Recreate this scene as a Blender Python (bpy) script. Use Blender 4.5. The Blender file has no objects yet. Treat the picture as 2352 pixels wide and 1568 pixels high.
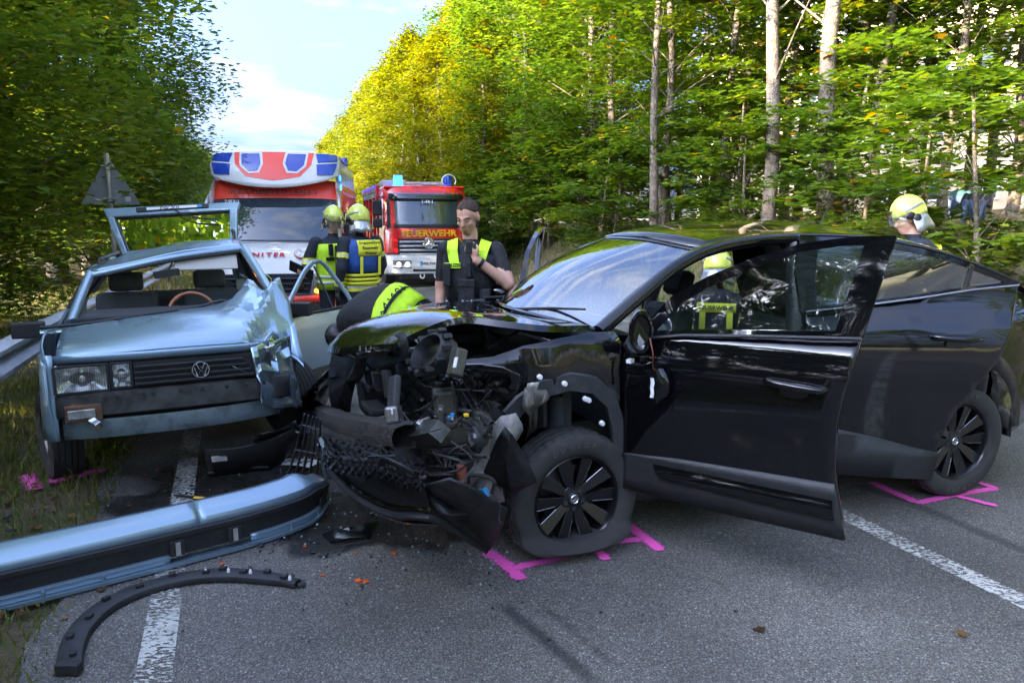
import bpy, bmesh, math, random
import numpy as np
from mathutils import Vector, Matrix, Euler
R = math.radians
SC = bpy.context.scene
COL = SC.collection
# ------------------------------------------------------------------ camera
H = 1.68; FPX = 1699.0; CX, CY, HOR = 1176.0, 784.0, 500.0
TH = math.atan((CY - HOR) / FPX)
cam = bpy.data.cameras.new('camera'); camo = bpy.data.objects.new('camera', cam); COL.objects.link(camo)
cam.sensor_width = 36; cam.lens = 36 * FPX / 2352; cam.clip_start = .05; cam.clip_end = 2000
camo.location = (0, 0, H); camo.rotation_euler = (math.pi/2 - TH, 0, 0)
SC.camera = camo
# ------------------------------------------------------------------ light
SUN_EL, SUN_AZ = R(20), Vector((-.86, -.51))       # azimuth: where the sun stands (behind the left wood)
SC.view_settings.view_transform = 'Standard'; SC.view_settings.look = 'None'
SC.view_settings.gamma = 1; SC.view_settings.use_curve_mapping = False
SC.view_settings.exposure = 4.25
world = bpy.data.worlds.new('World'); SC.world = world; world.use_nodes = True
wn = world.node_tree.nodes; wl = world.node_tree.links
for n in list(wn): wn.remove(n)
out = wn.new('ShaderNodeOutputWorld'); bg = wn.new('ShaderNodeBackground'); bg.inputs['Strength'].default_value = .115
sky = wn.new('ShaderNodeTexSky'); sky.sky_type = 'NISHITA'; sky.sun_disc = False
sky.sun_elevation = SUN_EL; sky.sun_rotation = math.atan2(SUN_AZ.x, SUN_AZ.y)
sky.air_density = .3; sky.dust_density = 10.; sky.ozone_density = 6.; sky.altitude = 200
tc = wn.new('ShaderNodeTexCoord'); mp = wn.new('ShaderNodeMapping'); mp.inputs['Scale'].default_value = (2.2, 2.2, 11.); mp.inputs['Rotation'].default_value = (R(8), R(10), 0)
nz = wn.new('ShaderNodeTexNoise'); nz.inputs['Scale'].default_value = 1.5; nz.inputs['Detail'].default_value = 8; nz.inputs['Roughness'].default_value = .58; nz.inputs['Distortion'].default_value = .5
rp = wn.new('ShaderNodeValToRGB'); rp.color_ramp.elements[0].position = .45; rp.color_ramp.elements[1].position = .75
rp.color_ramp.elements[1].color = (.65, .65, .65, 1)
mx = wn.new('ShaderNodeMix'); mx.data_type = 'RGBA'
mx.inputs[7].default_value = (1.1, 1.12, 1.15, 1)
wl.new(tc.outputs['Generated'], mp.inputs[0]); wl.new(mp.outputs[0], nz.inputs[0]); wl.new(nz.outputs[0], rp.inputs[0])
wl.new(rp.outputs[0], mx.inputs[0]); wl.new(sky.outputs[0], mx.inputs[6]); wl.new(mx.outputs[2], bg.inputs[0]); wl.new(bg.outputs[0], out.inputs[0])
sl = bpy.data.lights.new('sun', 'SUN'); sl.energy = 2.0; sl.angle = R(.5); sl.color = (1, .83, .58)
so = bpy.data.objects.new('sun', sl); COL.objects.link(so); so.location = (-20, -10, 30)
sd = Vector((SUN_AZ.x, SUN_AZ.y, 0)).normalized() * math.cos(SUN_EL) + Vector((0, 0, math.sin(SUN_EL)))
so.rotation_euler = sd.to_track_quat('Z', 'Y').to_euler()
try:
    SC.cycles.max_bounces = 6; SC.cycles.diffuse_bounces = 3; SC.cycles.glossy_bounces = 4; SC.cycles.transparent_max_bounces = 24; SC.cycles.transmission_bounces = 5
    SC.cycles.caustics_reflective = False; SC.cycles.caustics_refractive = False
    SC.cycles.sample_clamp_indirect = 6
except Exception: pass
# ------------------------------------------------------------------ pixels to places (photo at 2352 wide)
def ray(px, py):
    u, v = px - CX, CY - py
    return Vector((u, v*math.sin(TH) + FPX*math.cos(TH), v*math.cos(TH) - FPX*math.sin(TH)))
def G(px, py, z=0.):
    d = ray(px, py); return Vector((0, 0, H)) + d * ((z - H) / d.z)
def P(px, py, Y):
    d = ray(px, py); return Vector((0, 0, H)) + d * (Y / d.y)
# road frame: s along, n across (to the right), bending right after s = 8
RA = R(20.8); RD = Vector((-math.sin(RA), math.cos(RA))); RN = Vector((math.cos(RA), math.sin(RA)))
RAD = 900.
S0 = 8.
def road(s, n):
    if s <= S0: p = RD*s + RN*n
    else:
        a = (s-S0)/RAD
        c = RD*S0 + RN*RAD
        p = c + (-RN*math.cos(a) + RD*math.sin(a))*(RAD - n)
    return Vector((p.x, p.y))
def sn(x, y):
    v = Vector((x, y)); s = v.dot(RD); n = v.dot(RN)
    if s <= S0: return s, n
    c = RD*S0 + RN*RAD; w = v - c
    a = math.atan2(w.dot(RD), -w.dot(RN)); return S0 + a*RAD, RAD - w.length
def fall(s):
    t = max(0., min(s, 70)-6); return -.018*t*min(1, t/4)
def terrain(x, y):
    s, n = sn(x, y)
    def sm(a, b, t):
        t = min(1, max(0, (t-a)/(b-a))); return t*t*(3-2*t)
    h = -.02 + fall(s)
    h += 1.55*sm(7.2, 10.5, n) + .5*sm(10.5, 20, n)
    h += .9*sm(-3.2, -8, n) if n < -3.2 else 0
    if n > 6.8 or n < -1: h += .035*math.sin(x*1.9+y*.7)*min(1, max(n-6.8, -1-n)) + .02*math.sin(x*5.1-y*3.3)*min(1, max(n-6.8, -1-n))
    return h
# ------------------------------------------------------------------ materials
MATS = {}
def mat(name, col=(.5,.5,.5), rough=.5, metal=0., coat=0., spec=None, emit=None, estr=0., noise=None, bump=None, trans=0., ior=None, alpha=None, nscale=8., col2=None, nlo=.35, nhi=.65):
    if name in MATS: return MATS[name]
    m = bpy.data.materials.new(name); m.use_nodes = True; MATS[name] = m
    nt = m.node_tree; b = nt.nodes['Principled BSDF']
    b.inputs['Base Color'].default_value = (*col, 1); b.inputs['Roughness'].default_value = rough; b.inputs['Metallic'].default_value = metal
    if coat: b.inputs['Coat Weight'].default_value = coat; b.inputs['Coat Roughness'].default_value = .04
    if spec is not None: b.inputs['Specular IOR Level'].default_value = spec
    if emit: b.inputs['Emission Color'].default_value = (*emit, 1); b.inputs['Emission Strength'].default_value = estr
    if trans: b.inputs['Transmission Weight'].default_value = trans
    if ior: b.inputs['IOR'].default_value = ior
    if alpha is not None: b.inputs['Alpha'].default_value = alpha
    if noise or col2 or bump:
        t = nt.nodes.new('ShaderNodeTexCoord'); n = nt.nodes.new('ShaderNodeTexNoise'); n.inputs['Scale'].default_value = nscale; n.inputs['Detail'].default_value = 7; n.inputs['Roughness'].default_value = .62
        nt.links.new(t.outputs['Object'], n.inputs['Vector'])
        if noise or col2:
            r = nt.nodes.new('ShaderNodeValToRGB'); r.color_ramp.elements[0].position = nlo; r.color_ramp.elements[1].position = nhi
            c2 = col2 if col2 else tuple(min(1, c*(1+noise)) for c in col)
            c1 = col if col2 else tuple(c*(1-noise) for c in col)
            r.color_ramp.elements[0].color = (*c1, 1); r.color_ramp.elements[1].color = (*c2, 1)
            nt.links.new(n.outputs[0], r.inputs[0]); nt.links.new(r.outputs[0], b.inputs['Base Color'])
            mr = nt.nodes.new('ShaderNodeMapRange'); mr.inputs[1].default_value = .3; mr.inputs[2].default_value = .7; mr.inputs[3].default_value = max(0, rough*.8); mr.inputs[4].default_value = min(1, rough*1.25)
            nt.links.new(n.outputs[0], mr.inputs[0]); nt.links.new(mr.outputs[0], b.inputs['Roughness'])
        if bump:
            n2 = nt.nodes.new('ShaderNodeTexNoise'); n2.inputs['Scale'].default_value = bump[1]; n2.inputs['Detail'].default_value = 5
            nt.links.new(t.outputs['Object'], n2.inputs['Vector'])
            bp = nt.nodes.new('ShaderNodeBump'); bp.inputs['Strength'].default_value = bump[0]; bp.inputs['Distance'].default_value = bump[2] if len(bump) > 2 else .01
            nt.links.new(n2.outputs[0], bp.inputs['Height']); nt.links.new(bp.outputs[0], b.inputs['Normal'])
    return m
def glass_mat(name, tint=(.75,.85,.82), refl=.08, opac=.1, tcol=(.03,.04,.04)):
    """thin sheet glass: fresnel mirror over clear (tinted) sheet, slightly dusty"""
    if name in MATS: return MATS[name]
    m = bpy.data.materials.new(name); m.use_nodes = True; MATS[name] = m
    nt = m.node_tree; N = nt.nodes; L = nt.links
    for n in list(N): N.remove(n)
    o = N.new('ShaderNodeOutputMaterial'); g = N.new('ShaderNodeBsdfGlossy'); g.inputs['Roughness'].default_value = .015; g.inputs['Color'].default_value = (1,1,1,1)
    t = N.new('ShaderNodeBsdfTransparent'); t.inputs['Color'].default_value = (*tint, 1)
    d = N.new('ShaderNodeBsdfDiffuse'); d.inputs['Color'].default_value = (*tcol, 1)
    a = N.new('ShaderNodeMixShader'); a.inputs[0].default_value = opac
    L.new(t.outputs[0], a.inputs[1]); L.new(d.outputs[0], a.inputs[2])
    f = N.new('ShaderNodeLayerWeight'); f.inputs['Blend'].default_value = .3
    mr = N.new('ShaderNodeMapRange'); mr.inputs[3].default_value = refl; mr.inputs[4].default_value = 1.
    L.new(f.outputs['Fresnel'], mr.inputs[0])
    b = N.new('ShaderNodeMixShader'); L.new(mr.outputs[0], b.inputs[0]); L.new(a.outputs[0], b.inputs[1]); L.new(g.outputs[0], b.inputs[2]); L.new(b.outputs[0], o.inputs[0])
    return m
# ------------------------------------------------------------------ mesh helpers
class MB:
    def __init__(s): s.v = []; s.f = []; s.mi = []; s.cur = 0
    def add(s, vs, fs, mi=None):
        o = len(s.v); s.v += [tuple(v) for v in vs]; s.f += [tuple(i+o for i in f) for f in fs]; s.mi += [s.cur if mi is None else mi]*len(fs)
        return s
    def box(s, x0, x1, y0, y1, z0, z1, M=None, mi=None):
        v = [Vector((x, y, z)) for x in (x0, x1) for y in (y0, y1) for z in (z0, z1)]
        if M is not None: v = [M @ p for p in v]
        return s.add(v, [(0,1,3,2), (4,6,7,5), (0,4,5,1), (2,3,7,6), (0,2,6,4), (1,5,7,3)], mi)
    def tube(s, pts, r, n=8, caps=True, mi=None, flat=1., up=None):
        pts = [Vector(p) for p in pts]; k = len(pts); rs = r if hasattr(r, '__len__') else [r]*k
        vs = []; ref = None
        for i, p in enumerate(pts):
            d = (pts[min(i+1, k-1)] - pts[max(i-1, 0)]); d = d.normalized() if d.length > 1e-9 else Vector((0,0,1))
            if up is not None: ref = Vector(up)
            if ref is None: ref = Vector((0,0,1)) if abs(d.z) < .9 else Vector((1,0,0))
            a = d.cross(ref); a = a.normalized() if a.length > 1e-6 else d.orthogonal().normalized()
            b = a.cross(d).normalized(); ref = b
            for j in range(n):
                t = 2*math.pi*j/n; vs.append(p + a*math.cos(t)*rs[i] + b*math.sin(t)*rs[i]*flat)
        fs = [(i*n+j, i*n+(j+1) % n, (i+1)*n+(j+1) % n, (i+1)*n+j) for i in range(k-1) for j in range(n)]
        if caps: fs += [tuple(range(n-1, -1, -1)), tuple((k-1)*n+j for j in range(n))]
        return s.add(vs, fs, mi)
    def lathe(s, prof, n=32, axis='y', M=None, mi=None, closed=False):
        """prof: (radius, along) pairs spun round the axis"""
        vs = []
        for (r, a) in prof:
            for j in range(n):
                t = 2*math.pi*j/n; c, q = r*math.cos(t), r*math.sin(t)
                p = {'y': (c, a, q), 'z': (c, q, a), 'x': (a, c, q)}[axis]; p = Vector(p)
                vs.append(M @ p if M is not None else p)
        k = len(prof); fs = [(i*n+j, i*n+(j+1) % n, (i+1)*n+(j+1) % n, (i+1)*n+j) for i in range(k-1) for j in range(n)]
        if closed: fs += [((k-1)*n+j, (k-1)*n+(j+1) % n, (j+1) % n, j) for j in range(n)]
        else:
            if prof[0][0] > 1e-6: fs.append(tuple(range(n-1, -1, -1)))
            if prof[-1][0] > 1e-6: fs.append(tuple((k-1)*n+j for j in range(n)))
        return s.add(vs, fs, mi)
    def ell(s, c, r, M=None, n=12, k=8, mi=None):
        c = Vector(c); vs = []; 
        for i in range(k+1):
            ph = math.pi*i/k
            for j in range(n):
                t = 2*math.pi*j/n; p = Vector((r[0]*math.sin(ph)*math.cos(t), r[1]*math.sin(ph)*math.sin(t), r[2]*math.cos(ph)))
                vs.append(c + (M @ p if M is not None else p))
        fs = [(i*n+j, (i+1)*n+j, (i+1)*n+(j+1) % n, i*n+(j+1) % n) for i in range(k) for j in range(n)]
        return s.add(vs, fs, mi)
    def prism(s, poly, z0, z1, fn=None, mi=None):
        """poly (a,b) list extruded z0..z1; fn(a,b,z)->point"""
        fn = fn or (lambda a, b, z: (a, b, z)); n = len(poly)
        vs = [fn(a, b, z0) for a, b in poly] + [fn(a, b, z1) for a, b in poly]
        fs = [tuple(range(n-1, -1, -1)), tuple(range(n, 2*n))] + [(i, (i+1) % n, n+(i+1) % n, n+i) for i in range(n)]
        return s.add(vs, fs, mi)
    def grid(s, rows, mi=None, flip=False):
        nr, nc = len(rows), len(rows[0]); vs = [p for r in rows for p in r]
        fs = [(i*nc+j, i*nc+j+1, (i+1)*nc+j+1, (i+1)*nc+j) for i in range(nr-1) for j in range(nc-1)]
        if flip: fs = [f[::-1] for f in fs]
        return s.add(vs, fs, mi)
    def build(s, name, m, parent=None, smooth=None, bevel=0., solid=0., sub=0, fix=True):
        me = bpy.data.meshes.new(name)
        me.from_pydata([tuple(v) for v in s.v], [], s.f); me.validate()
        return finish(name, me, m, parent, smooth, bevel, solid, sub, s.mi, fix)
def finish(name, me, m, parent=None, smooth=None, bevel=0., solid=0., sub=0, mi=None, fix=True):
    bm = bmesh.new(); bm.from_mesh(me)
    if mi is not None and len(set(mi)) > 1:
        bm.faces.ensure_lookup_table()
        for i, f in enumerate(bm.faces):
            if i < len(mi): f.material_index = mi[i]
    bmesh.ops.remove_doubles(bm, verts=bm.verts, dist=1e-5)
    if fix: bmesh.ops.recalc_face_normals(bm, faces=bm.faces)
    if smooth is not None:
        for f in bm.faces: f.smooth = True
        ca = R(smooth)
        for e in bm.edges:
            if len(e.link_faces) == 2: e.smooth = e.calc_face_angle(0) < ca
    bm.to_mesh(me); bm.free(); me.update()
    o = bpy.data.objects.new(name, me); COL.objects.link(o)
    for q in (m if isinstance(m, (list, tuple)) else [m]): me.materials.append(MATS[q] if isinstance(q, str) else q)
    if solid: k = o.modifiers.new('solid', 'SOLIDIFY'); k.thickness = solid; k.offset = -1
    if sub: k = o.modifiers.new('sub', 'SUBSURF'); k.levels = sub; k.render_levels = sub
    if bevel: k = o.modifiers.new('bev', 'BEVEL'); k.width = bevel; k.segments = 2; k.limit_method = 'ANGLE'; k.angle_limit = R(35); k.use_clamp_overlap = True
    if parent is not None: o.parent = parent
    return o
def thing(name, label, cat, loc=(0,0,0), rz=0., group=None, rot=None):
    o = bpy.data.objects.new(name, None); COL.objects.link(o); o.empty_display_size = .1
    o.location = loc; o.rotation_euler = rot if rot is not None else (0, 0, rz)
    return tag(o, label, cat, group)
def tag(o, label=None, cat=None, group=None, kind=None):
    if label: o['label'] = label
    if cat: o['category'] = cat
    if group: o['group'] = group
    if kind: o['kind'] = kind
    return o
def copy_tree(o, parent=None):
    c = o.copy(); COL.objects.link(c); c.parent = parent
    for ch in list(o.children): copy_tree(ch, c)
    return c
def interp(xs, ys, x):
    return float(np.interp(x, xs, ys))
def crv(pts, n):
    """smooth (Catmull-Rom) curve through pts, n samples, even in chord length"""
    P_ = [Vector(p) for p in pts]; k = len(P_)
    if k == 2: return [P_[0].lerp(P_[1], i/(n-1)) for i in range(n)]
    d = [0]
    for i in range(1, k): d.append(d[-1] + max(1e-9, (P_[i]-P_[i-1]).length))
    res = []
    for q in range(n):
        t = d[-1]*q/(n-1); i = 0
        while i < k-2 and d[i+1] < t: i += 1
        u = (t-d[i])/(d[i+1]-d[i]); a = P_[max(i-1, 0)]; b = P_[i]; c = P_[i+1]; e = P_[min(i+2, k-1)]
        if i == 0: a = b*2 - c
        if i == k-2: e = c*2 - b
        res.append(.5*((2*b) + (c-a)*u + (2*a-5*b+4*c-e)*u*u + (3*b-a-3*c+e)*u**3))
    return res
def coons(c0, c1, d0, d1, nu, nv, bulge=0., bdir=(0,0,1)):
    """patch between c0 (v=0) and c1 (v=1), d0 (u=0) and d1 (u=1)"""
    A, B, C, D = crv(c0, nu), crv(c1, nu), crv(d0, nv), crv(d1, nv); bd = Vector(bdir); rows = []
    for j in range(nv):
        v = j/(nv-1); row = []
        for i in range(nu):
            u = i/(nu-1)
            p = A[i]*(1-v) + B[i]*v + C[j]*(1-u) + D[j]*u - (A[0]*(1-u)*(1-v) + A[-1]*u*(1-v) + B[0]*(1-u)*v + B[-1]*u*v)
            row.append(p + bd*bulge*16*u*(1-u)*v*(1-v) if bulge else p)
        rows.append(row)
    return rows
def panel(name, outline, surf, m, parent, thick=.02, step=.12, smooth=40, inward=None, hole=None, deform=None):
    """outline (a,b) polygon laid on surf(a,b)->Vector, cut into a grid so it follows the curve, given thickness"""
    bm = bmesh.new(); vs = [bm.verts.new((a, b, 0)) for a, b in outline]; bm.faces.new(vs)
    if name in ('quarter_panel', 'wing', 'cab_side', 'side_panel', 'rear_door'): bmesh.ops.triangulate(bm, faces=bm.faces[:], ngon_method='EAR_CLIP')
    A = [p[0] for p in outline]; B = [p[1] for p in outline]
    def cut(co, no): bmesh.ops.bisect_plane(bm, geom=bm.verts[:]+bm.edges[:]+bm.faces[:], plane_co=co, plane_no=no, dist=1e-5)
    x = math.floor(min(A)/step)*step + step*.37
    while x < max(A): cut((x, 0, 0), (1, 0, 0)); x += step
    y = math.floor(min(B)/step)*step + step*.31
    while y < max(B): cut((0, y, 0), (0, 1, 0)); y += step
    bmesh.ops.triangulate(bm, faces=[f for f in bm.faces if len(f.verts) > 4])
    for v in bm.verts:
        p = Vector(surf(v.co.x, v.co.y)); v.co = deform(p) if deform else p
    if inward is not None:
        bm.normal_update(); av = Vector()
        for f in bm.faces: av += f.normal*f.calc_area()
        if av.dot(Vector(inward)) > 0: bmesh.ops.reverse_faces(bm, faces=bm.faces)
    me = bpy.data.meshes.new(name); bm.to_mesh(me); bm.free()
    o = finish(name, me, m, parent, smooth, fix=False)
    if thick: k = o.modifiers.new('solid', 'SOLIDIFY'); k.thickness = abs(thick); k.offset = -1 if thick > 0 else 1
    return o
_font = None
def text(name, s, size, m, parent, M, depth=.002, bold=0., space=1., sx=1., align='CENTER'):
    c = bpy.data.curves.new(name, 'FONT'); c.body = s; c.size = size; c.align_x = align; c.align_y = 'CENTER'; c.extrude = depth; c.offset = bold; c.space_character = space; c.resolution_u = 3
    t = bpy.data.objects.new(name, c); COL.objects.link(t)
    bpy.context.view_layer.update()
    me = bpy.data.meshes.new_from_object(t.evaluated_get(bpy.context.evaluated_depsgraph_get()))
    bpy.data.objects.remove(t); me.transform(M @ Matrix.Diagonal((sx, 1, 1, 1)))
    me.materials.clear()
    o = bpy.data.objects.new(name, me); COL.objects.link(o); me.materials.append(MATS[m] if isinstance(m, str) else m); o.parent = parent
    return o
def frame(o, x, y):
    """matrix with local x along x, local y along y, at o (for text and badges)"""
    x = Vector(x).normalized(); y = Vector(y); z = x.cross(y).normalized(); y = z.cross(x)
    return Matrix(((x.x, y.x, z.x, o[0]), (x.y, y.y, z.y, o[1]), (x.z, y.z, z.z, o[2]), (0, 0, 0, 1)))
# =================================================================== ground, road, paint
def node_mat(name):
    m = bpy.data.materials.new(name); m.use_nodes = True; MATS[name] = m
    return m, m.node_tree.nodes, m.node_tree.links, m.node_tree.nodes['Principled BSDF']
def ramp(N, L, src, stops):
    r = N.new('ShaderNodeValToRGB'); e = r.color_ramp.elements
    while len(e) > len(stops): e.remove(e[-1])
    while len(e) < len(stops): e.new(.5)
    for q, (p, c) in zip(e, stops): q.position = p; q.color = (*c, 1) if hasattr(c, '__len__') else (c, c, c, 1)
    L.new(src, r.inputs[0]); return r.outputs[0]
def noise(N, L, vec, sc, det=4, ro=.55):
    n = N.new('ShaderNodeTexNoise'); n.inputs['Scale'].default_value = sc; n.inputs['Detail'].default_value = det; n.inputs['Roughness'].default_value = ro; L.new(vec, n.inputs['Vector']); return n.outputs[0]
def math_(N, L, op, a, b=None):
    n = N.new('ShaderNodeMath'); n.operation = op
    for i, q in enumerate((a, b)):
        if q is None: continue
        if isinstance(q, (int, float)): n.inputs[i].default_value = q
        else: L.new(q, n.inputs[i])
    return n.outputs[0]
def mixc(N, L, fac, a, b):
    n = N.new('ShaderNodeMix'); n.data_type = 'RGBA'
    for s, q in ((n.inputs[0], fac), (n.inputs[6], a), (n.inputs[7], b)):
        if isinstance(q, tuple): s.default_value = (*q, 1)
        elif isinstance(q, (int, float)): s.default_value = q
        else: L.new(q, s)
    return n.outputs[2]
# asphalt: aggregate, worn patches, skid marks, spilt fluid
def asphalt():
    m, N, L, b = node_mat('asphalt')
    t = N.new('ShaderNodeTexCoord').outputs['Object']
    vo = N.new('ShaderNodeTexVoronoi'); vo.inputs['Scale'].default_value = 150; vo.inputs['Randomness'].default_value = 1; L.new(t, vo.inputs['Vector'])
    sep = N.new('ShaderNodeSeparateColor'); L.new(vo.outputs['Color'], sep.inputs[0])
    stone = ramp(N, L, sep.outputs[0], [(0., (.155,.14,.12)), (.5, (.23,.21,.18)), (.82, (.28,.258,.225)), (.95, (.37,.345,.305)), (1., (.58,.55,.48))])
    edge = ramp(N, L, vo.outputs['Distance'], [(.25, 1.), (.7, .45)])
    n1 = noise(N, L, t, 1.1, 6); big = ramp(N, L, n1, [(.3, .68), (.5, .95), (.7, 1.18)])
    n2 = noise(N, L, t, 260., 2); fine = ramp(N, L, n2, [(.3, .7), (.7, 1.25)])
    def mul(a, c):
        n = N.new('ShaderNodeMix'); n.data_type = 'RGBA'; n.blend_type = 'MULTIPLY'; n.inputs[0].default_value = 1; L.new(a, n.inputs[6]); L.new(c, n.inputs[7]); return n.outputs[2]
    col = mul(mul(mul(mul(stone, edge), big), fine), ramp(N, L, noise(N, L, t, .38, 4), [(.35, .8), (.65, 1.12)]))
    cv_ = N.new('ShaderNodeTexVoronoi'); cv_.feature = 'DISTANCE_TO_EDGE'; cv_.inputs['Scale'].default_value = .55
    cw = N.new('ShaderNodeVectorMath'); cw.operation = 'MULTIPLY_ADD'; cn = N.new('ShaderNodeTexNoise'); cn.inputs['Scale'].default_value = 3.5; cn.inputs['Detail'].default_value = 8; L.new(t, cn.inputs['Vector']); L.new(cn.outputs['Color'], cw.inputs[0]); cw.inputs[1].default_value = (.5,.5,0); L.new(t, cw.inputs[2]); L.new(cw.outputs[0], cv_.inputs['Vector'])
    crack = math_(N, L, 'MULTIPLY', ramp(N, L, cv_.outputs['Distance'], [(0., .75), (.0035, 0.)]), ramp(N, L, noise(N, L, t, .6, 3), [(.5, 0.), (.6, 1.)])); col = mixc(N, L, crack, col, (.02,.019,.018))
    # spilt coolant and oil: ellipses with ragged rims
    warp = N.new('ShaderNodeVectorMath'); warp.operation = 'MULTIPLY_ADD'
    nn = N.new('ShaderNodeTexNoise'); nn.inputs['Scale'].default_value = 2.6; nn.inputs['Detail'].default_value = 7; L.new(t, nn.inputs['Vector'])
    sb = N.new('ShaderNodeVectorMath'); sb.operation = 'SUBTRACT'; L.new(nn.outputs['Color'], sb.inputs[0]); sb.inputs[1].default_value = (.5,.5,.5)
    L.new(sb.outputs[0], warp.inputs[0]); warp.inputs[1].default_value = (.9,.9,0); L.new(t, warp.inputs[2])
    tot = None
    for (px, py, rx, ry, rot) in [(640, 1180, .95, .42, 0.15), (880, 1230, .62, .3, .1), (560, 1080, .75, .5, .2), (720, 1050, .6, .7, 0), (430, 1140, .5, .45, .2)]:
        c = G(px, py); mp = N.new('ShaderNodeMapping'); mp.vector_type = 'TEXTURE'; mp.inputs['Location'].default_value = (c.x, c.y, 0); mp.inputs['Rotation'].default_value = (0, 0, rot); mp.inputs['Scale'].default_value = (rx, ry, 1)
        L.new(warp.outputs[0], mp.inputs[0]); ln = N.new('ShaderNodeVectorMath'); ln.operation = 'LENGTH'; L.new(mp.outputs[0], ln.inputs[0])
        q = ramp(N, L, ln.outputs['Value'], [(.72, 1.), (1., 0.)]); tot = q if tot is None else math_(N, L, 'MAXIMUM', tot, q)
    wet = tot
    # skid marks: dark bands along two lines
    def band(p0, p1, w, strength):
        a, c = G(*p0), G(*p1); d = (c-a); ang = math.atan2(d.y, d.x)
        mp = N.new('ShaderNodeMapping'); mp.vector_type = 'TEXTURE'; mid = (a+c)/2; mp.inputs['Location'].default_value = (mid.x, mid.y, 0); mp.inputs['Rotation'].default_value = (0,0,ang); mp.inputs['Scale'].default_value = (d.length/2, w, 1)
        w2 = N.new('ShaderNodeVectorMath'); w2.operation = 'MULTIPLY_ADD'; L.new(sb.outputs[0], w2.inputs[0]); w2.inputs[1].default_value = (.06,.06,0); L.new(t, w2.inputs[2]); L.new(w2.outputs[0], mp.inputs[0])
        sx = N.new('ShaderNodeSeparateXYZ'); L.new(mp.outputs[0], sx.inputs[0])
        ax = ramp(N, L, math_(N, L, 'ABSOLUTE', sx.outputs[0]), [(.75, 1.), (1., 0.)]); ay = ramp(N, L, math_(N, L, 'ABSOLUTE', sx.outputs[1]), [(.3, 1.), (1., 0.)])
        return math_(N, L, 'MULTIPLY', math_(N, L, 'MULTIPLY', ax, ay), strength)
    sk = band((1150, 1380), (1380, 1580), .045, .75)
    for a in (((1240, 1380), (1420, 1540), .03, .4), ((2080, 1150), (2420, 1290), .06, .6), ((1960, 1110), (2120, 1160), .06, .6)):
        sk = math_(N, L, 'MAXIMUM', sk, band(*a))
    sk = math_(N, L, 'MULTIPLY', sk, ramp(N, L, n2, [(.25, .6), (.6, 1.)]))
    col = mixc(N, L, sk, col, (.012,.012,.013))
    wcol = mul(col, ramp(N, L, n1, [(.3, .12), (.7, .22)])); col = mixc(N, L, wet, col, wcol)
    L.new(col, b.inputs['Base Color'])
    rr = N.new('ShaderNodeMix'); rr.data_type = 'FLOAT'; L.new(wet, rr.inputs[0]); rr.inputs[2].default_value = .82
    wr = ramp(N, L, noise(N, L, t, 5., 5), [(.42, .16), (.62, .38)]); L.new(wr, rr.inputs[3]); L.new(rr.outputs[0], b.inputs['Roughness'])
    bp = N.new('ShaderNodeBump'); bp.inputs['Distance'].default_value = .006; bs = N.new('ShaderNodeMix'); bs.data_type = 'FLOAT'; L.new(wet, bs.inputs[0]); bs.inputs[2].default_value = .8; bs.inputs[3].default_value = .75; L.new(bs.outputs[0], bp.inputs['Strength'])
    hh = math_(N, L, 'ADD', math_(N, L, 'MULTIPLY', vo.outputs['Distance'], -1.), math_(N, L, 'MULTIPLY', n2, .5)); L.new(hh, bp.inputs['Height']); L.new(bp.outputs[0], b.inputs['Normal'])
    return m
asphalt()
def paint_mat(name, c, keep=.45, sc=38.):
    m, N, L, b = node_mat(name); t = N.new('ShaderNodeTexCoord').outputs['Object']
    b.inputs['Base Color'].default_value = (*c, 1); b.inputs['Roughness'].default_value = .75
    mp = N.new('ShaderNodeMapping'); mp.inputs['Rotation'].default_value = (0,0,-RA); mp.inputs['Scale'].default_value = (.7, 1.3, 1); L.new(t, mp.inputs[0])
    a = noise(N, L, mp.outputs[0], sc, 5, .7); a2 = noise(N, L, t, 3., 3)
    k = math_(N, L, 'ADD', a, math_(N, L, 'MULTIPLY', math_(N, L, 'SUBTRACT', a2, .5), .35))
    al = ramp(N, L, k, [(keep-.03, 0.), (keep+.03, 1.)]); L.new(al, b.inputs['Alpha'])
    cc = ramp(N, L, noise(N, L, t, 9., 5), [(.3, tuple(q*.75 for q in c)), (.7, c)]); L.new(cc, b.inputs['Base Color'])
    return m
paint_mat('worn_paint', (.62,.60,.53), .505, 55.)
def spray_mat():
    m, N, L, b = node_mat('pink_spray'); t = N.new('ShaderNodeTexCoord').outputs['Object']
    at = N.new('ShaderNodeAttribute'); at.attribute_name = 'soft'
    b.inputs['Base Color'].default_value = (1.,.13,.52,1); b.inputs['Roughness'].default_value = .6
    n = noise(N, L, t, 75., 4, .8); k = math_(N, L, 'ADD', math_(N, L, 'MULTIPLY', at.outputs['Fac'], .95), math_(N, L, 'SUBTRACT', n, .86))
    L.new(ramp(N, L, k, [(.0, 0.), (.12, 1.)]), b.inputs['Alpha'])
    return m
spray_mat()
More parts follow.
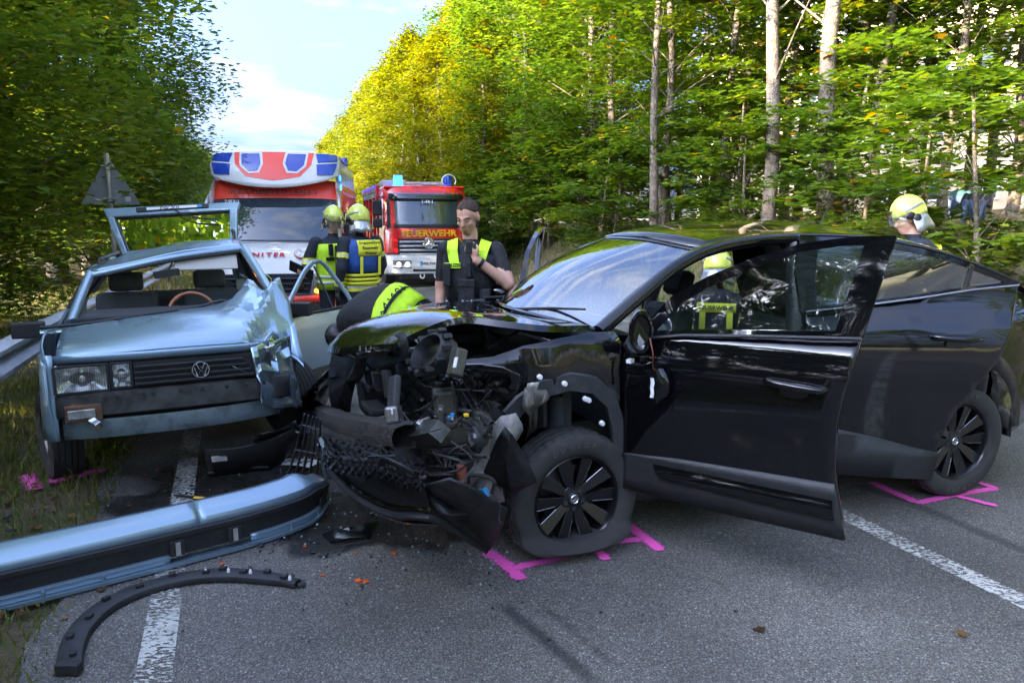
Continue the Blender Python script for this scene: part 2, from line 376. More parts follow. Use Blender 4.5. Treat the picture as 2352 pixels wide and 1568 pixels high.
def verge():
    m, N, L, b = node_mat('verge_soil'); t = N.new('ShaderNodeTexCoord').outputs['Object']
    a = noise(N, L, t, 1.3, 8, .65); c = noise(N, L, t, 45., 5, .7)
    soil = ramp(N, L, c, [(.25, (.06,.042,.026)), (.55, (.17,.125,.075)), (.75, (.3,.235,.14))])
    gr = ramp(N, L, c, [(.25, (.03,.04,.008)), (.6, (.085,.1,.022)), (.8, (.19,.17,.06))])
    L.new(mixc(N, L, ramp(N, L, a, [(.42, 0.), (.58, 1.)]), soil, gr), b.inputs['Base Color']); b.inputs['Roughness'].default_value = .95
    bp = N.new('ShaderNodeBump'); bp.inputs['Distance'].default_value = .03; bp.inputs['Strength'].default_value = .9; L.new(c, bp.inputs['Height']); L.new(bp.outputs[0], b.inputs['Normal'])
verge()
def make_ground():
    # fine near the camera, coarse to the horizon
    xs = np.unique(np.concatenate([np.linspace(-600, -60, 12), np.linspace(-60, 60, 241), np.linspace(60, 600, 12)]))
    ys = np.unique(np.concatenate([np.linspace(-600, -30, 10), np.linspace(-30, 90, 241), np.linspace(90, 700, 12)]))
    rows = [[(x, y, terrain(x, y)) for x in xs] for y in ys]
    mb = MB(); mb.grid(rows); o = mb.build('ground', 'verge_soil', smooth=60, fix=False); tag(o, kind='structure')
make_ground()
def ribbon(name, n0, n1, s0, s1, z, m, ds=.8, jag=0., kind=None):
    rng = random.Random(3); rows = []; s = s0
    while s <= s1 + 1e-6:
        j0, j1 = (rng.uniform(-jag, jag), rng.uniform(-jag, jag)) if jag else (0, 0)
        rows.append([(*road(s, n0+j0 + (n1+j1-n0-j0)*k/6), z + fall(s)) for k in range(7)]); s += ds
    mb = MB(); mb.grid(rows); return mb.build(name, m, smooth=60, fix=False)
rd = ribbon('road', -.82, 6.75, -25, 90, .0, 'asphalt', ds=.2, jag=.045); tag(rd, kind='structure')
for nm, a, w in (('edge_line', -.42, .13), ('centre_line', 3.14, .125), ('edge_line', 6.3, .12)):
    o = ribbon(nm, a, a+w, -24, 88, .004, 'worn_paint', ds=.4); tag(o, kind='structure')
# sprayed evidence marks
def spray(name, strokes, label, soft=1.):
    mb = MB(); sv = []
    for k, st in enumerate(strokes):
        w = st[0]; pts = [G(*p) for p in st[1:]]; pts = crv(pts, max(4, 8*(len(pts)-1)))
        for side in range(1):
            rows = []
            for i, p in enumerate(pts):
                d = (pts[min(i+1, len(pts)-1)]-pts[max(i-1, 0)]).normalized(); q = Vector((-d.y, d.x, 0))
                rows.append([p + q*w*e + Vector((0,0,.005+.0012*k)) for e in (-5,-2.2,-.75,0,.75,2.2,5)])
                e_ = min(i, len(pts)-1-i); f = .75 if e_ == 0 else 1
                sv += [.1, .31*f, .68*f, .86*f, .68*f, .31*f, .1]
            mb.grid(rows)
    me = bpy.data.meshes.new(name); me.from_pydata([tuple(v) for v in mb.v], [], mb.f)
    at = me.attributes.new('soft', 'FLOAT', 'POINT'); at.data.foreach_set('value', [v*soft for v in sv])
    o = bpy.data.objects.new(name, me); COL.objects.link(o); me.materials.append(MATS['pink_spray']); tag(o, label, 'paint mark'); return o
spray('spray_mark', [(.022, (1118,1268), (1160,1295), (1198,1332)), (.017, (1180,1306), (1290,1280), (1390,1250), (1485,1238)), (.02, (1440,1205), (1475,1232), (1518,1266)), (.016, (1355,1258), (1375,1268), (1394,1288))], 'pink sprayed outline on asphalt around the flat front wheel')
spray('spray_mark', [(.02, (2002,1108), (2050,1130), (2110,1156)), (.016, (2105,1157), (2190,1138), (2290,1122)), (.016, (2235,1106), (2290,1123)), (.015, (2195,1140), (2290,1164))], 'thin pink sprayed angle on asphalt under the rear wheel')
spray('spray_mark', [(.035, (62,1090), (70,1110), (85,1125)), (.05, (110,1108), (180,1092), (240,1078))], 'blurred pink spray on the grass beside a tyre', .72)
# =================================================================== vegetation
def leaf_mat(name, stops, transl=.45):
    m = bpy.data.materials.new(name); m.use_nodes = True; MATS[name] = m
    N = m.node_tree.nodes; L = m.node_tree.links
    for n in list(N): N.remove(n)
    o = N.new('ShaderNodeOutputMaterial'); at = N.new('ShaderNodeAttribute'); at.attribute_name = 'tone'
    oi = N.new('ShaderNodeObjectInfo')
    v = math_(N, L, 'ADD', at.outputs['Fac'], math_(N, L, 'MULTIPLY', math_(N, L, 'SUBTRACT', oi.outputs['Random'], .5), .22))
    c = ramp(N, L, v, stops)
    d = N.new('ShaderNodeBsdfPrincipled'); L.new(c, d.inputs['Base Color']); d.inputs['Roughness'].default_value = .5; d.inputs['Specular IOR Level'].default_value = .35
    t = N.new('ShaderNodeBsdfTranslucent'); hs = N.new('ShaderNodeHueSaturation'); hs.inputs['Hue'].default_value = .488; hs.inputs['Saturation'].default_value = 1.1; hs.inputs['Value'].default_value = 1.3 if 'yellow' in name else 1.7; L.new(c, hs.inputs['Color']); L.new(hs.outputs[0], t.inputs['Color'])
    x = N.new('ShaderNodeMixShader'); x.inputs[0].default_value = transl; L.new(d.outputs[0], x.inputs[1]); L.new(t.outputs[0], x.inputs[2]); L.new(x.outputs[0], o.inputs[0])
leaf_mat('leaf_green', [(0., (.05,.095,.016)), (.35, (.1,.17,.024)), (.7, (.165,.225,.03)), (.9, (.24,.24,.03)), (1., (.36,.25,.03))])
leaf_mat('leaf_maple', [(0., (.035,.07,.01)), (.35, (.075,.135,.016)), (.72, (.13,.19,.02)), (.9, (.24,.23,.025)), (1., (.42,.2,.02))])
leaf_mat('leaf_yellow', [(0., (.1,.13,.014)), (.35, (.19,.21,.018)), (.7, (.29,.27,.022)), (.92, (.38,.28,.022)), (1., (.42,.19,.02))])
mat('bark', (.07,.05,.035), .9, col2=(.2,.155,.11), nscale=9., bump=(.9, 26., .03))
mat('bark_pale', (.085,.062,.045), .9, col2=(.19,.15,.11), nscale=14., bump=(.6, 30., .02))
LEAF2 = (np.array([(0,0,0), (.36,.5,.1), (0,1,-.05), (-.36,.5,.1)]), [(0,1,2), (0,2,3)])
_mo = [(0,0), (.18,.08), (.5,.12), (.36,.34), (.55,.6), (.24,.58), (0,1), (-.24,.58), (-.55,.6), (-.36,.34), (-.5,.12), (-.18,.08)]
MAPLE = (np.array([(x, y, .14*abs(x)) for x, y in _mo] + [(0,.38,0)]), [(12, i, (i+1) % 12) for i in range(12)])
def leaves_mesh(name, cen, tone, size, shape, m, rng, flat=.75, droop=.25):
    """one leaf at each centre; normals mostly up, tips outward"""
    n = len(cen); base, tris = shape; k = len(base)
    yaw = rng.uniform(0, 2*np.pi, n); 
    nrm = rng.normal(0, 1, (n, 3)); nrm /= np.linalg.norm(nrm, axis=1)[:, None]; nrm = nrm*(1-flat) + np.array([0,0,flat]); nrm /= np.linalg.norm(nrm, axis=1)[:, None]
    t = np.stack([np.cos(yaw), np.sin(yaw), -droop*np.ones(n)], 1); t -= nrm*np.sum(t*nrm, 1)[:, None]; t /= np.linalg.norm(t, axis=1)[:, None]
    b = np.cross(t, nrm); sz = size*rng.uniform(.6, 1.25, n)
    V = cen[:, None, :] + sz[:, None, None]*(base[None, :, 0:1]*b[:, None, :] + base[None, :, 1:2]*t[:, None, :] + base[None, :, 2:3]*nrm[:, None, :])
    V = V.reshape(-1, 3).astype(np.float32); F = (np.array(tris)[None] + (np.arange(n)*k)[:, None, None]).reshape(-1, 3).astype(np.int32)
    me = bpy.data.meshes.new(name); me.vertices.add(len(V)); me.vertices.foreach_set('co', V.ravel())
    me.loops.add(F.size); me.loops.foreach_set('vertex_index', F.ravel()); me.polygons.add(len(F))
    me.polygons.foreach_set('loop_start', np.arange(0, F.size, 3, dtype=np.int32)); me.polygons.foreach_set('loop_total', np.full(len(F), 3, dtype=np.int32))
    at = me.attributes.new('tone', 'FLOAT', 'POINT'); at.data.foreach_set('value', np.repeat(np.clip(tone, 0, 1), k).astype(np.float32))
    me.update(calc_edges=True); me.materials.append(MATS[m]); return me
def tree_proto(seed, height, r, base, clumps, per, size, shape, leafm, barkm, tr, spread=(.55,.3), lean=.05, fork=False, crown_pow=.8, tone0=.4):
    """returns (trunk mesh, crown mesh): tapered trunk with limbs, leaf sprays along the limb ends"""
    rng = np.random.default_rng(seed); pr = random.Random(seed)
    mb = MB(); lx, ly = pr.uniform(-lean, lean)*height, pr.uniform(-lean, lean)*height
    def axis(z): t = z/height; return Vector((lx*t*t + .06*math.sin(z*1.1+seed), ly*t*t + .06*math.cos(z*.9+seed), z))
    zs = np.linspace(-.3, height*.93, 12)
    mb.tube([axis(z) for z in zs], [tr*(1.25 if z < .1 else 1)*(1-.9*max(0, z)/height) + .012 for z in zs], 9)
    cen = []; ton = []
    for i in range(clumps):
        u = (i+.5)/clumps; z = base + (height-base)*u**.85; q = (z-base)/(height-base)
        prof = (math.sin(math.pi*min(1, q*.93+.1))**crown_pow)
        rr = r*prof*math.sqrt(pr.uniform(.12, 1)); a = i*2.39996 + pr.uniform(-.5, .5)
        c = axis(z) + Vector((math.cos(a)*rr, math.sin(a)*rr, pr.uniform(-.3, .3)))
        z0 = max(.3, z - rr*pr.uniform(.5, .9)); s0 = axis(min(z0, height*.9)); mid = s0.lerp(c, .5) + Vector((pr.uniform(-.15,.15), pr.uniform(-.15,.15), pr.uniform(0,.3)))
        rb = tr*.13*(1-.75*q)+.006
        if i % 3 == 0: mb.tube(crv([s0, mid, c], 6), [rb, rb*.8, rb*.62, rb*.45, rb*.3, .004], 5, caps=False)
        k = int(per*pr.uniform(.6, 1.4)); sp = spread[0]*pr.uniform(.7, 1.3)
        g = rng.normal(0, 1, (k, 3)); g /= np.maximum(1e-6, np.linalg.norm(g, axis=1))[:, None]; g *= (rng.uniform(0, 1, k)**.45)[:, None]
        g *= np.array([sp, sp, spread[1]*pr.uniform(.7, 1.3)])
        g[:, 2] -= .18*(g[:, 0]**2 + g[:, 1]**2)/max(.1, sp)
        cen.append(g + np.array(c)); tc_ = pr.gauss(tone0, .13)
        ton.append(np.clip(rng.normal(tc_, .12, k), 0, 1))
    cen = np.concatenate(cen); ton = np.concatenate(ton)
    hot = rng.uniform(0, 1, len(ton)) < .02; ton[hot] = rng.uniform(.85, 1, hot.sum())
    cen[:, 2] = np.maximum(cen[:, 2], .05)
    cm = leaves_mesh('crown', cen, ton, size, shape, leafm, rng)
    o = mb.build('trunk', barkm, smooth=60); tm = o.data; bpy.data.objects.remove(o)
    return tm, cm
TREE_N = [0]
def plant(proto, x, y, rz, sc, name, label, cat, group, sz=None):
    e = thing(name, label, cat, (x, y, terrain(x, y)-.03), rz, group); e.scale = (sc, sc, sz or sc)
    for nm, me in (('trunk', proto[0]), ('crown', proto[1])):
        c = bpy.data.objects.new(nm, me); COL.objects.link(c); c.parent = e
    TREE_N[0] += 1; return e
PL = [tree_proto(11+i, 8.6, 3.3, .8, 190, 120, .16, LEAF2, 'leaf_green', 'bark', .2, (.78,.5), crown_pow=.45, tone0=.36+.05*i) for i in range(3)]
PB = [tree_proto(31+i, 4.2, 1.7, .15, 90, 160, .12, LEAF2, 'leaf_green', 'bark', .05, (.5,.36), crown_pow=.35, tone0=.42+.05*i) for i in range(3)]
PM = [tree_proto(51+i, 13., 2.6, 2.2, 105, 74, .17, MAPLE, 'leaf_maple', 'bark_pale', .115, (.72,.16), lean=.05, crown_pow=.35, tone0=.45) for i in range(4)]
PT = [tree_proto(61+i, 13., 2.8, 4.6, 95, 74, .17, MAPLE, 'leaf_maple', 'bark', .115, (.75,.17), lean=.04, crown_pow=.35, tone0=.45) for i in range(2)]
PS = [tree_proto(71+i, 3.3, 1.5, .4, 42, 60, .145, MAPLE, 'leaf_maple', 'bark', .035, (.55,.13), lean=.1, crown_pow=.4, tone0=.42) for i in range(3)]
PY = [tree_proto(91+i, 10.5, 2.7, 1.2, 190, 110, .2, LEAF2, 'leaf_yellow', 'bark', .17, (.62,.38), crown_pow=.55, tone0=.33+.1*i) for i in range(2)]
PD = [tree_proto(95+i, 13, 3.4, 1.5, 170, 90, .24, LEAF2, 'leaf_maple', 'bark', .2, (.8,.5), crown_pow=.5, tone0=.42) for i in range(2)]
rg = random.Random(5)
def at_sn(s, n): p = road(s, n); return p.x, p.y
# left wood, from behind the camera to the bend
s = -30.
while s < 90:
    n = (-7.9 if s < 4 else -6.6 if s < 13 else -4.9) + rg.uniform(-.5, .5); big = .86 if s < 4 else 1.0 if s < 13 else 1.22 if s < 33 else .92
    plant(PL[rg.randrange(3)], *at_sn(s, n), rg.uniform(0, 6.3), big*rg.uniform(.92, 1.1), 'broadleaf_tree', 'dense dark green tree leafy to the ground behind the guardrail verge', 'tree', 'trees of the wood behind the guardrail')
    if s > 30 or rg.random() < .35: plant(PL[rg.randrange(3)], *at_sn(s+1.6, n-5), rg.uniform(0, 6.3), big*rg.uniform(.95, 1.1), 'broadleaf_tree', 'taller green tree in the second row behind the guardrail', 'tree', 'second row of the wood behind the guardrail')
    s += 3.4 if s < 40 else 4.5
s = -2.
while s < 16:
    n = -4.7 + rg.uniform(-.5, .4)
    plant(PB[rg.randrange(3)], *at_sn(s, n), rg.uniform(0, 6.3), rg.uniform(.8, 1.2), 'roadside_shrub', 'bushy green shrub on the verge edge behind the guardrail', 'shrub', 'shrubs behind the guardrail')
    s += 1.7
# right bank: maples with bare trunks, saplings below
for (px, Y, sc, k, lb) in [(1888, 12.2, 1.15, 0, 'thickest straight grey maple trunk standing on the bank edge'), (1757, 13.2, 1.08, 1, 'leaning brown maple trunk next to the thickest straight trunk'), (1497, 16., .85, 0, 'thin twin maple trunk on the bank with a bare lower stem'), (1527, 16.6, .85, 1, 'thin twin maple trunk on the bank with a bare lower stem')]:
    p = P(px, 500, Y); plant(PT[k], p.x, p.y, rg.uniform(0, 6.3), sc, 'maple_tree', lb, 'tree', 'bare-stemmed maples on the bank')
for (px, Y, sc, k) in [(1705, 19.5, 1., 0), (1835, 19., 1.0, 1), (1950, 17, .95, 2), (2165, 15., .8, 3), (2260, 19, 1, 0), (1620, 24, 1, 1), (1405, 22, 1, 2), (2450, 14, 1, 1), (2050, 22, 1.05, 3), (1340, 27, 1.05, 0), (1560, 28, 1.05, 2), (2700, 13, 1, 2), (1660, 17, .9, 3), (1800, 17.5, .95, 0), (2000, 15.5, .9, 1), (2110, 17.5, 1., 2), (2320, 16, .95, 3), (2210, 21, 1.05, 1), (1930, 20, 1., 0)]:
    p = P(px, 500, Y); plant(PM[k], p.x, p.y, rg.uniform(0, 6.3), sc, 'maple_tree', 'slender maple with bare pale trunk on the right roadside bank', 'tree', 'maples on the right bank')
s = 1.5
while s < 46:
    n = 9.2 + rg.uniform(-.9, 1.2)
    plant(PS[rg.randrange(3)], *at_sn(s, n), rg.uniform(0, 6.3), rg.uniform(.7, 1.1), 'maple_sapling', 'low maple sapling with layered leaves on the right bank', 'sapling', 'saplings on the right bank')
    s += 1.0
for i in range(9):
    s = 15 + i*3; n = 12.5 + rg.uniform(-1, 4)
    plant(PS[rg.randrange(3)], *at_sn(s, n), rg.uniform(0, 6.3), rg.uniform(.9, 1.35), 'maple_sapling', 'maple sapling deeper among the trunks of the right wood', 'sapling', 'saplings deeper in the right wood')
# denser wood further along the bank, then the yellowing trees round the bend
for (s, n, sc) in [(21, 10.5, .85), (24, 12.5, .95), (27, 10.5, .85), (29, 14, .95), (27, 19, 1.0), (32, 12, .95), (35, 15, 1.), (40, 14, 1.1), (46, 13, 1.1)]:
    plant(PD[rg.randrange(2)], *at_sn(s, n), rg.uniform(0, 6.3), sc, 'broadleaf_tree', 'full green broadleaf tree on the bank beyond the fire engine', 'tree', 'green trees beyond the fire engine')
for (s, n, sc) in [(29, 9.5, .8), (33, 8.8, .9), (37, 8.6, 1.), (41, 8.5, 1.), (46, 8.3, 1.05), (51, 8.3, 1.05), (57, 8, 1.05), (64, 8, 1.), (40, 12.5, 1.2), (47, 13, 1.2), (72, 7.5, 1.), (80, 7, 1.)]:
    plant(PY[rg.randrange(2)], *at_sn(s, n), rg.uniform(0, 6.3), sc, 'yellowing_tree', 'tree with sunlit yellow autumn leaves beside the bend', 'tree', 'yellowing trees at the bend')
for (s, n, sc) in [(-2, 11.5, .75), (-6, 10.5, .8), (-10, 11, .8), (-14.5, 10, .85), (-19, 10.5, .85), (-24, 10, .85), (-29, 9.5, .85), (-12, 15, .9), (-22, 15, .9), (-36, 4, 1.), (-36, -2, 1.)]:
    plant(PD[rg.randrange(2)], *at_sn(s, n), rg.uniform(0, 6.3), sc, 'broadleaf_tree', 'broadleaf tree on the bank further back along the road', 'tree', 'trees further back along the road')
# apartment block behind the wood
mat('render_wall', (.55,.43,.27), .9, noise=.06, nscale=3.); mat('win_white', (.8,.8,.78), .4); mat('win_glass', (.05,.06,.07), .08); mat('roof_grey', (.25,.24,.23), .8)
def building():
    s0, s1, n0, n1, z0, z1 = -6., 48., 33., 45., 1.6, 13.6
    org = RD*s0 + RN*n0
    e = thing('apartment_block', 'cream rendered apartment block glimpsed in sunlight through the maples', 'building', (org.x, org.y, 0), math.atan2(RD.y, RD.x))
    # local x along the road, local -y towards the road side... (left of RD is -RN)
    Lx = s1-s0; D = n1-n0
    mb = MB(); 
    mb.box(0, Lx, -D, 0, z0-1.5, z1); mb.build('wall', 'render_wall', e, bevel=.02)
    mb = MB(); mb.box(-.4, Lx+.4, -D-.4, .45, z1+.003, z1+.35); mb.build('roof', 'roof_grey', e)
    for fl in range(4):
        z = z0 + .9 + fl*2.95
        x = 1.8; i = 0
        while x < Lx-2:
            w = 1.5 if i % 3 else 1.0
            f = MB(); f.box(x, x+w, .003, .06, z, z+1.45); fo = f.build('window', 'win_white', e)
            g = MB()
            for a, b in ((x+.07, x+w/2-.03), (x+w/2+.03, x+w-.07)): g.box(a, b, .062, .07, z+.08, z+1.37)
            g.build('pane', 'win_glass', fo); x += w + 1.55; i += 1
building()
# =================================================================== black crossover, front torn open
mat('black_paint', (.003,.003,.004), .05, coat=1., spec=.15)
mat('black_plastic', (.017,.017,.018), .5, noise=.25, nscale=30.)
mat('dark_plastic', (.03,.031,.033), .6, noise=.3, nscale=18.)
mat('grey_metal', (.16,.155,.145), .38, metal=.8, noise=.3, nscale=14.)
mat('olive_metal', (.085,.08,.062), .5, metal=.35, noise=.35, nscale=12.)
mat('silver_liner', (.36,.34,.31), .5, metal=.2, noise=.22, nscale=9., bump=(.8, 16., .02))
mat('rubber', (.034,.032,.03), .8, noise=.35, nscale=10.)
mat('rim_black', (.006,.006,.007), .28, coat=.3)
mat('tyre_print', (.07,.068,.065), .7); mat('rim_edge', (.32,.32,.33), .25, metal=.7)
mat('fabric_dark', (.025,.026,.028), .85, noise=.2, nscale=40.)
mat('white_label', (.75,.75,.74), .6); mat('rust', (.12,.06,.035), .8, noise=.4, nscale=20.)
mat('brown_plastic', (.19,.05,.03), .45); mat('blue_plastic', (.02,.25,.55), .4); mat('yellow_plastic', (.8,.5,.02), .45); mat('orange_plastic', (.85,.13,.01), .35)
mat('chrome', (.75,.76,.78), .12, metal=1.)
glass_mat('rear_glass', (.11,.14,.13), .2, .25, (.012,.014,.014)); glass_mat('door_glass', (.4,.48,.45), .1, .08); glass_mat('car_glass', (.62,.72,.68), .07, .06); glass_mat('dark_glass', (.07,.085,.08), .09, .3, (.01,.012,.012)); glass_mat('screen_glass', (.42,.56,.6), .3, .1, (.03,.05,.06))
MATS['black_paint'].node_tree.nodes['Principled BSDF'].inputs['Coat IOR'].default_value = 1.5
OP = thing('crossover_car', 'black crossover with torn open front end and two side doors open', 'car', (1.265, 4.73, 0), R(-161.4))
OPM = Matrix.Translation(OP.location) @ Matrix.Rotation(R(-161.4), 4, 'Z'); OPI = OPM.inverted()
def loc_on(inv, px, py, axis, val):
    """photo pixel -> local point on the local plane axis = val"""
    o = inv @ Vector((0, 0, H)); d = inv.to_3x3() @ ray(px, py); i = 'xyz'.index(axis); return o + d*((val - o[i])/d[i])
def ob(px, py, x): return loc_on(OPI, px, py, 'x', x)
def oy(px, py, y): return loc_on(OPI, px, py, 'y', y)
_pz = [.15,.3,.45,.6,.75,.9,1.02,1.12,1.18,1.35,1.5,1.6]; _py = [.83,.86,.868,.872,.884,.89,.886,.868,.838,.765,.68,.615]
def prof(z): return interp(_pz, _py, z)
def taper(x): return .13*max(0, (x-1.35)/.8)**2 + .11*max(0, (-1.1-x)/.9)**2
def sl_(sgn, off=0.): return lambda x, z: Vector((x, sgn*(prof(z)-taper(x)+off), z))
def arc(cx, cz, r, a0, a1, n=12): return [(cx+r*math.cos(R(a0+(a1-a0)*i/n)), cz+r*math.sin(R(a0+(a1-a0)*i/n))) for i in range(n+1)]
# --- body
def body():
    fl = [(1.062,.34), (1.062,1.08), (1.1,1.135), (1.22,1.135), (1.4,1.115), (1.62,1.075), (1.8,1.03), (1.95,.985), (1.99,.93), (1.86,.9), (1.74,.87), (1.67,.79)]
    arch = [(1.62,.72), (1.57,.78), (1.47,.845), (1.34,.87), (1.22,.845), (1.14,.77), (1.1,.64), (1.085,.48), (1.08,.34)]
    dent = lambda p: p + Vector((0, -.05*math.exp(-((p.x-1.75)/.16)**2)*(1+math.sin(p.z*31+p.x*17)*.5) + .012*math.sin(p.x*23)*math.exp(-((p.z-.95)/.12)**2), .015*math.sin(p.x*14) if p.x > 1.55 else 0))
    f = panel('fender', fl+arch, sl_(1), 'black_paint', OP, .018, .07, 50, deform=dent, inward=(0,-1,0))
    fr = [(p[0], p[1]) for p in fl+arch]
    panel('fender', fr, sl_(-1), 'black_paint', OP, .018, .1, 50, inward=(0,1,0))
    # bare flange where the arch trim was torn off, with its white clips
    fg = MB(); rows = []
    for k, (x, z) in enumerate(arch[:-1]):
        d = Vector((x-1.34, 0, z-.36)).normalized()
        rows.append([Vector((x, prof(z)+.004-taper(x), z)) + d*q + Vector((0, w, 0)) for q, w in ((-.005,-.03), (-.005,.004), (.075,.006), (.085,-.006))])
    fg.grid(rows); fo = fg.build('arch_flange', 'dark_plastic', OP, smooth=50)
    for px, py in ((1240,866), (1297,881), (1345,916), (1352,919), (1383,972)):
        q = oy(px, py, .905); c = MB(); c.lathe([(.0,.012), (.010,.012), (.013,.004), (.013,-.01)], 10, 'y', Matrix.Translation(q)); c.build('clip', 'white_label', fo)
    # quarter panels
    ar = arc(-1.22, .37, .45, 185, 60, 14)
    qp = [(-1.0,.76), (-.93,.95), (-.9,1.15), (-.9,1.3), (-.62,1.535), (-1.2,1.47), (-1.58,1.34), (-1.95,1.1), (-2.12,1.0), (-2.14,.66), (-2.04,.46)]
    panel('quarter_panel', qp + ar, sl_(1), 'black_paint', OP, .02, .12, 50, inward=(0,-1,0))
    panel('quarter_panel', qp + ar, sl_(-1), 'black_paint', OP, .02, .12, 50, inward=(0,1,0))
    for s in (1, -1):
        ca = arc(-1.22, .37, .455, 178, 40, 16); co = arc(-1.22, .37, .545, 40, 178, 16)
        panel('arch_trim', ca + co, sl_(s, .012), 'black_plastic', OP, .03, .1, 50, inward=(0,-s,0))
        lin = MB(); rows = [[Vector((x, s*yy, z)) for yy in (.85, .5)] for x, z in arc(-1.22, .37, .445, 185, -5, 14)]; lin.grid(rows); lin.build('wheel_housing', 'dark_plastic', OP, smooth=60)
        lin = MB(); rows = [[Vector((x, s*yy, z)) for yy in (.84, .45)] for x, z in arc(1.3, .38, .49, 178, 5, 14)]; lin.grid(rows); lin.build('wheel_housing', 'dark_plastic', OP, smooth=60)
        # sill, pillars, roof rail
        m = MB(); m.box(-.98, 1.06, s*.62, s*.80, .2, .36); m.build('sill', 'black_paint', OP, bevel=.03)
        m = MB(); m.tube(crv([(1.12,s*.74,1.12), (.9,s*.71,1.27), (.62,s*.65,1.44), (.3,s*.615,1.535), (-.2,s*.6,1.565), (-.8,s*.6,1.535), (-1.3,s*.585,1.44)], 24), .045, 8, flat=.8); m.build('roof_rail', 'black_paint', OP, smooth=60)
        m = MB(); m.tube(crv([(.02,s*.76,.3), (0,s*.80,.8), (-.03,s*.78,1.12), (-.12,s*.63,1.53)], 10), .055, 8, flat=.7); m.build('b_pillar', 'black_plastic', OP, smooth=60)
    m = MB(); m.box(-1.75, 1.2, -.7, .7, .18, .25); m.build('underbody', 'dark_plastic', OP)
    # roof
    rows = coons([(.47,.6,1.505), (.6,.3,1.545), (.63,0,1.553), (.6,-.3,1.545), (.47,-.6,1.505)], [(-1.5,.56,1.385), (-1.58,0,1.45), (-1.5,-.56,1.385)],
                 [(.47,.6,1.505), (.1,.62,1.56), (-.7,.61,1.545), (-1.5,.56,1.385)], [(.47,-.6,1.505), (.1,-.62,1.56), (-.7,-.61,1.545), (-1.5,-.56,1.385)], 15, 15, .028)
    m = MB(); m.grid(rows); ro = m.build('roof', 'black_paint', OP, smooth=60, solid=.02, fix=False)
    m = MB(); b = oy(1872, 532, 0); b.z = 1.585; m.tube([b, b+Vector((-.03,0,.02))], [.02,.008], 8); m.tube([b+Vector((-.02,0,.015)), b+Vector((-.11,0,.2))], [.004,.0025], 6); m.build('aerial', 'black_plastic', ro)
    # windscreen and its black surround
    c0 = [(1.12,.7,1.12), (1.3,.4,1.155), (1.37,0,1.165), (1.3,-.4,1.155), (1.12,-.7,1.12)]; c1 = [(.475,.585,1.508), (.6,.3,1.55), (.632,0,1.558), (.6,-.3,1.55), (.475,-.585,1.508)]
    rows = coons(c0, c1, [(1.12,.7,1.12), (.82,.665,1.33), (.475,.585,1.508)], [(1.12,-.7,1.12), (.82,-.665,1.33), (.475,-.585,1.508)], 17, 11, .03, (.6,0,.8))
    m = MB(); m.grid(rows); ws = m.build('windscreen', 'screen_glass', OP, smooth=60)
    m = MB(); edge = [rows[0][i] for i in range(17)]; m.tube([p+Vector((0,0,.004)) for p in edge], .018, 6, flat=.5); edge = [r[0] for r in rows]; m.tube(edge, .022, 6); edge = [r[-1] for r in rows]; m.tube(edge, .022, 6); m.tube(rows[-1], .016, 6, flat=.6); m.build('surround', 'black_paint', ws, smooth=60)
    m = MB(); m.grid(coons([(1.14,.72,1.11), (1.33,.4,1.14), (1.4,0,1.15), (1.33,-.4,1.14), (1.14,-.72,1.11)], [(1.3,.7,1.06), (1.5,0,1.09), (1.3,-.7,1.06)], [(1.14,.72,1.11), (1.3,.7,1.06)], [(1.14,-.72,1.11), (1.3,-.7,1.06)], 13, 4)); co = m.build('cowl', 'dark_plastic', OP, smooth=60)
    m = MB()
    for s_ in (.15, -.5): m.tube([(1.36,s_,1.17), (1.25,s_+.25,1.2), (1.16,s_+.5,1.22)], [.01,.008,.006], 6)
    m.build('wiper', 'black_plastic', co)
    # tail
    m = MB(); m.grid(coons([(-1.5,.56,1.385), (-1.58,0,1.45), (-1.5,-.56,1.385)], [(-1.98,.68,1.08), (-2.06,0,1.09), (-1.98,-.68,1.08)], [(-1.5,.56,1.385), (-1.98,.68,1.08)], [(-1.5,-.56,1.385), (-1.98,-.68,1.08)], 9, 6)); m.build('rear_window', 'dark_glass', OP, smooth=60)
    m = MB(); m.grid(coons([(-1.98,.7,1.1), (-2.07,0,1.1), (-1.98,-.7,1.1)], [(-2.06,.74,.46), (-2.16,0,.44), (-2.06,-.74,.46)], [(-1.98,.7,1.1), (-2.14,.78,.8), (-2.06,.74,.46)], [(-1.98,-.7,1.1), (-2.14,-.78,.8), (-2.06,-.74,.46)], 9, 8)); m.build('tailgate', 'black_paint', OP, smooth=60, solid=.02)
body()
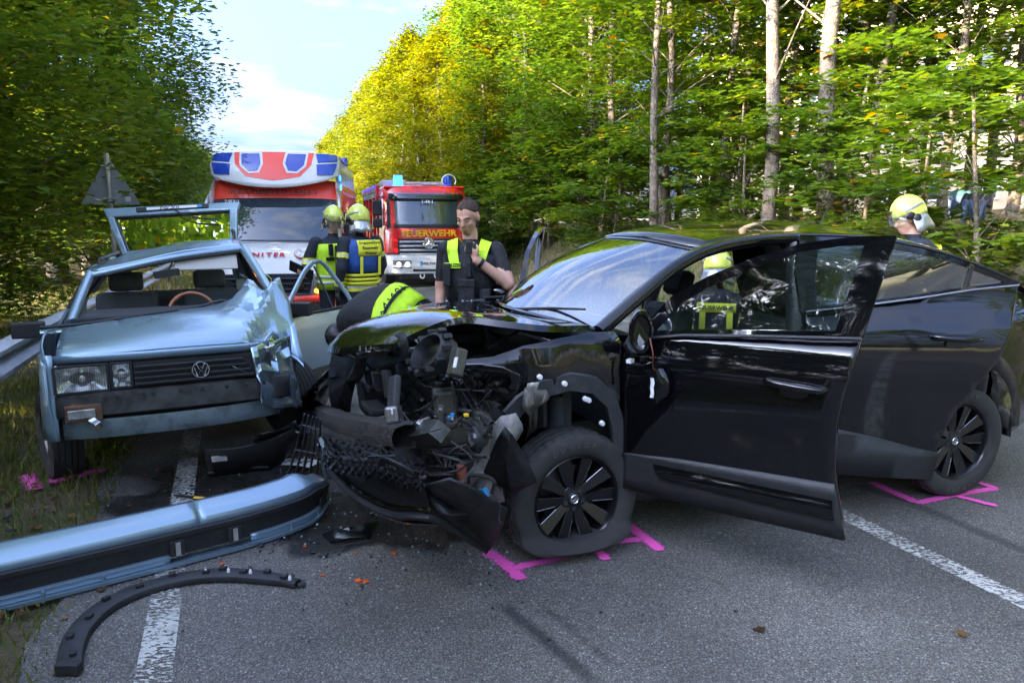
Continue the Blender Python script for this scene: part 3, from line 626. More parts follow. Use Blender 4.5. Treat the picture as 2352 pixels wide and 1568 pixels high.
# --- doors
def door(name, hx, hy, ang, side, low, clad, frame_o, frame_i, length, handle_u, handle_z, label, quarter=None, mir=None):
    a = R(ang); U = Vector((-math.cos(a), side*math.sin(a), 0)); Nn = Vector((math.sin(a), side*math.cos(a), 0))
    org = Vector((hx, side*hy, 0)); 
    def S(off=0.): return lambda u, z: org + U*u + Nn*((prof(z)-.87)*(1 if z < 1.12 else 1-.72*min(1, (z-1.12)/.3))+off) + Vector((0,0,z))
    th = .05*1
    flip = -1 if side < 0 else 1
    d = panel(name, low, S(), 'black_paint', OP, .045, .09, 50, inward=-Nn)
    d['label'] = label
    panel('cladding', clad, S(.012), 'black_plastic', d, .03, .12, 50, inward=-Nn)
    # window frame ring
    m = MB(); n = len(frame_o); rows = []
    for (ua, za), (ub, zb) in zip(frame_o, frame_i):
        rows.append([S()(ua, za), S()(ub, zb), S(-.035)(ub, zb), S(-.035)(ua, za), S()(ua, za)])
    m.grid(rows); m.build('window_frame', 'black_paint', d, smooth=35)
    g = panel('window_glass', frame_i, S(-.014), 'door_glass' if ang > 40 else 'rear_glass', d, 0, .15, 50)
    # inner trim card
    tr = [(u*.93+.03, .40+(z-.4)*.95) for u, z in low]; panel('door_card', tr, S(-.06), 'fabric_dark', d, .02, .15, 50, inward=-Nn)
    # handle: recess cup and grip
    m = MB(); cc = S(.0)(handle_u, handle_z)
    def hp(u, z, o): return S(o)(handle_u+u, handle_z+z)
    m.tube(crv([hp(-.13,.005,.0), hp(-.1,.006,.03), hp(0,.0,.042), hp(.1,-.004,.03), hp(.13,-.004,.0)], 12), [.008,.013,.015,.015,.016,.016,.016,.016,.015,.014,.012,.009], 8, flat=1.1)
    m.build('handle', 'black_paint', d, smooth=60)
    m = MB(); M_ = frame(hp(0, -.03, .004), U, (0,0,1)); m.lathe([(.0,-.003), (.055,.0), (.06,.006)], 18, 'z', M_ @ Matrix.Diagonal((1,.42,1,1))); m.build('handle_cup', 'rim_black', d, smooth=60)
    return d, S, U, Nn, org
low_f = [(0,.40), (0,1.0), (.02,1.06), (.07,1.095), (.3,1.14), (.6,1.165), (.93,1.185), (1.06,1.195), (1.02,1.0), (.995,.83), (1.0,.62), (1.03,.47), (1.055,.34), (.5,.335), (.03,.345)]
clad_f = [(-.005,.34), (.0,.52), (.3,.545), (.7,.56), (1.005,.57), (1.03,.46), (1.06,.33), (.5,.325)]
fo = [(.055,1.1), (.12,1.2), (.22,1.315), (.4,1.42), (.6,1.51), (.8,1.575), (1.0,1.605), (1.15,1.61), (1.105,1.4), (1.06,1.195), (.6,1.165), (.3,1.14), (.055,1.1)]
fi = [(.15,1.145), (.2,1.21), (.27,1.29), (.42,1.38), (.6,1.465), (.79,1.535), (.95,1.565), (1.035,1.57), (1.0,1.4), (.955,1.215), (.6,1.188), (.3,1.165), (.15,1.145)]
FD, FS, FU, FN, FO = door('front_door', 1.05, .87, 54, 1, low_f, clad_f, fo, fi, 1.06, .82, .975, 'black front door swung wide open with mirror shell hanging')
m = MB(); cc = FS(.03)(.92, .965); m.lathe([(0,.004), (.008,.004), (.011,-.004)], 12, 'z', frame(cc, FU, (0,0,1))); m.build('door_lock', 'chrome', FD, smooth=50)
m = MB(); m.tube([FS(.012)(u, z) for u, z in ((.06,1.1), (.3,1.14), (.6,1.163), (1.06,1.193))], .009, 6); m.build('belt_strip', 'black_plastic', FD, smooth=60)
# groove plate on the cladding
m = MB(); m.grid([[FS(.018)(u, z) for u, z in ((.18,.5), (.6,.5), (1.0,.5))], [FS(.036)(u, z) for u, z in ((.2,.465), (.6,.46), (1.01,.45))], [FS(.03)(u, z) for u, z in ((.22,.44), (.6,.43), (1.02,.42))]]); m.build('cladding_rib', 'black_paint', FD, smooth=50)
# mirror: stalk housing facing edge-on, glass gone, cover shell dangling by a wire
m = MB(); c = FS(.1)(.13, 1.155); M_ = frame(c, FN*.75+FU*.35, (0,0,1))
m.lathe([(.0,-.075), (.06,-.07), (.1,-.03), (.108,.0), (.1,.02), (.085,.022), (.07,.005)], 20, 'z', M_ @ Matrix.Rotation(R(90), 4, 'Y') @ Matrix.Diagonal((.55,1.0,1,1))); mo = m.build('mirror', 'black_paint', FD, smooth=50)
m = MB(); m.tube([FS()(.06,1.07), FS(.05)(.07,1.08), FS(.09)(.11,1.1)], [.05,.04,.05], 8); m.build('mirror_foot', 'black_plastic', FD, smooth=50)
m = MB(); m.tube(crv([FS(.1)(.18,1.13), FS(.11)(.21,1.06), FS(.08)(.2,1.0), FS(.06)(.205,.975)], 10), .003, 5); m.build('wire', 'brown_plastic', FD)
m = MB(); cc = FS(.03)(.205, .9)
for k in range(1):
    rows = []
    for i in range(9):
        t = i/8; w = .058*math.sin(math.pi*min(1, t*.8+.12))**.8*(1 if t < .75 else (1-t)/.25*.9+.1)
        rows.append([FS(.03+.03*math.cos(R(q*80)))(.205+w*q+.01*t, .985-.17*t) for q in (-1,-.6,-.2,.2,.6,1)])
    m.grid(rows)
m.build('mirror_cover', 'black_paint', FD, smooth=60)
m = MB(); m.grid([[FS(.0615+.002*math.sin(i*2+j))(.183+.009*j+.004*(i % 2), .94-.024*i) for j in range(3)] for i in range(5)]); m.build('scraped_paint', 'white_label', FD)
m = MB(); m.box(-.012,.012,-.009,.009,-.02,.02, frame(FS(.05)(.07,1.005), FU, (0,0,1))); m.build('connector', 'white_label', FD)
low_r = [(0,.32), (0,1.18), (.3,1.215), (.6,1.26), (.86,1.305), (1.09,1.33), (1.085,1.24), (1.05,1.1), (1.0,.96), (.9,.8), (.8,.64), (.74,.48), (.72,.28), (.4,.29)]
clad_r = [(0,.3), (0,.55), (.2,.55), (.4,.51), (.6,.455), (.745,.425), (.725,.27), (.4,.28)]
fo_r = [(-.02,1.18), (-.06,1.4), (-.04,1.59), (.2,1.585), (.42,1.56), (.6,1.525), (.75,1.483), (.92,1.42), (1.095,1.345), (1.085,1.325), (.86,1.302), (.6,1.258), (.3,1.213), (-.02,1.18)]
fi_r = [(.06,1.215), (.045,1.4), (.055,1.54), (.2,1.545), (.42,1.522), (.6,1.488), (.75,1.447), (.9,1.39), (1.02,1.345), (.97,1.338), (.86,1.325), (.6,1.282), (.3,1.238), (.06,1.215)]
RD_, RS, RU, RN_, RO = door('rear_door', -.02, .885, 22, 1, low_r, clad_r, fo_r, fi_r, 1.08, .775, 1.055, 'black rear door standing slightly ajar')
m = MB(); m.tube([RS(.008)(u, z) for u, z in ((0,1.185), (.3,1.22), (.6,1.262), (.86,1.306), (1.09,1.332))], .007, 6); m.build('belt_strip', 'rim_edge', RD_, smooth=60)
m = MB(); m.tube([RS(.004)(u, z) for u, z in fo_r[2:9]], .006, 6); m.build('frame_strip', 'black_plastic', RD_, smooth=60)
m = MB(); m.tube(crv([RS(-.004)(u, z) for u, z in ((1.088,1.32), (1.085,1.24), (1.05,1.1), (1.0,.96), (.9,.8), (.8,.64), (.742,.48), (.722,.28))], 20), .0035, 6); m.build('door_edge', 'black_plastic', RD_, smooth=60)
m = MB(); m.tube([RS(-.01)(.835,1.315), RS(-.01)(.85,1.43)], .013, 6); m.build('window_bar', 'black_plastic', RD_)
# far side: front door open, rear door shut
FRD = door('front_door', 1.05, .87, 62, -1, low_f, clad_f, fo, fi, 1.06, .82, .975, 'black passenger door standing open on the far side')
m = MB(); q = FRD[1](.09)(.14, 1.14); m.ell(q, (.11,.07,.075)); m.tube([q, FRD[1](0)(.1,1.08)], .03, 6); m.build('mirror', 'black_paint', FRD[0], smooth=60)
lowr_far = lambda L_: [(u, z if z < 1.42 else 1.42+(z-1.42)*.5) for u, z in L_]
door('rear_door', -.02, .885, 66, -1, low_r, clad_r, lowr_far(fo_r), lowr_far(fi_r), 1.08, .775, 1.055, 'black rear door opened on the far side')
# --- interior
def seat(x, y, parent=OP):
    m = MB(); m.box(x-.02, x+.5, y-.25, y+.25, .35, .56); o = m.build('seat', 'fabric_dark', parent, bevel=.07)
    m = MB(); m.box(-.07, .08, -.24, .24, 0, .62, Matrix.Translation((x,y,.5)) @ Matrix.Rotation(R(-16), 4, 'Y')); m.build('backrest', 'fabric_dark', o, bevel=.06)
    m = MB(); m.box(-.05, .05, -.13, .13, .68, .86, Matrix.Translation((x,y,.5)) @ Matrix.Rotation(R(-16), 4, 'Y')); m.build('headrest', 'fabric_dark', o, bevel=.04)
seat(-.05, .36); seat(.22, -.36)
m = MB(); m.box(-1.05, -.55, -.6, .6, .35, .55); m.box(-.1,.08,-.6,.6,0,.55, Matrix.Translation((-1.05,0,.5)) @ Matrix.Rotation(R(-20), 4, 'Y')); m.build('rear_bench', 'fabric_dark', OP, bevel=.06)
m = MB(); m.grid([[Vector((1.2-.05*abs(y)-.0, y, 1.08)) for y in np.linspace(-.66,.66,7)], [Vector((.95, y, 1.09+.02*math.cos(y*3))) for y in np.linspace(-.68,.68,7)], [Vector((.72, y, 1.02)) for y in np.linspace(-.68,.68,7)], [Vector((.7, y, .8)) for y in np.linspace(-.68,.68,7)], [Vector((.85, y, .45)) for y in np.linspace(-.68,.68,7)]]); m.build('dashboard', 'dark_plastic', OP, smooth=50)
m = MB(); Ms = Matrix.Translation((.6,.36,.95)) @ Matrix.Rotation(R(-25), 4, 'Y'); m.tube([Ms @ Vector((0, .18*math.cos(t), .18*math.sin(t))) for t in np.linspace(0, 2*math.pi, 25)], .016, 8, caps=False); m.ell(Ms @ Vector((.02,0,0)), (.03,.09,.07)); m.tube([Ms @ Vector((0,-.17,0)), Ms @ Vector((0,.17,0))], .014, 6); m.build('steering_wheel', 'dark_plastic', OP, smooth=60)
m = MB(); rr = random.Random(2); m.ell((.58,.34,.93), (.07,.2,.17), n=14, k=10); m.v = [tuple(Vector(v)+Vector((rr.uniform(-.02,.02),)*3)) for v in m.v]; m.build('airbag', 'silver_liner', OP, smooth=60)
# --- wheels
def wheel(x, y, side, name='wheel', flat=0., steer=0., camber=0.):
    rt = .345; w = .105
    M_ = Matrix.Translation((x, y, rt - flat*.045)) @ Matrix.Rotation(R(steer), 4, 'Z') @ Matrix.Rotation(R(camber), 4, 'X') @ (Matrix.Identity(4) if side > 0 else Matrix.Rotation(math.pi, 4, 'Z'))
    mb = MB()
    prof_ = [(.236,-w*.9), (.262,-w*1.02), (.305,-w*1.05), (.332,-w*.92), (rt-.002,-w*.7), (rt-.008,-w*.66), (rt-.008,-w*.6), (rt,-w*.56), (rt+.001,-.03), (rt-.009,-.027), (rt-.009,-.018), (rt+.001,-.015), (rt+.001,.015), (rt-.009,.018), (rt-.009,.027), (rt+.001,.03), (rt,w*.56), (rt-.008,w*.6), (rt-.008,w*.66), (rt-.002,w*.7), (.332,w*.92), (.305,w*1.05), (.262,w*1.02), (.236,w*.9), (.23,w*.8), (.23,-w*.8)]
    NS = 120; mb.lathe(prof_, NS, 'y', closed=True)
    V = []
    for iv, v in enumerate(mb.v):
        rv = math.hypot(v[0], v[2]); a_, ir = iv % NS, iv // NS
        if rv > rt-.004 and (a_+(1 if v[1] > .02 else 0)) % 3 == 0: v = (v[0]*(rv-.007)/rv, v[1], v[2]*(rv-.007)/rv)
        p = M_ @ Vector(v)
        if flat and p.z < .16:
            d = max(0, .16-p.z); p.z = .16 - d*.60 if p.z > -.2 else p.z; k = min(1, d/.16)
            rad = (p - Vector((x, y, p.z))); p.y += side*.055*k*(1 if (p.y-y)*side > 0 else -.4); p.x += rad.x*.32*k
        p.z = max(p.z, .002)
        V.append(p)
    mb.v = V; t = mb.build(name, 'rubber', OP, smooth=40)
    mb = MB(); mb.lathe([(.234,-.09), (.234,.086), (.226,.094), (.218,.086), (.212,.02), (.207,-.05), (.207,-.09)], 48, 'y', M_); rim = mb.build('rim', 'rim_black', t, smooth=40)
    mb = MB(); mb.lathe([(.0,.062), (.03,.062), (.034,.058), (.07,.054), (.075,.03)], 24, 'y', M_)
    for k in range(5):
        a = R(90 + 72*k)
        for sgn in (-1, 1):
            for q in range(1):
                p0 = (.05, sgn*.016); p1 = (.205, sgn*.062)
                def pt(r_, t_, yy): c, s_ = math.cos(a), math.sin(a); return M_ @ Vector((r_*c - t_*s_, yy, r_*s_ + t_*c))
                wv = .021
                mb.add([pt(.045, sgn*.0-0, .055), pt(.05, sgn*.04, .05), pt(.21, sgn*.1, .066), pt(.22, sgn*.03, .08), pt(.045, sgn*.0, .02), pt(.05, sgn*.04, .02), pt(.21, sgn*.1, .03), pt(.22, sgn*.03, .03)], [(0,1,2,3), (0,4,5,1), (1,5,6,2), (2,6,7,3), (3,7,4,0)])
    mb.build('spokes', 'rim_black', t, smooth=30, bevel=.003)
    mb = MB()
    for k in range(5):
        a = R(90+72*k)
        for sgn in (-1, 1):
            def pt(r_, t_, yy): c, s_ = math.cos(a), math.sin(a); return M_ @ Vector((r_*c - t_*s_, yy, r_*s_ + t_*c))
            mb.tube([pt(.09, sgn*.056, .0545), pt(.208, sgn*.0995, .0675)], .0016, 4)
    mb.build('spoke_edge', 'rim_edge', t)
    for k in range(5):
        mb = MB(); a = R(54+72*k); mb.lathe([(0,-.003), (.009,-.003), (.0115,.002)], 10, 'y', M_ @ Matrix.Translation((.05*math.cos(a), .056, .05*math.sin(a))))
        mb.build('lug_nut', 'dark_plastic', t)
    mb = MB(); mb.lathe([(.017,.063), (.0205,.0655), (.024,.063)], 20, 'y', M_); mb.add([M_ @ Vector(p) for p in ((-.022,.066,.003), (.003,.066,-.002), (-.003,.066,.006), (.022,.066,-.003), (.0,.066,.0015), (.004,.066,-.0045))], [(0,1,4), (2,5,3)]); mb.build('wheel_badge', 'chrome', t)
    for k, ch in enumerate('DUNLOP'):
        for base_ in (78, 258):
            a = R(base_+k*8.5-15); c, s_ = math.cos(a), math.sin(a); text('tyre_letter', ch, .034, 'tyre_print', t, M_ @ frame(Vector((.29*c, w*1.05+.003, .29*s_)), (-s_,0,c), (c,0,s_)), .001, bold=.001) if side > 0 and (flat == 0 or s_ > 0) else None
    mb = MB(); mb.lathe([(0,-.03), (.15,-.03), (.15,-.045), (0,-.045)], 28, 'y', M_); mb.build('brake_disc', 'grey_metal', t, smooth=30)
    return t
w1 = wheel(1.3, .8, 1, flat=1., steer=4); w1['label'] = 'flat torn front tyre on black rim'
wheel(-1.22, .775, 1); wheel(1.3, -.8, -1, steer=4); wheel(-1.22, -.775, -1)
# --- torn open nose
def hood():
    # rows run from the far edge to the near edge; columns back to front
    far = [(1.16,-.72,1.125), (1.5,-.73,1.10), (1.85,-.7,1.05), (2.1,-.62,.98), (2.22,-.5,.9)]
    f3 = [(1.36,-.36,1.155), (1.65,-.38,1.17), (1.95,-.36,1.12), (2.22,-.33,1.03), (2.33,-.3,.95)]
    mid = [(1.42,0,1.165), (1.7,0,1.185), (2.0,0,1.17), (2.27,0,1.085), (2.38,0,.99)]
    n3 = [(1.37,.36,1.16), (1.62,.38,1.195), (1.86,.36,1.21), (2.1,.33,1.14), (2.3,.28,1.03)]
    near = [(1.17,.73,1.15), (1.42,.77,1.165), (1.62,.73,1.19), (1.84,.62,1.20), (2.12,.5,1.07)]
    cols = [crv(c, 15) for c in (far, f3, mid, n3, near)]; rows = []
    for i in range(15): 
        r = crv([c[i] for c in cols], 19)
        rows.append([p + Vector((0,0,.012*math.sin(p.x*9+p.y*5)*max(0, (p.x-1.7)))) for p in r])
    m = MB(); m.grid(rows); h = m.build('bonnet', 'black_paint', OP, smooth=60, fix=False)
    # turned-down skirts, front and near side
    m = MB(); fr = rows[-1]; m.grid([fr, [p + Vector((.012,0,-.035)) for p in fr], [p + Vector((-.03,0,-.06)) for p in fr]]); m.build('bonnet_lip', 'black_paint', h, smooth=60)
    nr = [r[-1] for r in rows]; m = MB(); m.grid([nr, [p + Vector((.0,.012,-.03)) for p in nr], [p + Vector((0,-.03,-.04)) for p in nr]]); m.build('bonnet_edge', 'black_paint', h, smooth=60)
    m = MB(); rr = [[p + Vector((0,0,-.03)) for p in r] for r in rows]; m.grid(rr); m.build('bonnet_liner', 'dark_plastic', h, smooth=60)
    m = MB(); rg_ = random.Random(8)
    for i in range(26):
        p = rows[2+i % 9][4+(i*5) % 11] + Vector((rg_.uniform(-.03,.03), rg_.uniform(-.03,.03), .004)); a = rg_.uniform(0,3); s_ = rg_.uniform(.004,.012)
        m.add([p+Vector((s_*math.cos(a+k*2.1), s_*math.sin(a+k*2.1), .002*k)) for k in range(3)], [(0,1,2)])
    m.build('glass_crumbs', 'leaf_chip', h)
mat('leaf_chip', (.3,.38,.36), .2)
hood()
rgo = random.Random(21)
def blk(name, m_, c, sx, sy_, sz, rot=(0,0,0), bev=.008, par=None):
    M_ = Matrix.Translation(c) @ Euler([R(q) for q in rot]).to_matrix().to_4x4(); b = MB(); b.box(-sx/2,sx/2,-sy_/2,sy_/2,-sz/2,sz/2, M_); return b.build(name, m_, par or OP, bevel=bev)
def hull(name, pts_px, depths, m_, th=.012, par=None, crump=0.):
    """bent sheet: photo outline set at local x depths, given thickness"""
    V = [ob(px, py, x) for (px, py), x in zip(pts_px, depths)]; c = sum(V, Vector())/len(V)
    V2 = []; n = len(V)
    for i in range(n): V2 += [V[i], V[i].lerp(V[(i+1) % n], .5) + Vector((rgo.uniform(-1,1), rgo.uniform(-1,1), rgo.uniform(-1,1)))*crump]
    n2 = len(V2); inner = [p.lerp(c, .5) + Vector((rgo.uniform(-1,1), rgo.uniform(-1,1), rgo.uniform(-1,1)))*crump*1.6 for p in V2]; b = MB()
    b.add(V2+inner+[c], [(i, (i+1) % n2, n2+(i+1) % n2, n2+i) for i in range(n2)] + [(n2+i, n2+(i+1) % n2, 2*n2) for i in range(n2)])
    return b.build(name, m_, par or OP, smooth=35 if not crump else 25, solid=th, fix=False)
# firewall and engine bay floor: dark surfaces behind everything
m = MB(); m.box(1.25,1.3,-.7,.7,.3,1.02); m.build('firewall', 'dark_plastic', OP)
m = MB(); m.box(1.3,2.05,-.6,.5,.24,.3); m.build('subframe', 'dark_plastic', OP, bevel=.02)
m = MB(); m.box(1.86,1.9,-.62,.42,.32,.93); m.build('radiator', 'black_plastic', OP, bevel=.01)
m = MB(); m.box(1.86,1.96,-.66,.5,.9,.96); m.build('slam_panel', 'black_plastic', OP, bevel=.02)
m = MB(); m.box(1.4,1.82,-.45,.35,.5,.95); m.build('engine_block', 'dark_plastic', OP, bevel=.05)
m = MB(); m.box(1.5,1.8,-.35,.05,.95,1.03); eo = m.build('engine_cover', 'black_plastic', OP, bevel=.03)
m = MB(); b0 = ob(1105, 800, 1.55); m.grid([[b0+Vector((0,-.045,-.03)), b0+Vector((0,.055,-.03))], [b0+Vector((-.06,-.045,.035)), b0+Vector((-.06,.055,.035))]]); lo = m.build('paper_label', 'white_label', OP)
for k in range(5): pass
m = MB()
for k in range(9): m.box(1.38,1.5,.05+k*.045,.075+k*.045,1.03,1.05)
m.build('cowl_grille', 'black_plastic', OP)
# strut tower / inner wing on the near side
m = MB(); m.tube([(1.32,.5,.9), (1.32,.52,.6)], [.12,.13], 14); m.build('strut_tower', 'black_plastic', OP, bevel=.01)
m = MB(); m.tube([(1.3,.62,.85), (1.3,.66,.4)], [.035,.03], 8); m.tube([(1.3,.64,.78), (1.3,.66,.52)], [.06,.06], 10); m.build('spring_strut', 'dark_plastic', OP, smooth=40)
m = MB(); m.tube([(1.2,.55,1.0), (1.5,.62,.99), (1.75,.6,.93), (1.92,.56,.86)], [.035,.04,.04,.035], 8); m.build('inner_wing_rail', 'black_plastic', OP, smooth=50)
# bonnet prop
m = MB(); m.tube([ob(1215,745,1.38), ob(1120,800,1.62)], .007, 6); m.build('bonnet_prop', 'black_plastic', OP)
# cross-car crash beam with its foam, crumpled metal end
mat('foam_brown', (.03,.026,.021), .9, noise=.4, nscale=16., bump=(.9, 40., .012))
pts = crv([ob(738,948,2.36), ob(780,968,2.33), ob(850,985,2.25), ob(930,1003,2.14)], 14); m = MB(); rows = []
for i, p in enumerate(pts):
    h_ = .058+.004*math.sin(i*1.9); rows.append([p+Vector((dx, 0, dz*h_/.06)) for dx, dz in ((-.05,.055), (.0,.06), (.045,.045), (.06,.0), (.05,-.05), (.0,-.06), (-.05,-.055), (-.05,.055))])
m.grid(rows); m.build('bumper_foam', 'foam_brown', OP, smooth=35, fix=False)
pts = [ob(905,992,2.1), ob(960,1000,2.06), ob(1010,990,2.03)]
m = MB(); m.tube(crv(pts, 6), [.07,.066,.07,.06,.068,.05], 4, flat=1., up=(0,0,1)); m.build('crash_beam', 'grey_metal', OP, smooth=20)
hull('beam_end', [(955,965), (1005,955), (1022,985), (1018,1020), (975,1022), (960,1000)], [2.06,2.02,1.98,2.0,2.04,2.08], 'chrome_crushed', .006, crump=.02) if False else None
mat('crushed_alu', (.6,.6,.6), .28, metal=.9, noise=.3, nscale=25.)
hull('beam_end', [(955,965), (1005,955), (1022,985), (1018,1020), (975,1022), (960,1000)], [2.06,2.02,1.98,2.0,2.04,2.08], 'crushed_alu', .006, crump=.022)
# lamp carrier and radiator pack
o = blk('radiator_pack', 'black_plastic', ob(855,905,2.02), .16, .3, .26, (0,6,4), .012)
for k in range(4): blk('rib', 'dark_plastic', ob(825+k*22,870+k*4,2.13), .03, .055, .1+.05*(k % 2), (0,8,10*k), .006, o)
blk('shelf', 'dark_plastic', ob(860,935,2.14), .1, .26, .03, (0,0,5), .006, o); blk('shelf', 'dark_plastic', ob(850,880,2.12), .08, .24, .022, (0,8,5), .006, o)
blk('latch', 'grey_metal', ob(870,850,2.08), .02, .03, .05, (0,20,0), .004, o)
o = blk('lamp_bracket', 'dark_plastic', ob(905,905,2.2), .035, .075, .16, (18,-12,10), .01)
blk('bracket_foot', 'grey_metal', ob(905,952,2.21), .06, .11, .075, (12,8,-20), .012, o); blk('bracket_tab', 'white_label', ob(900,945,2.245), .004, .02, .018, (0,0,0), 0, o)
# headlamp ring hanging loose
c = ob(992, 812, 2.02); M_ = Matrix.Translation(c) @ Euler((R(18), R(-30), R(12))).to_matrix().to_4x4() @ Matrix.Diagonal((1,1.25,.85,1))
m = MB(); m.lathe([(.075,-.06), (.105,-.05), (.115,.0), (.105,.03), (.09,.035), (.082,.01), (.078,-.03)], 18, 'x', M_); o = m.build('headlamp_housing', 'black_plastic', OP, smooth=35)
m = MB(); m.lathe([(0,.012), (.05,.008), (.08,-.01)], 18, 'x', M_); m.build('lamp_lens', 'rim_black', o, smooth=50)
o2 = blk('lamp_module', 'olive_metal', ob(1050,832,2.0), .05, .06, .11, (14,-20,10), .008, o); blk('sticker', 'white_label', ob(1046,832,2.035), .004, .022, .04, (14,-20,10), 0, o)
m = MB()
for k in range(11):
    a = k*.57; p = M_ @ Vector((.02, .118*math.cos(a), .118*math.sin(a))); m.box(-.02,.02,-.012,.012,-.012,.012, Matrix.Translation(p) @ Euler((a,0,.3)).to_matrix().to_4x4())
m.build('lamp_tabs', 'black_plastic', o, bevel=.003)
# olive chassis metal on the near rail
blk('chassis_leg', 'olive_metal', ob(1052,985,1.9), .3, .12, .11, (0,6,-6), .01)
blk('leg_plate', 'olive_metal', ob(1022,930,1.93), .1, .1, .15, (0,4,-6), .012); blk('leg_plate', 'olive_metal', ob(1015,975,1.99), .03, .13, .16, (0,4,-14), .006)
m = MB(); 
for (px, py) in ((1092,1003), (1040,962), (1012,940)): m.lathe([(0,.012), (.012,.01), (.014,0)], 8, 'x', Matrix.Translation(ob(px,py,2.02)))
m.build('bolt', 'grey_metal', OP)
for px, py, mm in ((1040,952,'blue_plastic'), (1071,953,'yellow_plastic'), (1033,958,'blue_plastic')): blk('plug', mm, ob(px,py,2.0), .015, .018, .012, (0,0,20), .002)
# horn
M_ = Matrix.Translation(ob(1098,1002,1.93)) @ Euler((0, R(-8), R(10))).to_matrix().to_4x4()
m = MB(); m.lathe([(0,.03), (.012,.032), (.018,.02), (.035,.028), (.044,.015), (.047,-.01), (.04,-.03), (0,-.03)], 22, 'x', M_); m.build('horn', 'dark_plastic', OP, smooth=40)
# crumpled silver arch liner, torn down over the wheel front
hull('arch_liner', [(1150,955), (1185,948), (1200,985), (1165,1040), (1150,1080), (1155,1120), (1160,1150), (1110,1160), (1075,1135), (1080,1085), (1110,1020)], [1.72,1.66,1.6,1.66,1.7,1.7,1.68,1.76,1.82,1.84,1.8], 'silver_liner', .006, crump=.022)
hull('arch_bracket', [(1205,890), (1255,895), (1262,915), (1238,930), (1232,985), (1205,1010), (1215,955), (1198,935)], [1.6,1.5,1.49,1.52,1.52,1.56,1.58,1.62], 'olive_metal', .006, crump=.01)
hull('torn_strip', [(1212,880), (1238,878), (1228,925), (1205,945)], [1.66,1.62,1.62,1.66], 'silver_liner', .005, crump=.006)
hull('wing_splinter', [(1160,978), (1185,1010), (1235,1105), (1180,1132), (1140,1110), (1112,1080), (1135,1020)], [1.78,1.7,1.6,1.68,1.74,1.8,1.8], 'black_plastic', .008, crump=.006)
# lower bumper: fog-lamp corner and splitter lip
hull('bumper_corner', [(965,1112), (1035,1095), (1110,1130), (1165,1165), (1150,1215), (1118,1268), (1060,1215), (1005,1175)], [2.1,2.06,1.92,1.78,1.76,1.76,1.9,2.05], 'black_plastic', .012, crump=.008)
pts = [ob(738,1040,2.44), ob(765,1085,2.4), ob(820,1140,2.34), ob(900,1180,2.22), ob(985,1188,2.1), ob(1060,1225,1.93), ob(1115,1266,1.8)]
m = MB(); m.tube(crv(pts, 22), [.012]+[.026]*20+[.006], 7, flat=.7); m.build('splitter_lip', 'black_plastic', OP, smooth=50)
m = MB(); m.tube([p+Vector((.0,0,.035)) for p in crv(pts[:5], 16)], .012, 6); m.tube([p+Vector((-.03,0,-.03)) for p in crv(pts[:5], 16)], .014, 6); m.build('splitter_strip', 'black_paint', OP, smooth=50)
hull('lower_grille_shell', [(745,1000), (840,1035), (935,1070), (975,1110), (985,1185), (900,1172), (820,1130), (765,1075)], [2.4,2.33,2.2,2.1,2.06,2.18,2.3,2.38], 'black_plastic', .01, crump=.012)
# broken honeycomb of the grille: thin diagonal webs over the shell, some snapped
def gp(u, v): return ob(745+u*225, 998+u*62+v*(78-u*8)+6*math.sin(u*9), 2.46-.36*u+.03*math.sin(v*3.1))
m = MB()
for r_ in range(7):
    for c_ in range(15):
        if rgo.random() < .18: continue
        u, v = (c_+.5*(r_ % 2))/15, r_/7; a, b, c = gp(u, v), gp(u+.033, v+.07), gp(u+.066, v)
        for p, q in ((a, b), (b, c)): m.tube([p, q+Vector((rgo.uniform(-.01,.01), 0, rgo.uniform(-.006,.006)))], .0042, 4, flat=2.2)
o = m.build('grille_mesh', 'black_plastic', OP); o['kind'] = 'stuff'
# torn plastic skins: thin bent scraps caught in the wreck
m = MB()
for i in range(95):
    u, v = rgo.random(), rgo.random(); px = 775+u*350; py = 825+v*230+u*25; x = 2.2-.44*u-rgo.uniform(0,.14); c = ob(px, py, x)
    M_ = Matrix.Translation(c) @ Euler((R(rgo.uniform(0,180)), R(rgo.uniform(-50,50)), R(rgo.uniform(0,180)))).to_matrix().to_4x4(); l, w_ = rgo.uniform(.015,.055), rgo.uniform(.01,.035); k_ = rgo.uniform(-.5,.5)
    m.grid([[M_ @ Vector((l*(a-1)+rgo.uniform(-.006,.006), w_*(b-1)+rgo.uniform(-.005,.005), k_*l*(a-1)**2+rgo.uniform(-.004,.004))) for b in range(3)] for a in range(3)])
o = m.build('torn_plastic', 'black_plastic', OP, smooth=20, solid=.003); o['kind'] = 'stuff'
m = MB()
for i in range(34):
    a = [ob(rgo.uniform(800,1150), rgo.uniform(840,1100), rgo.uniform(1.8,2.15)) for _ in range(2)]; c = a[0].lerp(a[1], .5)+Vector((0, rgo.uniform(-.05,.05), -rgo.uniform(.02,.1))); b = a[0].lerp(a[1], .45); m.tube(crv([a[0], a[0].lerp(c,.6), b], 8), rgo.choice((.0025,.003,.004)), 4)
o = m.build('loom_wires', 'rubber', OP, smooth=60); o['kind'] = 'stuff'
hull('radiator_cowl', [(768,800), (832,790), (840,850), (815,880), (805,955), (765,940), (758,870)], [2.3,2.2,2.16,2.18,2.2,2.3,2.32], 'black_plastic', .01, crump=.015)
hull('lamp_cowl', [(850,770), (930,765), (940,820), (880,850), (845,830)], [2.15,2.08,2.06,2.12,2.16], 'black_plastic', .01, crump=.015)
hull('wing_flap', [(1040,838), (1110,835), (1195,860), (1185,905), (1120,940), (1075,900)], [1.98,1.9,1.78,1.74,1.82,1.93], 'black_paint', .008, crump=.012)
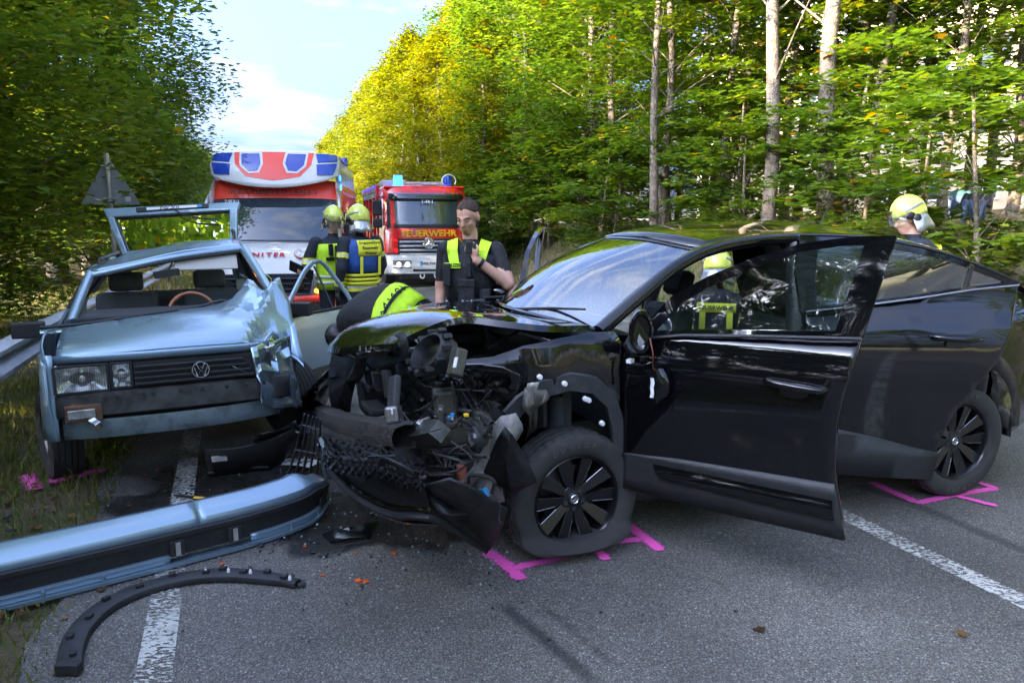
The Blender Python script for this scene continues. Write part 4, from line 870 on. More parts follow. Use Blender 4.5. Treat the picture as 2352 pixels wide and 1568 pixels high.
for k in range(7): m = MB(); z = .4+k*.075; m.box(1.9,1.915,-.6,.4,z,z+.02); m.build('radiator_fin', 'dark_plastic', OP)
m = MB()
for i in range(9):
    a = [ob(rgo.uniform(960,1130), rgo.uniform(850,1050), rgo.uniform(1.75,2.0)) for _ in range(4)]; m.tube(crv(a, 14), rgo.choice((.006,.008,.012)), 6)
for i in range(5):
    a = [ob(rgo.uniform(900,1120), rgo.uniform(1010,1110), rgo.uniform(1.9,2.08)) for _ in range(4)]; m.tube(crv(a, 14), .005, 5)
m.build('hoses', 'rubber', OP, smooth=60)
m = MB(); m.tube(crv([ob(1070,1090,1.98), ob(1110,1092,1.92), ob(1135,1105,1.88), ob(1130,1130,1.86)], 12), .008, 6); m.tube(crv([ob(1130,1130,1.86), ob(1148,1160,1.83), ob(1146,1190,1.83), ob(1150,1200,1.83)], 10), .004, 5); m.build('cable', 'rubber', OP, smooth=60)
blk('brown_connector', 'brown_plastic', ob(1060,1088,2.0), .03, .045, .07, (0,0,8), .005)
blk('blue_connector', 'blue_plastic', ob(1112,1132,1.88), .025, .04, .04, (25,0,20), .005)
blk('fog_lamp', 'crushed_alu', ob(945,1125,2.1), .05, .07, .06, (20,0,30), .015); 
m = MB(); m.tube([ob(925,1148,2.12), ob(972,1138,2.09)], .012, 8); m.build('ribbed_hose', 'dark_plastic', OP)
hull('orange_reflector', [(935,1100), (958,1102), (960,1112), (940,1110)], [2.1,2.09,2.09,2.1], 'orange_plastic', .004)
# strip of the plate holder lying across the lip, with its lettering
pa, pb = ob(655,1052,2.62), ob(905,1046,2.28)
m = MB(); dx = (pb-pa).normalized(); m.tube([pa, pb], .008, 4, flat=.5); st = m.build('plate_holder_strip', 'black_plastic', OP)
text('lettering', 'SCHINNER', .028, 'white_label', st, frame(pa.lerp(pb, .35)+Vector((.012,0,.0)), dx, (0,0,1)), .0005, space=1.25)
# far headlamp corner, still shiny
hull('wing_corner', [(722,880), (762,840), (768,870), (745,930), (690,945), (680,930)], [2.42,2.3,2.26,2.32,2.5,2.52], 'black_paint', .01, crump=.01)
hull('wing_corner', [(690,945), (745,930), (735,985), (700,1000), (682,975)], [2.5,2.32,2.4,2.5,2.52], 'black_plastic', .01, crump=.01)
m = MB(); m.tube(crv([ob(735,1005,2.44), ob(745,1030,2.45), ob(740,1055,2.46)], 8), [.004,.014,.014,.014,.014,.012,.01,.004], 6); m.build('drl_strip', 'leaf_chip', OP, smooth=60)
# =================================================================== pale blue estate car, front corner crushed
def metallic(name, c, rough=.32, coat=.7, metal=.55):
    m = mat(name, c, rough, metal=metal, coat=coat, noise=.05, nscale=3.); return m
metallic('blue_paint', (.3,.425,.52)); metallic('crushed_blue', (.4,.52,.58), .2, .5, .85)
mat('seal_rubber', (.02,.02,.02), .6); mat('lens_clear', (.42,.43,.4), .12, metal=.6, coat=1., noise=.35, nscale=22., bump=(.5, 45., .006)); mat('sun_visor', (.55,.52,.46), .8); mat('seat_grey', (.1,.11,.12), .9, noise=.2, nscale=50.)
mat('wood', (.28,.08,.02), .25, coat=.6); mat('dirty_steel', (.06,.058,.055), .5, metal=.5, noise=.5, nscale=9.); mat('green_glass_edge', (.25,.5,.42), .1, trans=.3)
PA = thing('estate_car', 'pale blue old estate car with crushed front corner and raised tailgate', 'car', (-2.9, 6.286, .116), R(-62.6))
PAM = Matrix.Translation(PA.location) @ Matrix.Rotation(R(-62.6), 4, 'Z'); PAI = PAM.inverted()
def sm01(a, b, t): q = min(1, max(0, (t-a)/(b-a))); return q*q*(3-2*q)
def PDf(p):
    x, y, z = p; k = 1 - sm01(.9, 1.5, x)
    return Vector((x, y + .14*sm01(0, -1.8, x)*max(0, (z-.5)/.8) if x < 0 else y, z - .2*k*max(0, (z-.55)/.78)*min(1, max(0, (.58-y)/1.16))))
def pb(px, py, x): return loc_on(PAI, px, py, 'x', x)
def pY(px, py, Y): return PAI @ P(px, py, Y)
_z = [.15,.3,.5,.7,.85,.95,1.1,1.34]; _y = [.78,.815,.84,.842,.815,.775,.70,.585]
def pprof(z): return interp(_z, _y, z)
def ps(sg, off=0.): return lambda x, z: PDf((x, sg*(pprof(z) - .06*max(0, (x-1.6)/.5)**2 - .05*max(0, (-1.6-x)/.7)**2 + off), z))
def patch(name, rows, m_, par=PA, solid=.0, smooth=50, dfm=True):
    m = MB(); m.grid([[PDf(p) if dfm else p for p in r] for r in rows]); return m.build(name, m_, par, smooth=smooth, solid=solid, fix=False)
def ptube(name, pts, r, m_, par=PA, n=8, dfm=True, flat=1., k=14):
    m = MB(); q = crv(pts, k); m.tube([PDf(p) if dfm else p for p in q], r if not hasattr(r, '__len__') else list(np.interp(np.linspace(0,1,k), np.linspace(0,1,len(r)), r)), n, flat=flat); return m.build(name, m_, par, smooth=60)
def pas_body():
    ar_f = arc(1.275, .22, .36, 8, 172, 12)[::-1]; ar_r = arc(-1.275, .22, .36, 8, 172, 12)[::-1]
    for s in (1, -1):
        if s == -1:
            f = [(2.1,.3), (2.12,.6), (2.08,.78), (1.6,.85), (.84,.905), (.82,.5), (.84,.16)] + [(.9,.2)] + ar_f[0:] + [(1.66,.22)]
            panel('wing', f, ps(s), 'blue_paint', PA, .012, .1, 50, inward=(0,-s,0))
        for (a, b) in ((.83,-.22), (-.23,-1.12)) if s == -1 else ((-.23,-1.12),):
            panel('door', [(a-.01,.18), (a-.01,.905), (b+.01,.92), (b+.01,.62), (b+.01 if b > -1 else b+.25,.2)], ps(s), 'blue_paint', PA, .02, .12, 50, inward=(0,-s,0))
        q = [(-1.12,.62), (-1.12,.92), (-2.3,.9), (-2.38,.6), (-2.36,.25), (-1.66,.2)] + ar_r[::-1]
        panel('quarter_panel', q, ps(s), 'blue_paint', PA, .012, .12, 50, inward=(0,-s,0))
        # pillars
        ptube('a_pillar', [(.84,s*.71,.905), (.48,s*.655,1.1), (.06,s*.595,1.3)], .034, 'blue_paint', flat=1.3)
        ptube('b_pillar', [(-.22,s*.775,.9), (-.26,s*.69,1.1), (-.3,s*.6,1.31)], .032, 'seal_rubber')
        ptube('c_pillar', [(-1.1,s*.775,.9), (-1.16,s*.69,1.1), (-1.2,s*.6,1.31)], .035, 'seal_rubber')
        ptube('d_pillar', [(-2.2,s*.75,.9), (-2.0,s*.66,1.15), (-1.85,s*.57,1.31)], .06, 'blue_paint')
        ptube('roof_gutter', [(.06,s*.6,1.305), (-.6,s*.605,1.335), (-1.3,s*.6,1.335), (-1.85,s*.57,1.31)], .026, 'blue_paint')
        # roof rack rail end
        r_ = ptube('roof_rail', [(-.45,s*.56,1.35), (-.5,s*.56,1.42), (-.6,s*.56,1.43), (-1.7,s*.55,1.43), (-1.78,s*.55,1.35)], .016, 'black_plastic')
    # roof, buckled
    rows = coons([(.05,.58,1.315), (.1,0,1.35), (.05,-.58,1.315)], [(-1.86,.56,1.325), (-1.9,0,1.36), (-1.86,-.56,1.325)], [(.05,.58,1.315), (-.8,.595,1.345), (-1.86,.56,1.325)], [(.05,-.58,1.315), (-.8,-.595,1.345), (-1.86,-.56,1.325)], 17, 13, .02)
    rows = [[p + Vector((0,0,.012*math.sin(p.y*6+p.x*3)+.01*math.sin(p.x*7-p.y*4))) for p in r] for r in rows]
    ro = patch('roof', rows, 'blue_paint', solid=.015)
    ptube('windscreen_header', [(.07,.58,1.3), (.12,0,1.335), (.07,-.58,1.3)], .025, 'blue_paint'); ptube('header_seal', [(.085,.56,1.275), (.135,0,1.305), (.085,-.56,1.275)], .012, 'seal_rubber')
    m = MB(); m.box(-2.3, 1.1, -.72, .72, .08, .16); m.build('floor_pan', 'dirty_steel', PA)
    m = MB(); m.box(.86, .92, -.7, .7, .16, .86); m.build('bulkhead', 'dirty_steel', PA)
    # glass of far side windows
    for a, b, t0, t1 in ((-.3,-1.08,-.34,-1.14), (-1.22,-2.1,-1.26,-1.9)):
        panel('side_window', [(a,.93), (b,.93), (t1,1.29), (t0,1.29)], ps(1, -.01), 'car_glass', PA, 0, .2); panel('side_window', [(a,.93), (b,.93), (t1,1.29), (t0,1.29)], ps(-1, -.01), 'car_glass', PA, 0, .2)
pas_body()
def pas_hood():
    nu, nv = 41, 33; rows = []; rl = random.Random(6); LT = [[rl.uniform(-1, 1) for _ in range(30)] for _ in range(30)]
    def lat(a, b):
        i, j = int(a), int(b); f, g = a-i, b-j; return LT[i][j]*(1-f)*(1-g) + LT[i+1][j]*f*(1-g) + LT[i][j+1]*(1-f)*g + LT[i+1][j+1]*f*g
    for j in range(nv):
        v = j/(nv-1); row = []
        for i in range(nu):
            u = i/(nu-1); y = -.72 + 1.44*u; x = .88 + (2.09-.88)*v - .05*(2*u-1)**2*v
            z = .925 - .10*v - .035*max(0, (v-.85)/.15)**2 - .03*(2*u-1)**2 + .03*math.sin(math.pi*u)*math.sin(math.pi*v)
            z -= .012*math.exp(-((y+.42-.06*v)/.015)**2)*(1 if .15 < v < .7 else 0)          # pressed crease
            k = sm01(.18, .62, y); kb = k*sm01(.95, .2, v)
            z += kb*.13*(1+.35*math.sin(y*18+v*7)) + k*.05*math.sin(v*13+y*9)*math.sin(y*21-v*6)
            z += .09*math.exp(-((y-.5)/.09)**2-((v-.25)/.16)**2)
            z -= sm01(.3, .75, y)*sm01(.55, 1, v)*.17
            x -= sm01(.2, .72, y)*.34*v**1.5; x += .02*k*math.sin(y*30+v*11)
            z += k*(.075*lat(u*13+v*5, v*4+2) + .022*lat(u*19, v*15+u*4)); x += k*.04*lat(u*13, v*5+7)
            row.append(Vector((x, y, z + (-.02 if u < .5 and v < .1 else 0))))
        rows.append(row)
    h = patch('bonnet', rows, 'blue_paint', solid=.01, smooth=13)
    fr = rows[-1]; m = MB(); m.grid([[PDf(p) for p in fr], [PDf(p+Vector((.008,0,-.02))) for p in fr], [PDf(p+Vector((-.03,0,-.03))) for p in fr]]); m.build('bonnet_lip', 'blue_paint', h, smooth=50)
    return h
pas_hood()
# crushed wing corner: folded bright sheet (u across, v down), in local space through photo outline
def crumple(name, tl, tr, bl, br, nu, nv, amp, m_, seed, smooth=18, x_b=None):
    rg_ = random.Random(seed); rows = []; FO_ = [(rg_.uniform(-1,1), rg_.uniform(-1,1)) for _ in range(nu)]
    for j in range(nv):
        v = j/(nv-1); row = []
        for i in range(nu):
            u = i/(nu-1); p = tl*(1-u)*(1-v) + tr*u*(1-v) + bl*(1-u)*v + br*u*v
            p = p + Vector(((FO_[i][0]*1.3+rg_.uniform(-1,1)*.6)*amp, (FO_[i][1]*.4+rg_.uniform(-1,1)*.3)*amp, rg_.uniform(-1,1)*amp*.4)); row.append(p)
        rows.append(row)
    m = MB(); m.grid(rows); o = m.build(name, m_, PA, smooth=smooth, fix=False, solid=.004); k = o.modifiers.new('sub', 'SUBSURF'); k.subdivision_type = 'SIMPLE'; k.levels = k.render_levels = 1
    return o
crumple('crumpled_wing', pb(505,712,1.32), pb(628,702,1.12), pb(545,800,1.72), pb(640,790,1.55), 6, 6, .05, 'crushed_blue', 4)
crumple('crumpled_wing', pb(560,795,2.0), pb(655,785,1.8), pb(598,905,2.08), pb(676,928,1.95), 6, 7, .045, 'crushed_blue', 9)
crumple('crumpled_wing', pb(630,775,1.75), pb(672,790,1.55), pb(645,900,1.95), pb(686,930,1.85), 4, 6, .04, 'crushed_blue', 14)
crumple('crumpled_wing', pb(572,800,2.12), pb(668,775,1.95), pb(590,925,2.16), pb(690,940,2.02), 6, 8, .05, 'crushed_blue', 23)
crumple('crumpled_wing', pb(470,800,2.02), pb(570,800,1.98), pb(520,835,2.1), pb(610,870,2.06), 6, 4, .025, 'crushed_blue', 17)
crumple('crumpled_wing', pb(605,760,1.35), pb(650,745,1.15), pb(620,830,1.6), pb(668,820,1.4), 5, 5, .04, 'dirty_steel', 15)
# nose
def nose():
    m = MB(); m.box(1.98, 2.07, -.72, .42, .42, .76); m.build('front_panel', 'seal_rubber', PA, bevel=.01)
    g = MB(); g.box(2.07, 2.09, -.335, .45, .575, .725); go = g.build('grille', 'black_plastic', PA, bevel=.004)
    for k in range(4): s_ = MB(); z = .6+k*.034; s_.box(2.085, 2.125, -.33, .34-.02*k, z-.007, z+.005); s_.build('slat', 'dark_plastic', go, bevel=.003)
    for k in range(3):
        pts = [(2.09,.3,.6+.03*k), (2.02,.42,.6+.035*k), (1.92,.5,.57+.04*k)]; ptube('bent_slat', pts, .009, 'dark_plastic', go, dfm=False, k=8)
    # badge: ring and two letters
    b = MB(); M_ = Matrix.Translation((2.132,.03,.655)); b.lathe([(.04,0), (.045,.006), (.05,.006), (.053,0)], 28, 'x', M_); b.lathe([(0,.0), (.041,.0)], 28, 'x', M_); bo = b.build('badge', 'chrome', go, smooth=40)
    b = MB()
    for pts in ([(-.022,.036), (-.008,.004), (0,.02), (.008,.004), (.022,.036)], [(-.036,.016), (-.019,-.034), (0,.0), (.019,-.034), (.036,.016)]):
        b.tube([(2.137, .03+a, .655+z) for a, z in pts], .0048, 6)
    b.build('badge_letters', 'chrome', bo)
    b = MB(); b.lathe([(0,.001), (.04,.001)], 24, 'x', M_); b.build('badge_field', 'black_plastic', bo)
    # lamps
    def lamp(name, y0, y1, z0, z1):
        f = MB(); f.box(2.03, 2.05, y0, y1, z0, z1); o = f.build(name, 'chrome', PA, bevel=.006)
        l = MB(); n = 11; l.grid([[Vector((2.104-.05*math.sin(math.pi*i/(n-1))*math.sin(math.pi*j/(n-1)), y0+.008+(y1-y0-.016)*i/(n-1), z0+.008+(z1-z0-.016)*j/(n-1))) for i in range(n)] for j in range(n)]); l.build('reflector', 'lamp_bowl', o, smooth=60)
        l = MB(); nn = int((y1-y0)/.006); l.grid([[Vector((2.107+.004*(i % 2)+.008*math.sin(math.pi*i/nn), y0+.008+(y1-y0-.016)*i/nn, z)) for i in range(nn+1)] for z in (z0+.008, z0+.05, z1-.05, z1-.008)]); l.build('lens', 'lamp_lens', o, smooth=10)
        b_ = MB(); b_.lathe([(0,.03), (.02,.025), (.024,0)], 12, 'x', Matrix.Translation((2.065, (y0+y1)/2, (z0+z1)/2))); b_.build('bulb', 'chrome', o, smooth=50)
        r = MB()
        for (a, b_, c, d) in ((y0-.006,y0+.006,z0,z1), (y1-.006,y1+.006,z0,z1), (y0,y1,z0-.006,z0+.006), (y0,y1,z1-.006,z1+.006)): r.box(2.098, 2.112, a, b_, c, d)
        r.build('lamp_rim', 'seal_rubber', o, bevel=.003)
        return o
    lamp('headlamp', -.735, -.465, .575, .73)['label'] = 'intact rectangular headlamp'; lamp('driving_lamp', -.45, -.345, .583, .73)
    # wing return in front of the wheel
    rows = []
    for z in np.linspace(.3, .8, 8):
        rows.append([Vector((2.09,-.735,z)), Vector((2.085,-.765,z)), Vector((2.06,-.79,z)), Vector((2.0,-.81-.01*math.sin(z*5),z))])
    patch('wing_corner', rows, 'blue_paint', dfm=False, solid=.006)
    rows = [[Vector((2.07,-.735,z)), Vector((2.09,-.6,z)), Vector((2.11,-.3,z)), Vector((2.11,.3,z)), Vector((2.05,.45,z))] for z in (.745,.775,.79)]; patch('front_lip', rows, 'blue_paint', dfm=False, solid=.006)
    # bumper carrier with slots, valance
    m = MB(); m.grid([[Vector((2.1+dx-.04*(abs(y)/.74)**3-.1*max(0, y-.3), y, z-.07*max(0, y-.2)**2)) for y in np.linspace(-.74,.56,14)] for dx, z in ((0,.575), (.035,.565), (.04,.5), (.045,.44), (.02,.425), (-.03,.42))]); bc = m.build('bumper_carrier', 'dirty_steel', PA, smooth=40, solid=.004)
    for y in (-.5,-.44,-.3,-.25,-.1,.02,.16,.27,.38):
        s_ = MB(); s_.box(2.11, 2.147-.1*max(0,y-.3), y, y+.022, .525, .545); s_.build('slot', 'seal_rubber', bc)
    t = MB(); t.box(2.06, 2.135, -.70, -.51, .41, .505); to = t.build('indicator_pocket', 'rust', bc, bevel=.006); t = MB(); t.box(2.10, 2.145, -.685, -.545, .428, .482); t.build('indicator_lens', 'lens_clear', bc, bevel=.004)
    t = MB(); t.box(-.035,.035,-.02,.02,-.02,.02, Matrix.Translation((2.16,-.55,.40)) @ Euler((.5,.3,.6)).to_matrix().to_4x4()); t.build('bent_bracket', 'chrome', bc, bevel=.004)
    m = MB(); m.grid([[Vector((2.06+dx-.06*(abs(y)/.7)**3-.12*max(0, y-.2), y, z+.03*max(0, y))) for y in np.linspace(-.72,.5,13)] for dx, z in ((-.02,.41), (.04,.40), (.05,.33), (.03,.285), (-.04,.275))]); m.build('valance', 'scraped_paint_blue', PA, smooth=40, solid=.004)
mat('scraped_paint_blue', (.22,.29,.31), .45, metal=.4, coat=.3, col2=(.07,.065,.055), nscale=7., nlo=.45, nhi=.7)
mat('lamp_bowl', (.8,.8,.78), .22, metal=.95); glass_mat('lamp_lens', (.92,.94,.93), .14, .12, (.55,.57,.55))
nose()
# screen opening: torn seal, glass rags, wipers
ptube('screen_seal', [pb(92,752,.98), pb(200,742,.95), pb(330,722,.93), pb(450,705,.9), pb(510,690,.88), pb(560,700,.87)], .018, 'seal_rubber', dfm=False, flat=.6, k=24)
m = MB(); a = crv([pb(92,758,.99), pb(200,750,.96), pb(330,731,.94), pb(480,708,.91)], 20); m.grid([a, [p+Vector((.03,0,-.02)) for p in a]]); m.build('glass_rag', 'green_glass_edge', PA, fix=False)
m = MB(); m.box(.5,.9,-.66,.66,.72,.88); m.build('dashboard', 'dark_plastic', PA, bevel=.05)
M_ = Matrix.Translation(pb(442, 718, .55)) @ Matrix.Rotation(R(-28), 4, 'Y'); m = MB(); m.tube([M_ @ Vector((0,.17*math.cos(t),.17*math.sin(t))) for t in np.linspace(0, 2*math.pi, 29)], .015, 8, caps=False); m.tube([M_ @ Vector((0,-.16,0)), M_ @ Vector((0,.16,0))], .012, 6); m.build('steering_wheel', 'wood', PA, smooth=60)
def oldseat(y):
    m = MB(); m.box(-.45,.05,y-.25,y+.25,.25,.45); s_ = m.build('seat', 'seat_grey', PA, bevel=.05); m = MB(); Ms = Matrix.Translation((-.45,y,.4)) @ Matrix.Rotation(R(-14), 4, 'Y'); m.box(-.06,.08,-.25,.25,0,.52, Ms); m.build('backrest', 'seat_grey', s_, bevel=.05); m = MB(); m.box(-.05,.05,-.14,.14,.53,.7, Ms); m.build('headrest', 'seat_grey', s_, bevel=.035)
oldseat(-.34); oldseat(.36)
m = MB(); m.box(-1.3,-1.15,-.6,.6,.3,.85); m.build('rear_bench', 'seat_grey', PA, bevel=.05)
m = MB(); Mv = frame(PDf((.1,.28,1.235)), (0,-1,0), (.35,0,-.6)); m.box(-.25,.25,-.07,.07,-.01,.01, Mv); m.build('sun_visor', 'sun_visor', PA, bevel=.009)
m = MB(); c = pb(383,628,.12); m.box(-.015,.02,-.1,.1,-.03,.03, Matrix.Translation(c) @ Euler((R(8),0,R(-6))).to_matrix().to_4x4()); m.tube([c, c+Vector((-.02,.05,.09))], .008, 6); m.build('rear_view_mirror', 'seal_rubber', PA, bevel=.008)
m = MB(); c = pb(66,757,.78); m.box(-.03,.06,-.1,.1,-.055,.055, Matrix.Translation(c)); m.tube([c, c+Vector((0,.14,-.01))], .02, 6); m.build('door_mirror', 'black_plastic', PA, bevel=.02)
# raised tailgate
def tailgate():
    TL, TR, BL, BR = pY(238,482,8.6), pY(553,467,8.4), pY(268,592,8.1), pY(546,556,7.9)
    def q(u, v): return TL*(1-u)*(1-v) + TR*u*(1-v) + BL*(1-u)*v + BR*u*v     # v downwards
    n = (TR-TL).cross(BL-TL).normalized(); 
    if n.x < 0: n = -n
    def bar(us, vs, nm='frame_bar', m_='blue_paint'):
        m = MB(); poly = [q(u, v) for u, v in zip(us, vs)]; m.add([p+n*.03 for p in poly]+[p-n*.02 for p in poly], [(0,1,2,3), (7,6,5,4), (0,4,5,1), (1,5,6,2), (2,6,7,3), (3,7,4,0)]); return m
    t = bar((0,1,.985,.015), (0,0,.2,.2)).build('tailgate', 'blue_paint', PA, bevel=.015)
    for us, vs in (((.0,.015,.075,.06), (.2,.2,.97,1.0)) , ((.94,.985,1,.95), (.2,.2,1,1))): pass
    for us, vs in (((.015,.07,.11,.06), (.2,.2,1,1)), ((.93,.985,1.0,.94), (.2,.2,1,1)), ((.06,.94,.94,.06), (.93,.93,1,1))): bar(us, vs).build('frame_bar', 'blue_paint', t, bevel=.012)
    m = MB(); m.tube([q(.07,.2)+n*.012, q(.93,.2)+n*.012, q(.94,.93)+n*.012, q(.11,.93)+n*.012, q(.07,.2)+n*.012], .014, 6); m.build('window_seal', 'seal_rubber', t)
    m = MB(); m.grid([[q(.07,.2), q(.93,.2)], [q(.11,.93), q(.94,.93)]]); m.build('tailgate_window', 'car_glass', t, fix=False)
    # number plate seen from its edge, upside down
    m = MB(); m.add([q(u, v)+n*.045 for u, v in ((.25,.05), (.78,.04), (.78,.13), (.25,.14))] + [q(u, v)+n*.02 for u, v in ((.25,.05), (.78,.04), (.78,.13), (.25,.14))], [(0,1,2,3), (0,4,5,1), (1,5,6,2), (2,6,7,3), (3,7,4,0)]); pl = m.build('number_plate', 'black_plastic', t)
    m = MB(); m.grid([[q(.33,.062)+n*.047, q(.7,.055)+n*.047], [q(.33,.12)+n*.047, q(.7,.115)+n*.047]]); m.build('plate_face', 'white_label', t, fix=False)
    text('plate_lettering', 'H JC 7013', .055, 'seal_rubber', t, frame(q(.5,.09)+n*.05, TL-TR, q(.5,.3)-q(.5,0)), .0005, bold=.001)
    m = MB(); m.grid([[q(.7,.055)+n*.048, q(.735,.054)+n*.048], [q(.7,.115)+n*.048, q(.735,.114)+n*.048]]); m.build('plate_band', 'blue_plastic', t, fix=False)
    m = MB(); m.tube(crv([q(.52,.1)+n*.03, q(.6,.28)+n*.05, q(.75,.42)+n*.05], 8), .007, 6); m.tube([q(.66,.37)+n*.045, q(.85,.46)+n*.045], .01, 6); m.build('rear_wiper', 'black_plastic', t)
    for u, v in ((.02,.9), (.97,.9)):
        a = q(u, v); m = MB(); m.tube([a, PDf((-1.9, -.5 if u < .5 else .5, 1.3))], .018, 6); m.build('gas_strut', 'black_plastic', t)
tailgate()
# driver's door hanging open
def pdoor():
    a = R(50); U = Vector((-math.cos(a), math.sin(a), 0)); Nn = Vector((math.sin(a), math.cos(a), 0)); org = Vector((.82,.8,-.13)); pd = org
    def S(o=0.): return lambda u, z: org + U*u + Nn*(pprof(z)-.82+o) + Vector((0,0,z))
    d = panel('front_door', [(-.02,.2), (-.02,.89), (.95,.9), (.96,.6), (.93,.18)], S(), 'blue_paint', PA, .03, .12, 50, inward=-Nn); d['label'] = 'open front door with empty bent window frame'
    panel('door_trim', [(0,.22), (0,.42), (.95,.42), (.93,.19)], S(.008), 'black_plastic', d, .01, .2, inward=-Nn)
    m = MB(); m.tube(crv([S()(-.02,.91), S()(.2,1.06), S()(.45,1.22), S()(.62,1.3)], 14), .018, 6, flat=1.4); m.tube(crv([S()(.62,1.3), S()(.72,1.31), S()(.78,1.28), S()(.9,1.05), S()(.95,.9)], 12), .02, 6); m.build('window_frame', 'blue_paint', d, smooth=50)
    m = MB(); m.tube([S(-.01)(.64,1.27), S(-.01)(.66,.9)], .009, 6); m.tube([S(.01)(-.02,.895), S(.01)(.95,.905)], .012, 6); m.build('window_channel', 'seal_rubber', d)
    m = MB(); c = S(.09)(.1,.96); m.box(-.04,.04,-.09,.09,-.06,.06, frame(c, Nn, U)) if False else m.box(-.1,.1,-.055,.055,-.04,.04, frame(c, Nn*.9+U*.3, (0,0,1))); m.tube([c, S()(.06,.91)], .02, 6); m.build('door_mirror', 'black_plastic', d, bevel=.02)
    m = MB(); c = S(.012)(.82,.76); m.box(-.09,.09,-.014,.014,-.008,.012, frame(c, U, (0,0,1))); m.build('handle', 'black_plastic', d, bevel=.005)
    panel('door_card', [(.02,.24), (.02,.86), (.92,.87), (.9,.22)], S(-.045), 'seat_grey', d, .02, .2, inward=-Nn)
pdoor()
# wheels (standing on the ground, body sprung up)
def pwheel(x, y, steer, zoff=-.116, tread=True, lean=0.):
    rt = .295; w = .098; M_ = Matrix.Translation((x, y, rt+zoff-.005)) @ Matrix.Rotation(R(steer), 4, 'Z') @ Matrix.Rotation(R(lean), 4, 'X')
    prf = [(.17,-w*.85), (.2,-w*.98), (.25,-w*1.02), (.278,-w*.9)]
    for k in range(5):
        a = -w*.82 + k*w*.36; b = a + w*.28
        prf += [(rt, a), (rt+.001, (a+b)/2), (rt, b), (rt-.009, b+.004), (rt-.009, a+w*.36-.004)]
    prf += [(.278,w*.9), (.25,w*1.02), (.2,w*.98), (.17,w*.85), (.165,0)]
    m = MB(); m.lathe(prf, 48, 'y', M_, closed=True); t = m.build('wheel', 'rubber', PA, smooth=35)
    m = MB(); m.lathe([(.172,-.07), (.172,.07), (.16,.075), (.13,.05), (.06,.055), (0,.06)], 32, 'y', M_ @ (Matrix.Identity(4) if y > 0 else Matrix.Rotation(math.pi, 4, 'Z'))); m.build('rim', 'grey_metal', t, smooth=35)
    return t
pwheel(1.34, -.80, 12, -.125); pwheel(-1.275, -.72, 0); pwheel(-1.275, .72, 0); pwheel(1.05, .74, 24, -.116)['label'] = 'front wheel pushed back under the crushed corner'
m = MB(); m.tube([(1.3,-.6,.25), (1.3,.5,.22)], .03, 8); m.tube([(1.95,.3,.3), (1.5,.55,.25), (1.2,.6,.2)], .025, 8); m.build('axle_parts', 'rust', PA)
# =================================================================== ambulance and fire engine
mat('truck_white', (.72,.71,.68), .3, coat=.5, noise=.04, nscale=2.); mat('truck_red', (.62,.012,.012), .25, coat=.8, noise=.06, nscale=2.); mat('day_red', (.95,.07,.035), .35, coat=.4)
mat('blue_lens', (.008,.05,.38), .1, coat=1.); mat('lit_blue', (.02,.3,1.), .2, emit=(.03,.22,1.), estr=.35); mat('lit_orange', (1,.4,.02), .2, emit=(1,.3,.03), estr=.4)
mat('dark_screen', (.012,.016,.02), .03, coat=1.); mat('screen_seen', (.03,.045,.055), .04, coat=1., spec=.8); mat('lamp_reflector', (.5,.5,.48), .15, metal=.8, noise=.4, nscale=20.); mat('violet_led', (.05,.04,.6), .3, emit=(.12,.06,.9), estr=.06)
mat('sign_yellow', (.85,.42,.0), .5); mat('plate_white', (.78,.78,.76), .4); mat('ink', (.01,.01,.012), .5); mat('red_ink', (.55,.01,.03), .5); mat('yellow_fluo', (.62,.78,.02), .7); mat('shutter_alu', (.4,.4,.41), .4, metal=.6, noise=.15, nscale=6.)
def star(par, M_, r, mname='chrome'):
    m = MB(); m.lathe([(r*.86,0), (r*.93,r*.1), (r,0)], 30, 'x', M_); o = m.build('badge_ring', mname, par, smooth=50)
    m = MB()
    for k in range(3):
        a = R(90+120*k); c, s_ = math.cos(a), math.sin(a); n_ = Vector((0,-s_,c)); d = Vector((0,c,s_))
        V = [Vector((r*.02,0,0))+d*r*.92, n_*r*.16, -n_*r*.16, Vector((r*.16,0,0))]; m.add([M_ @ v for v in V], [(0,1,3), (0,3,2), (1,2,3)])
    m.build('badge_star', mname, o); return o
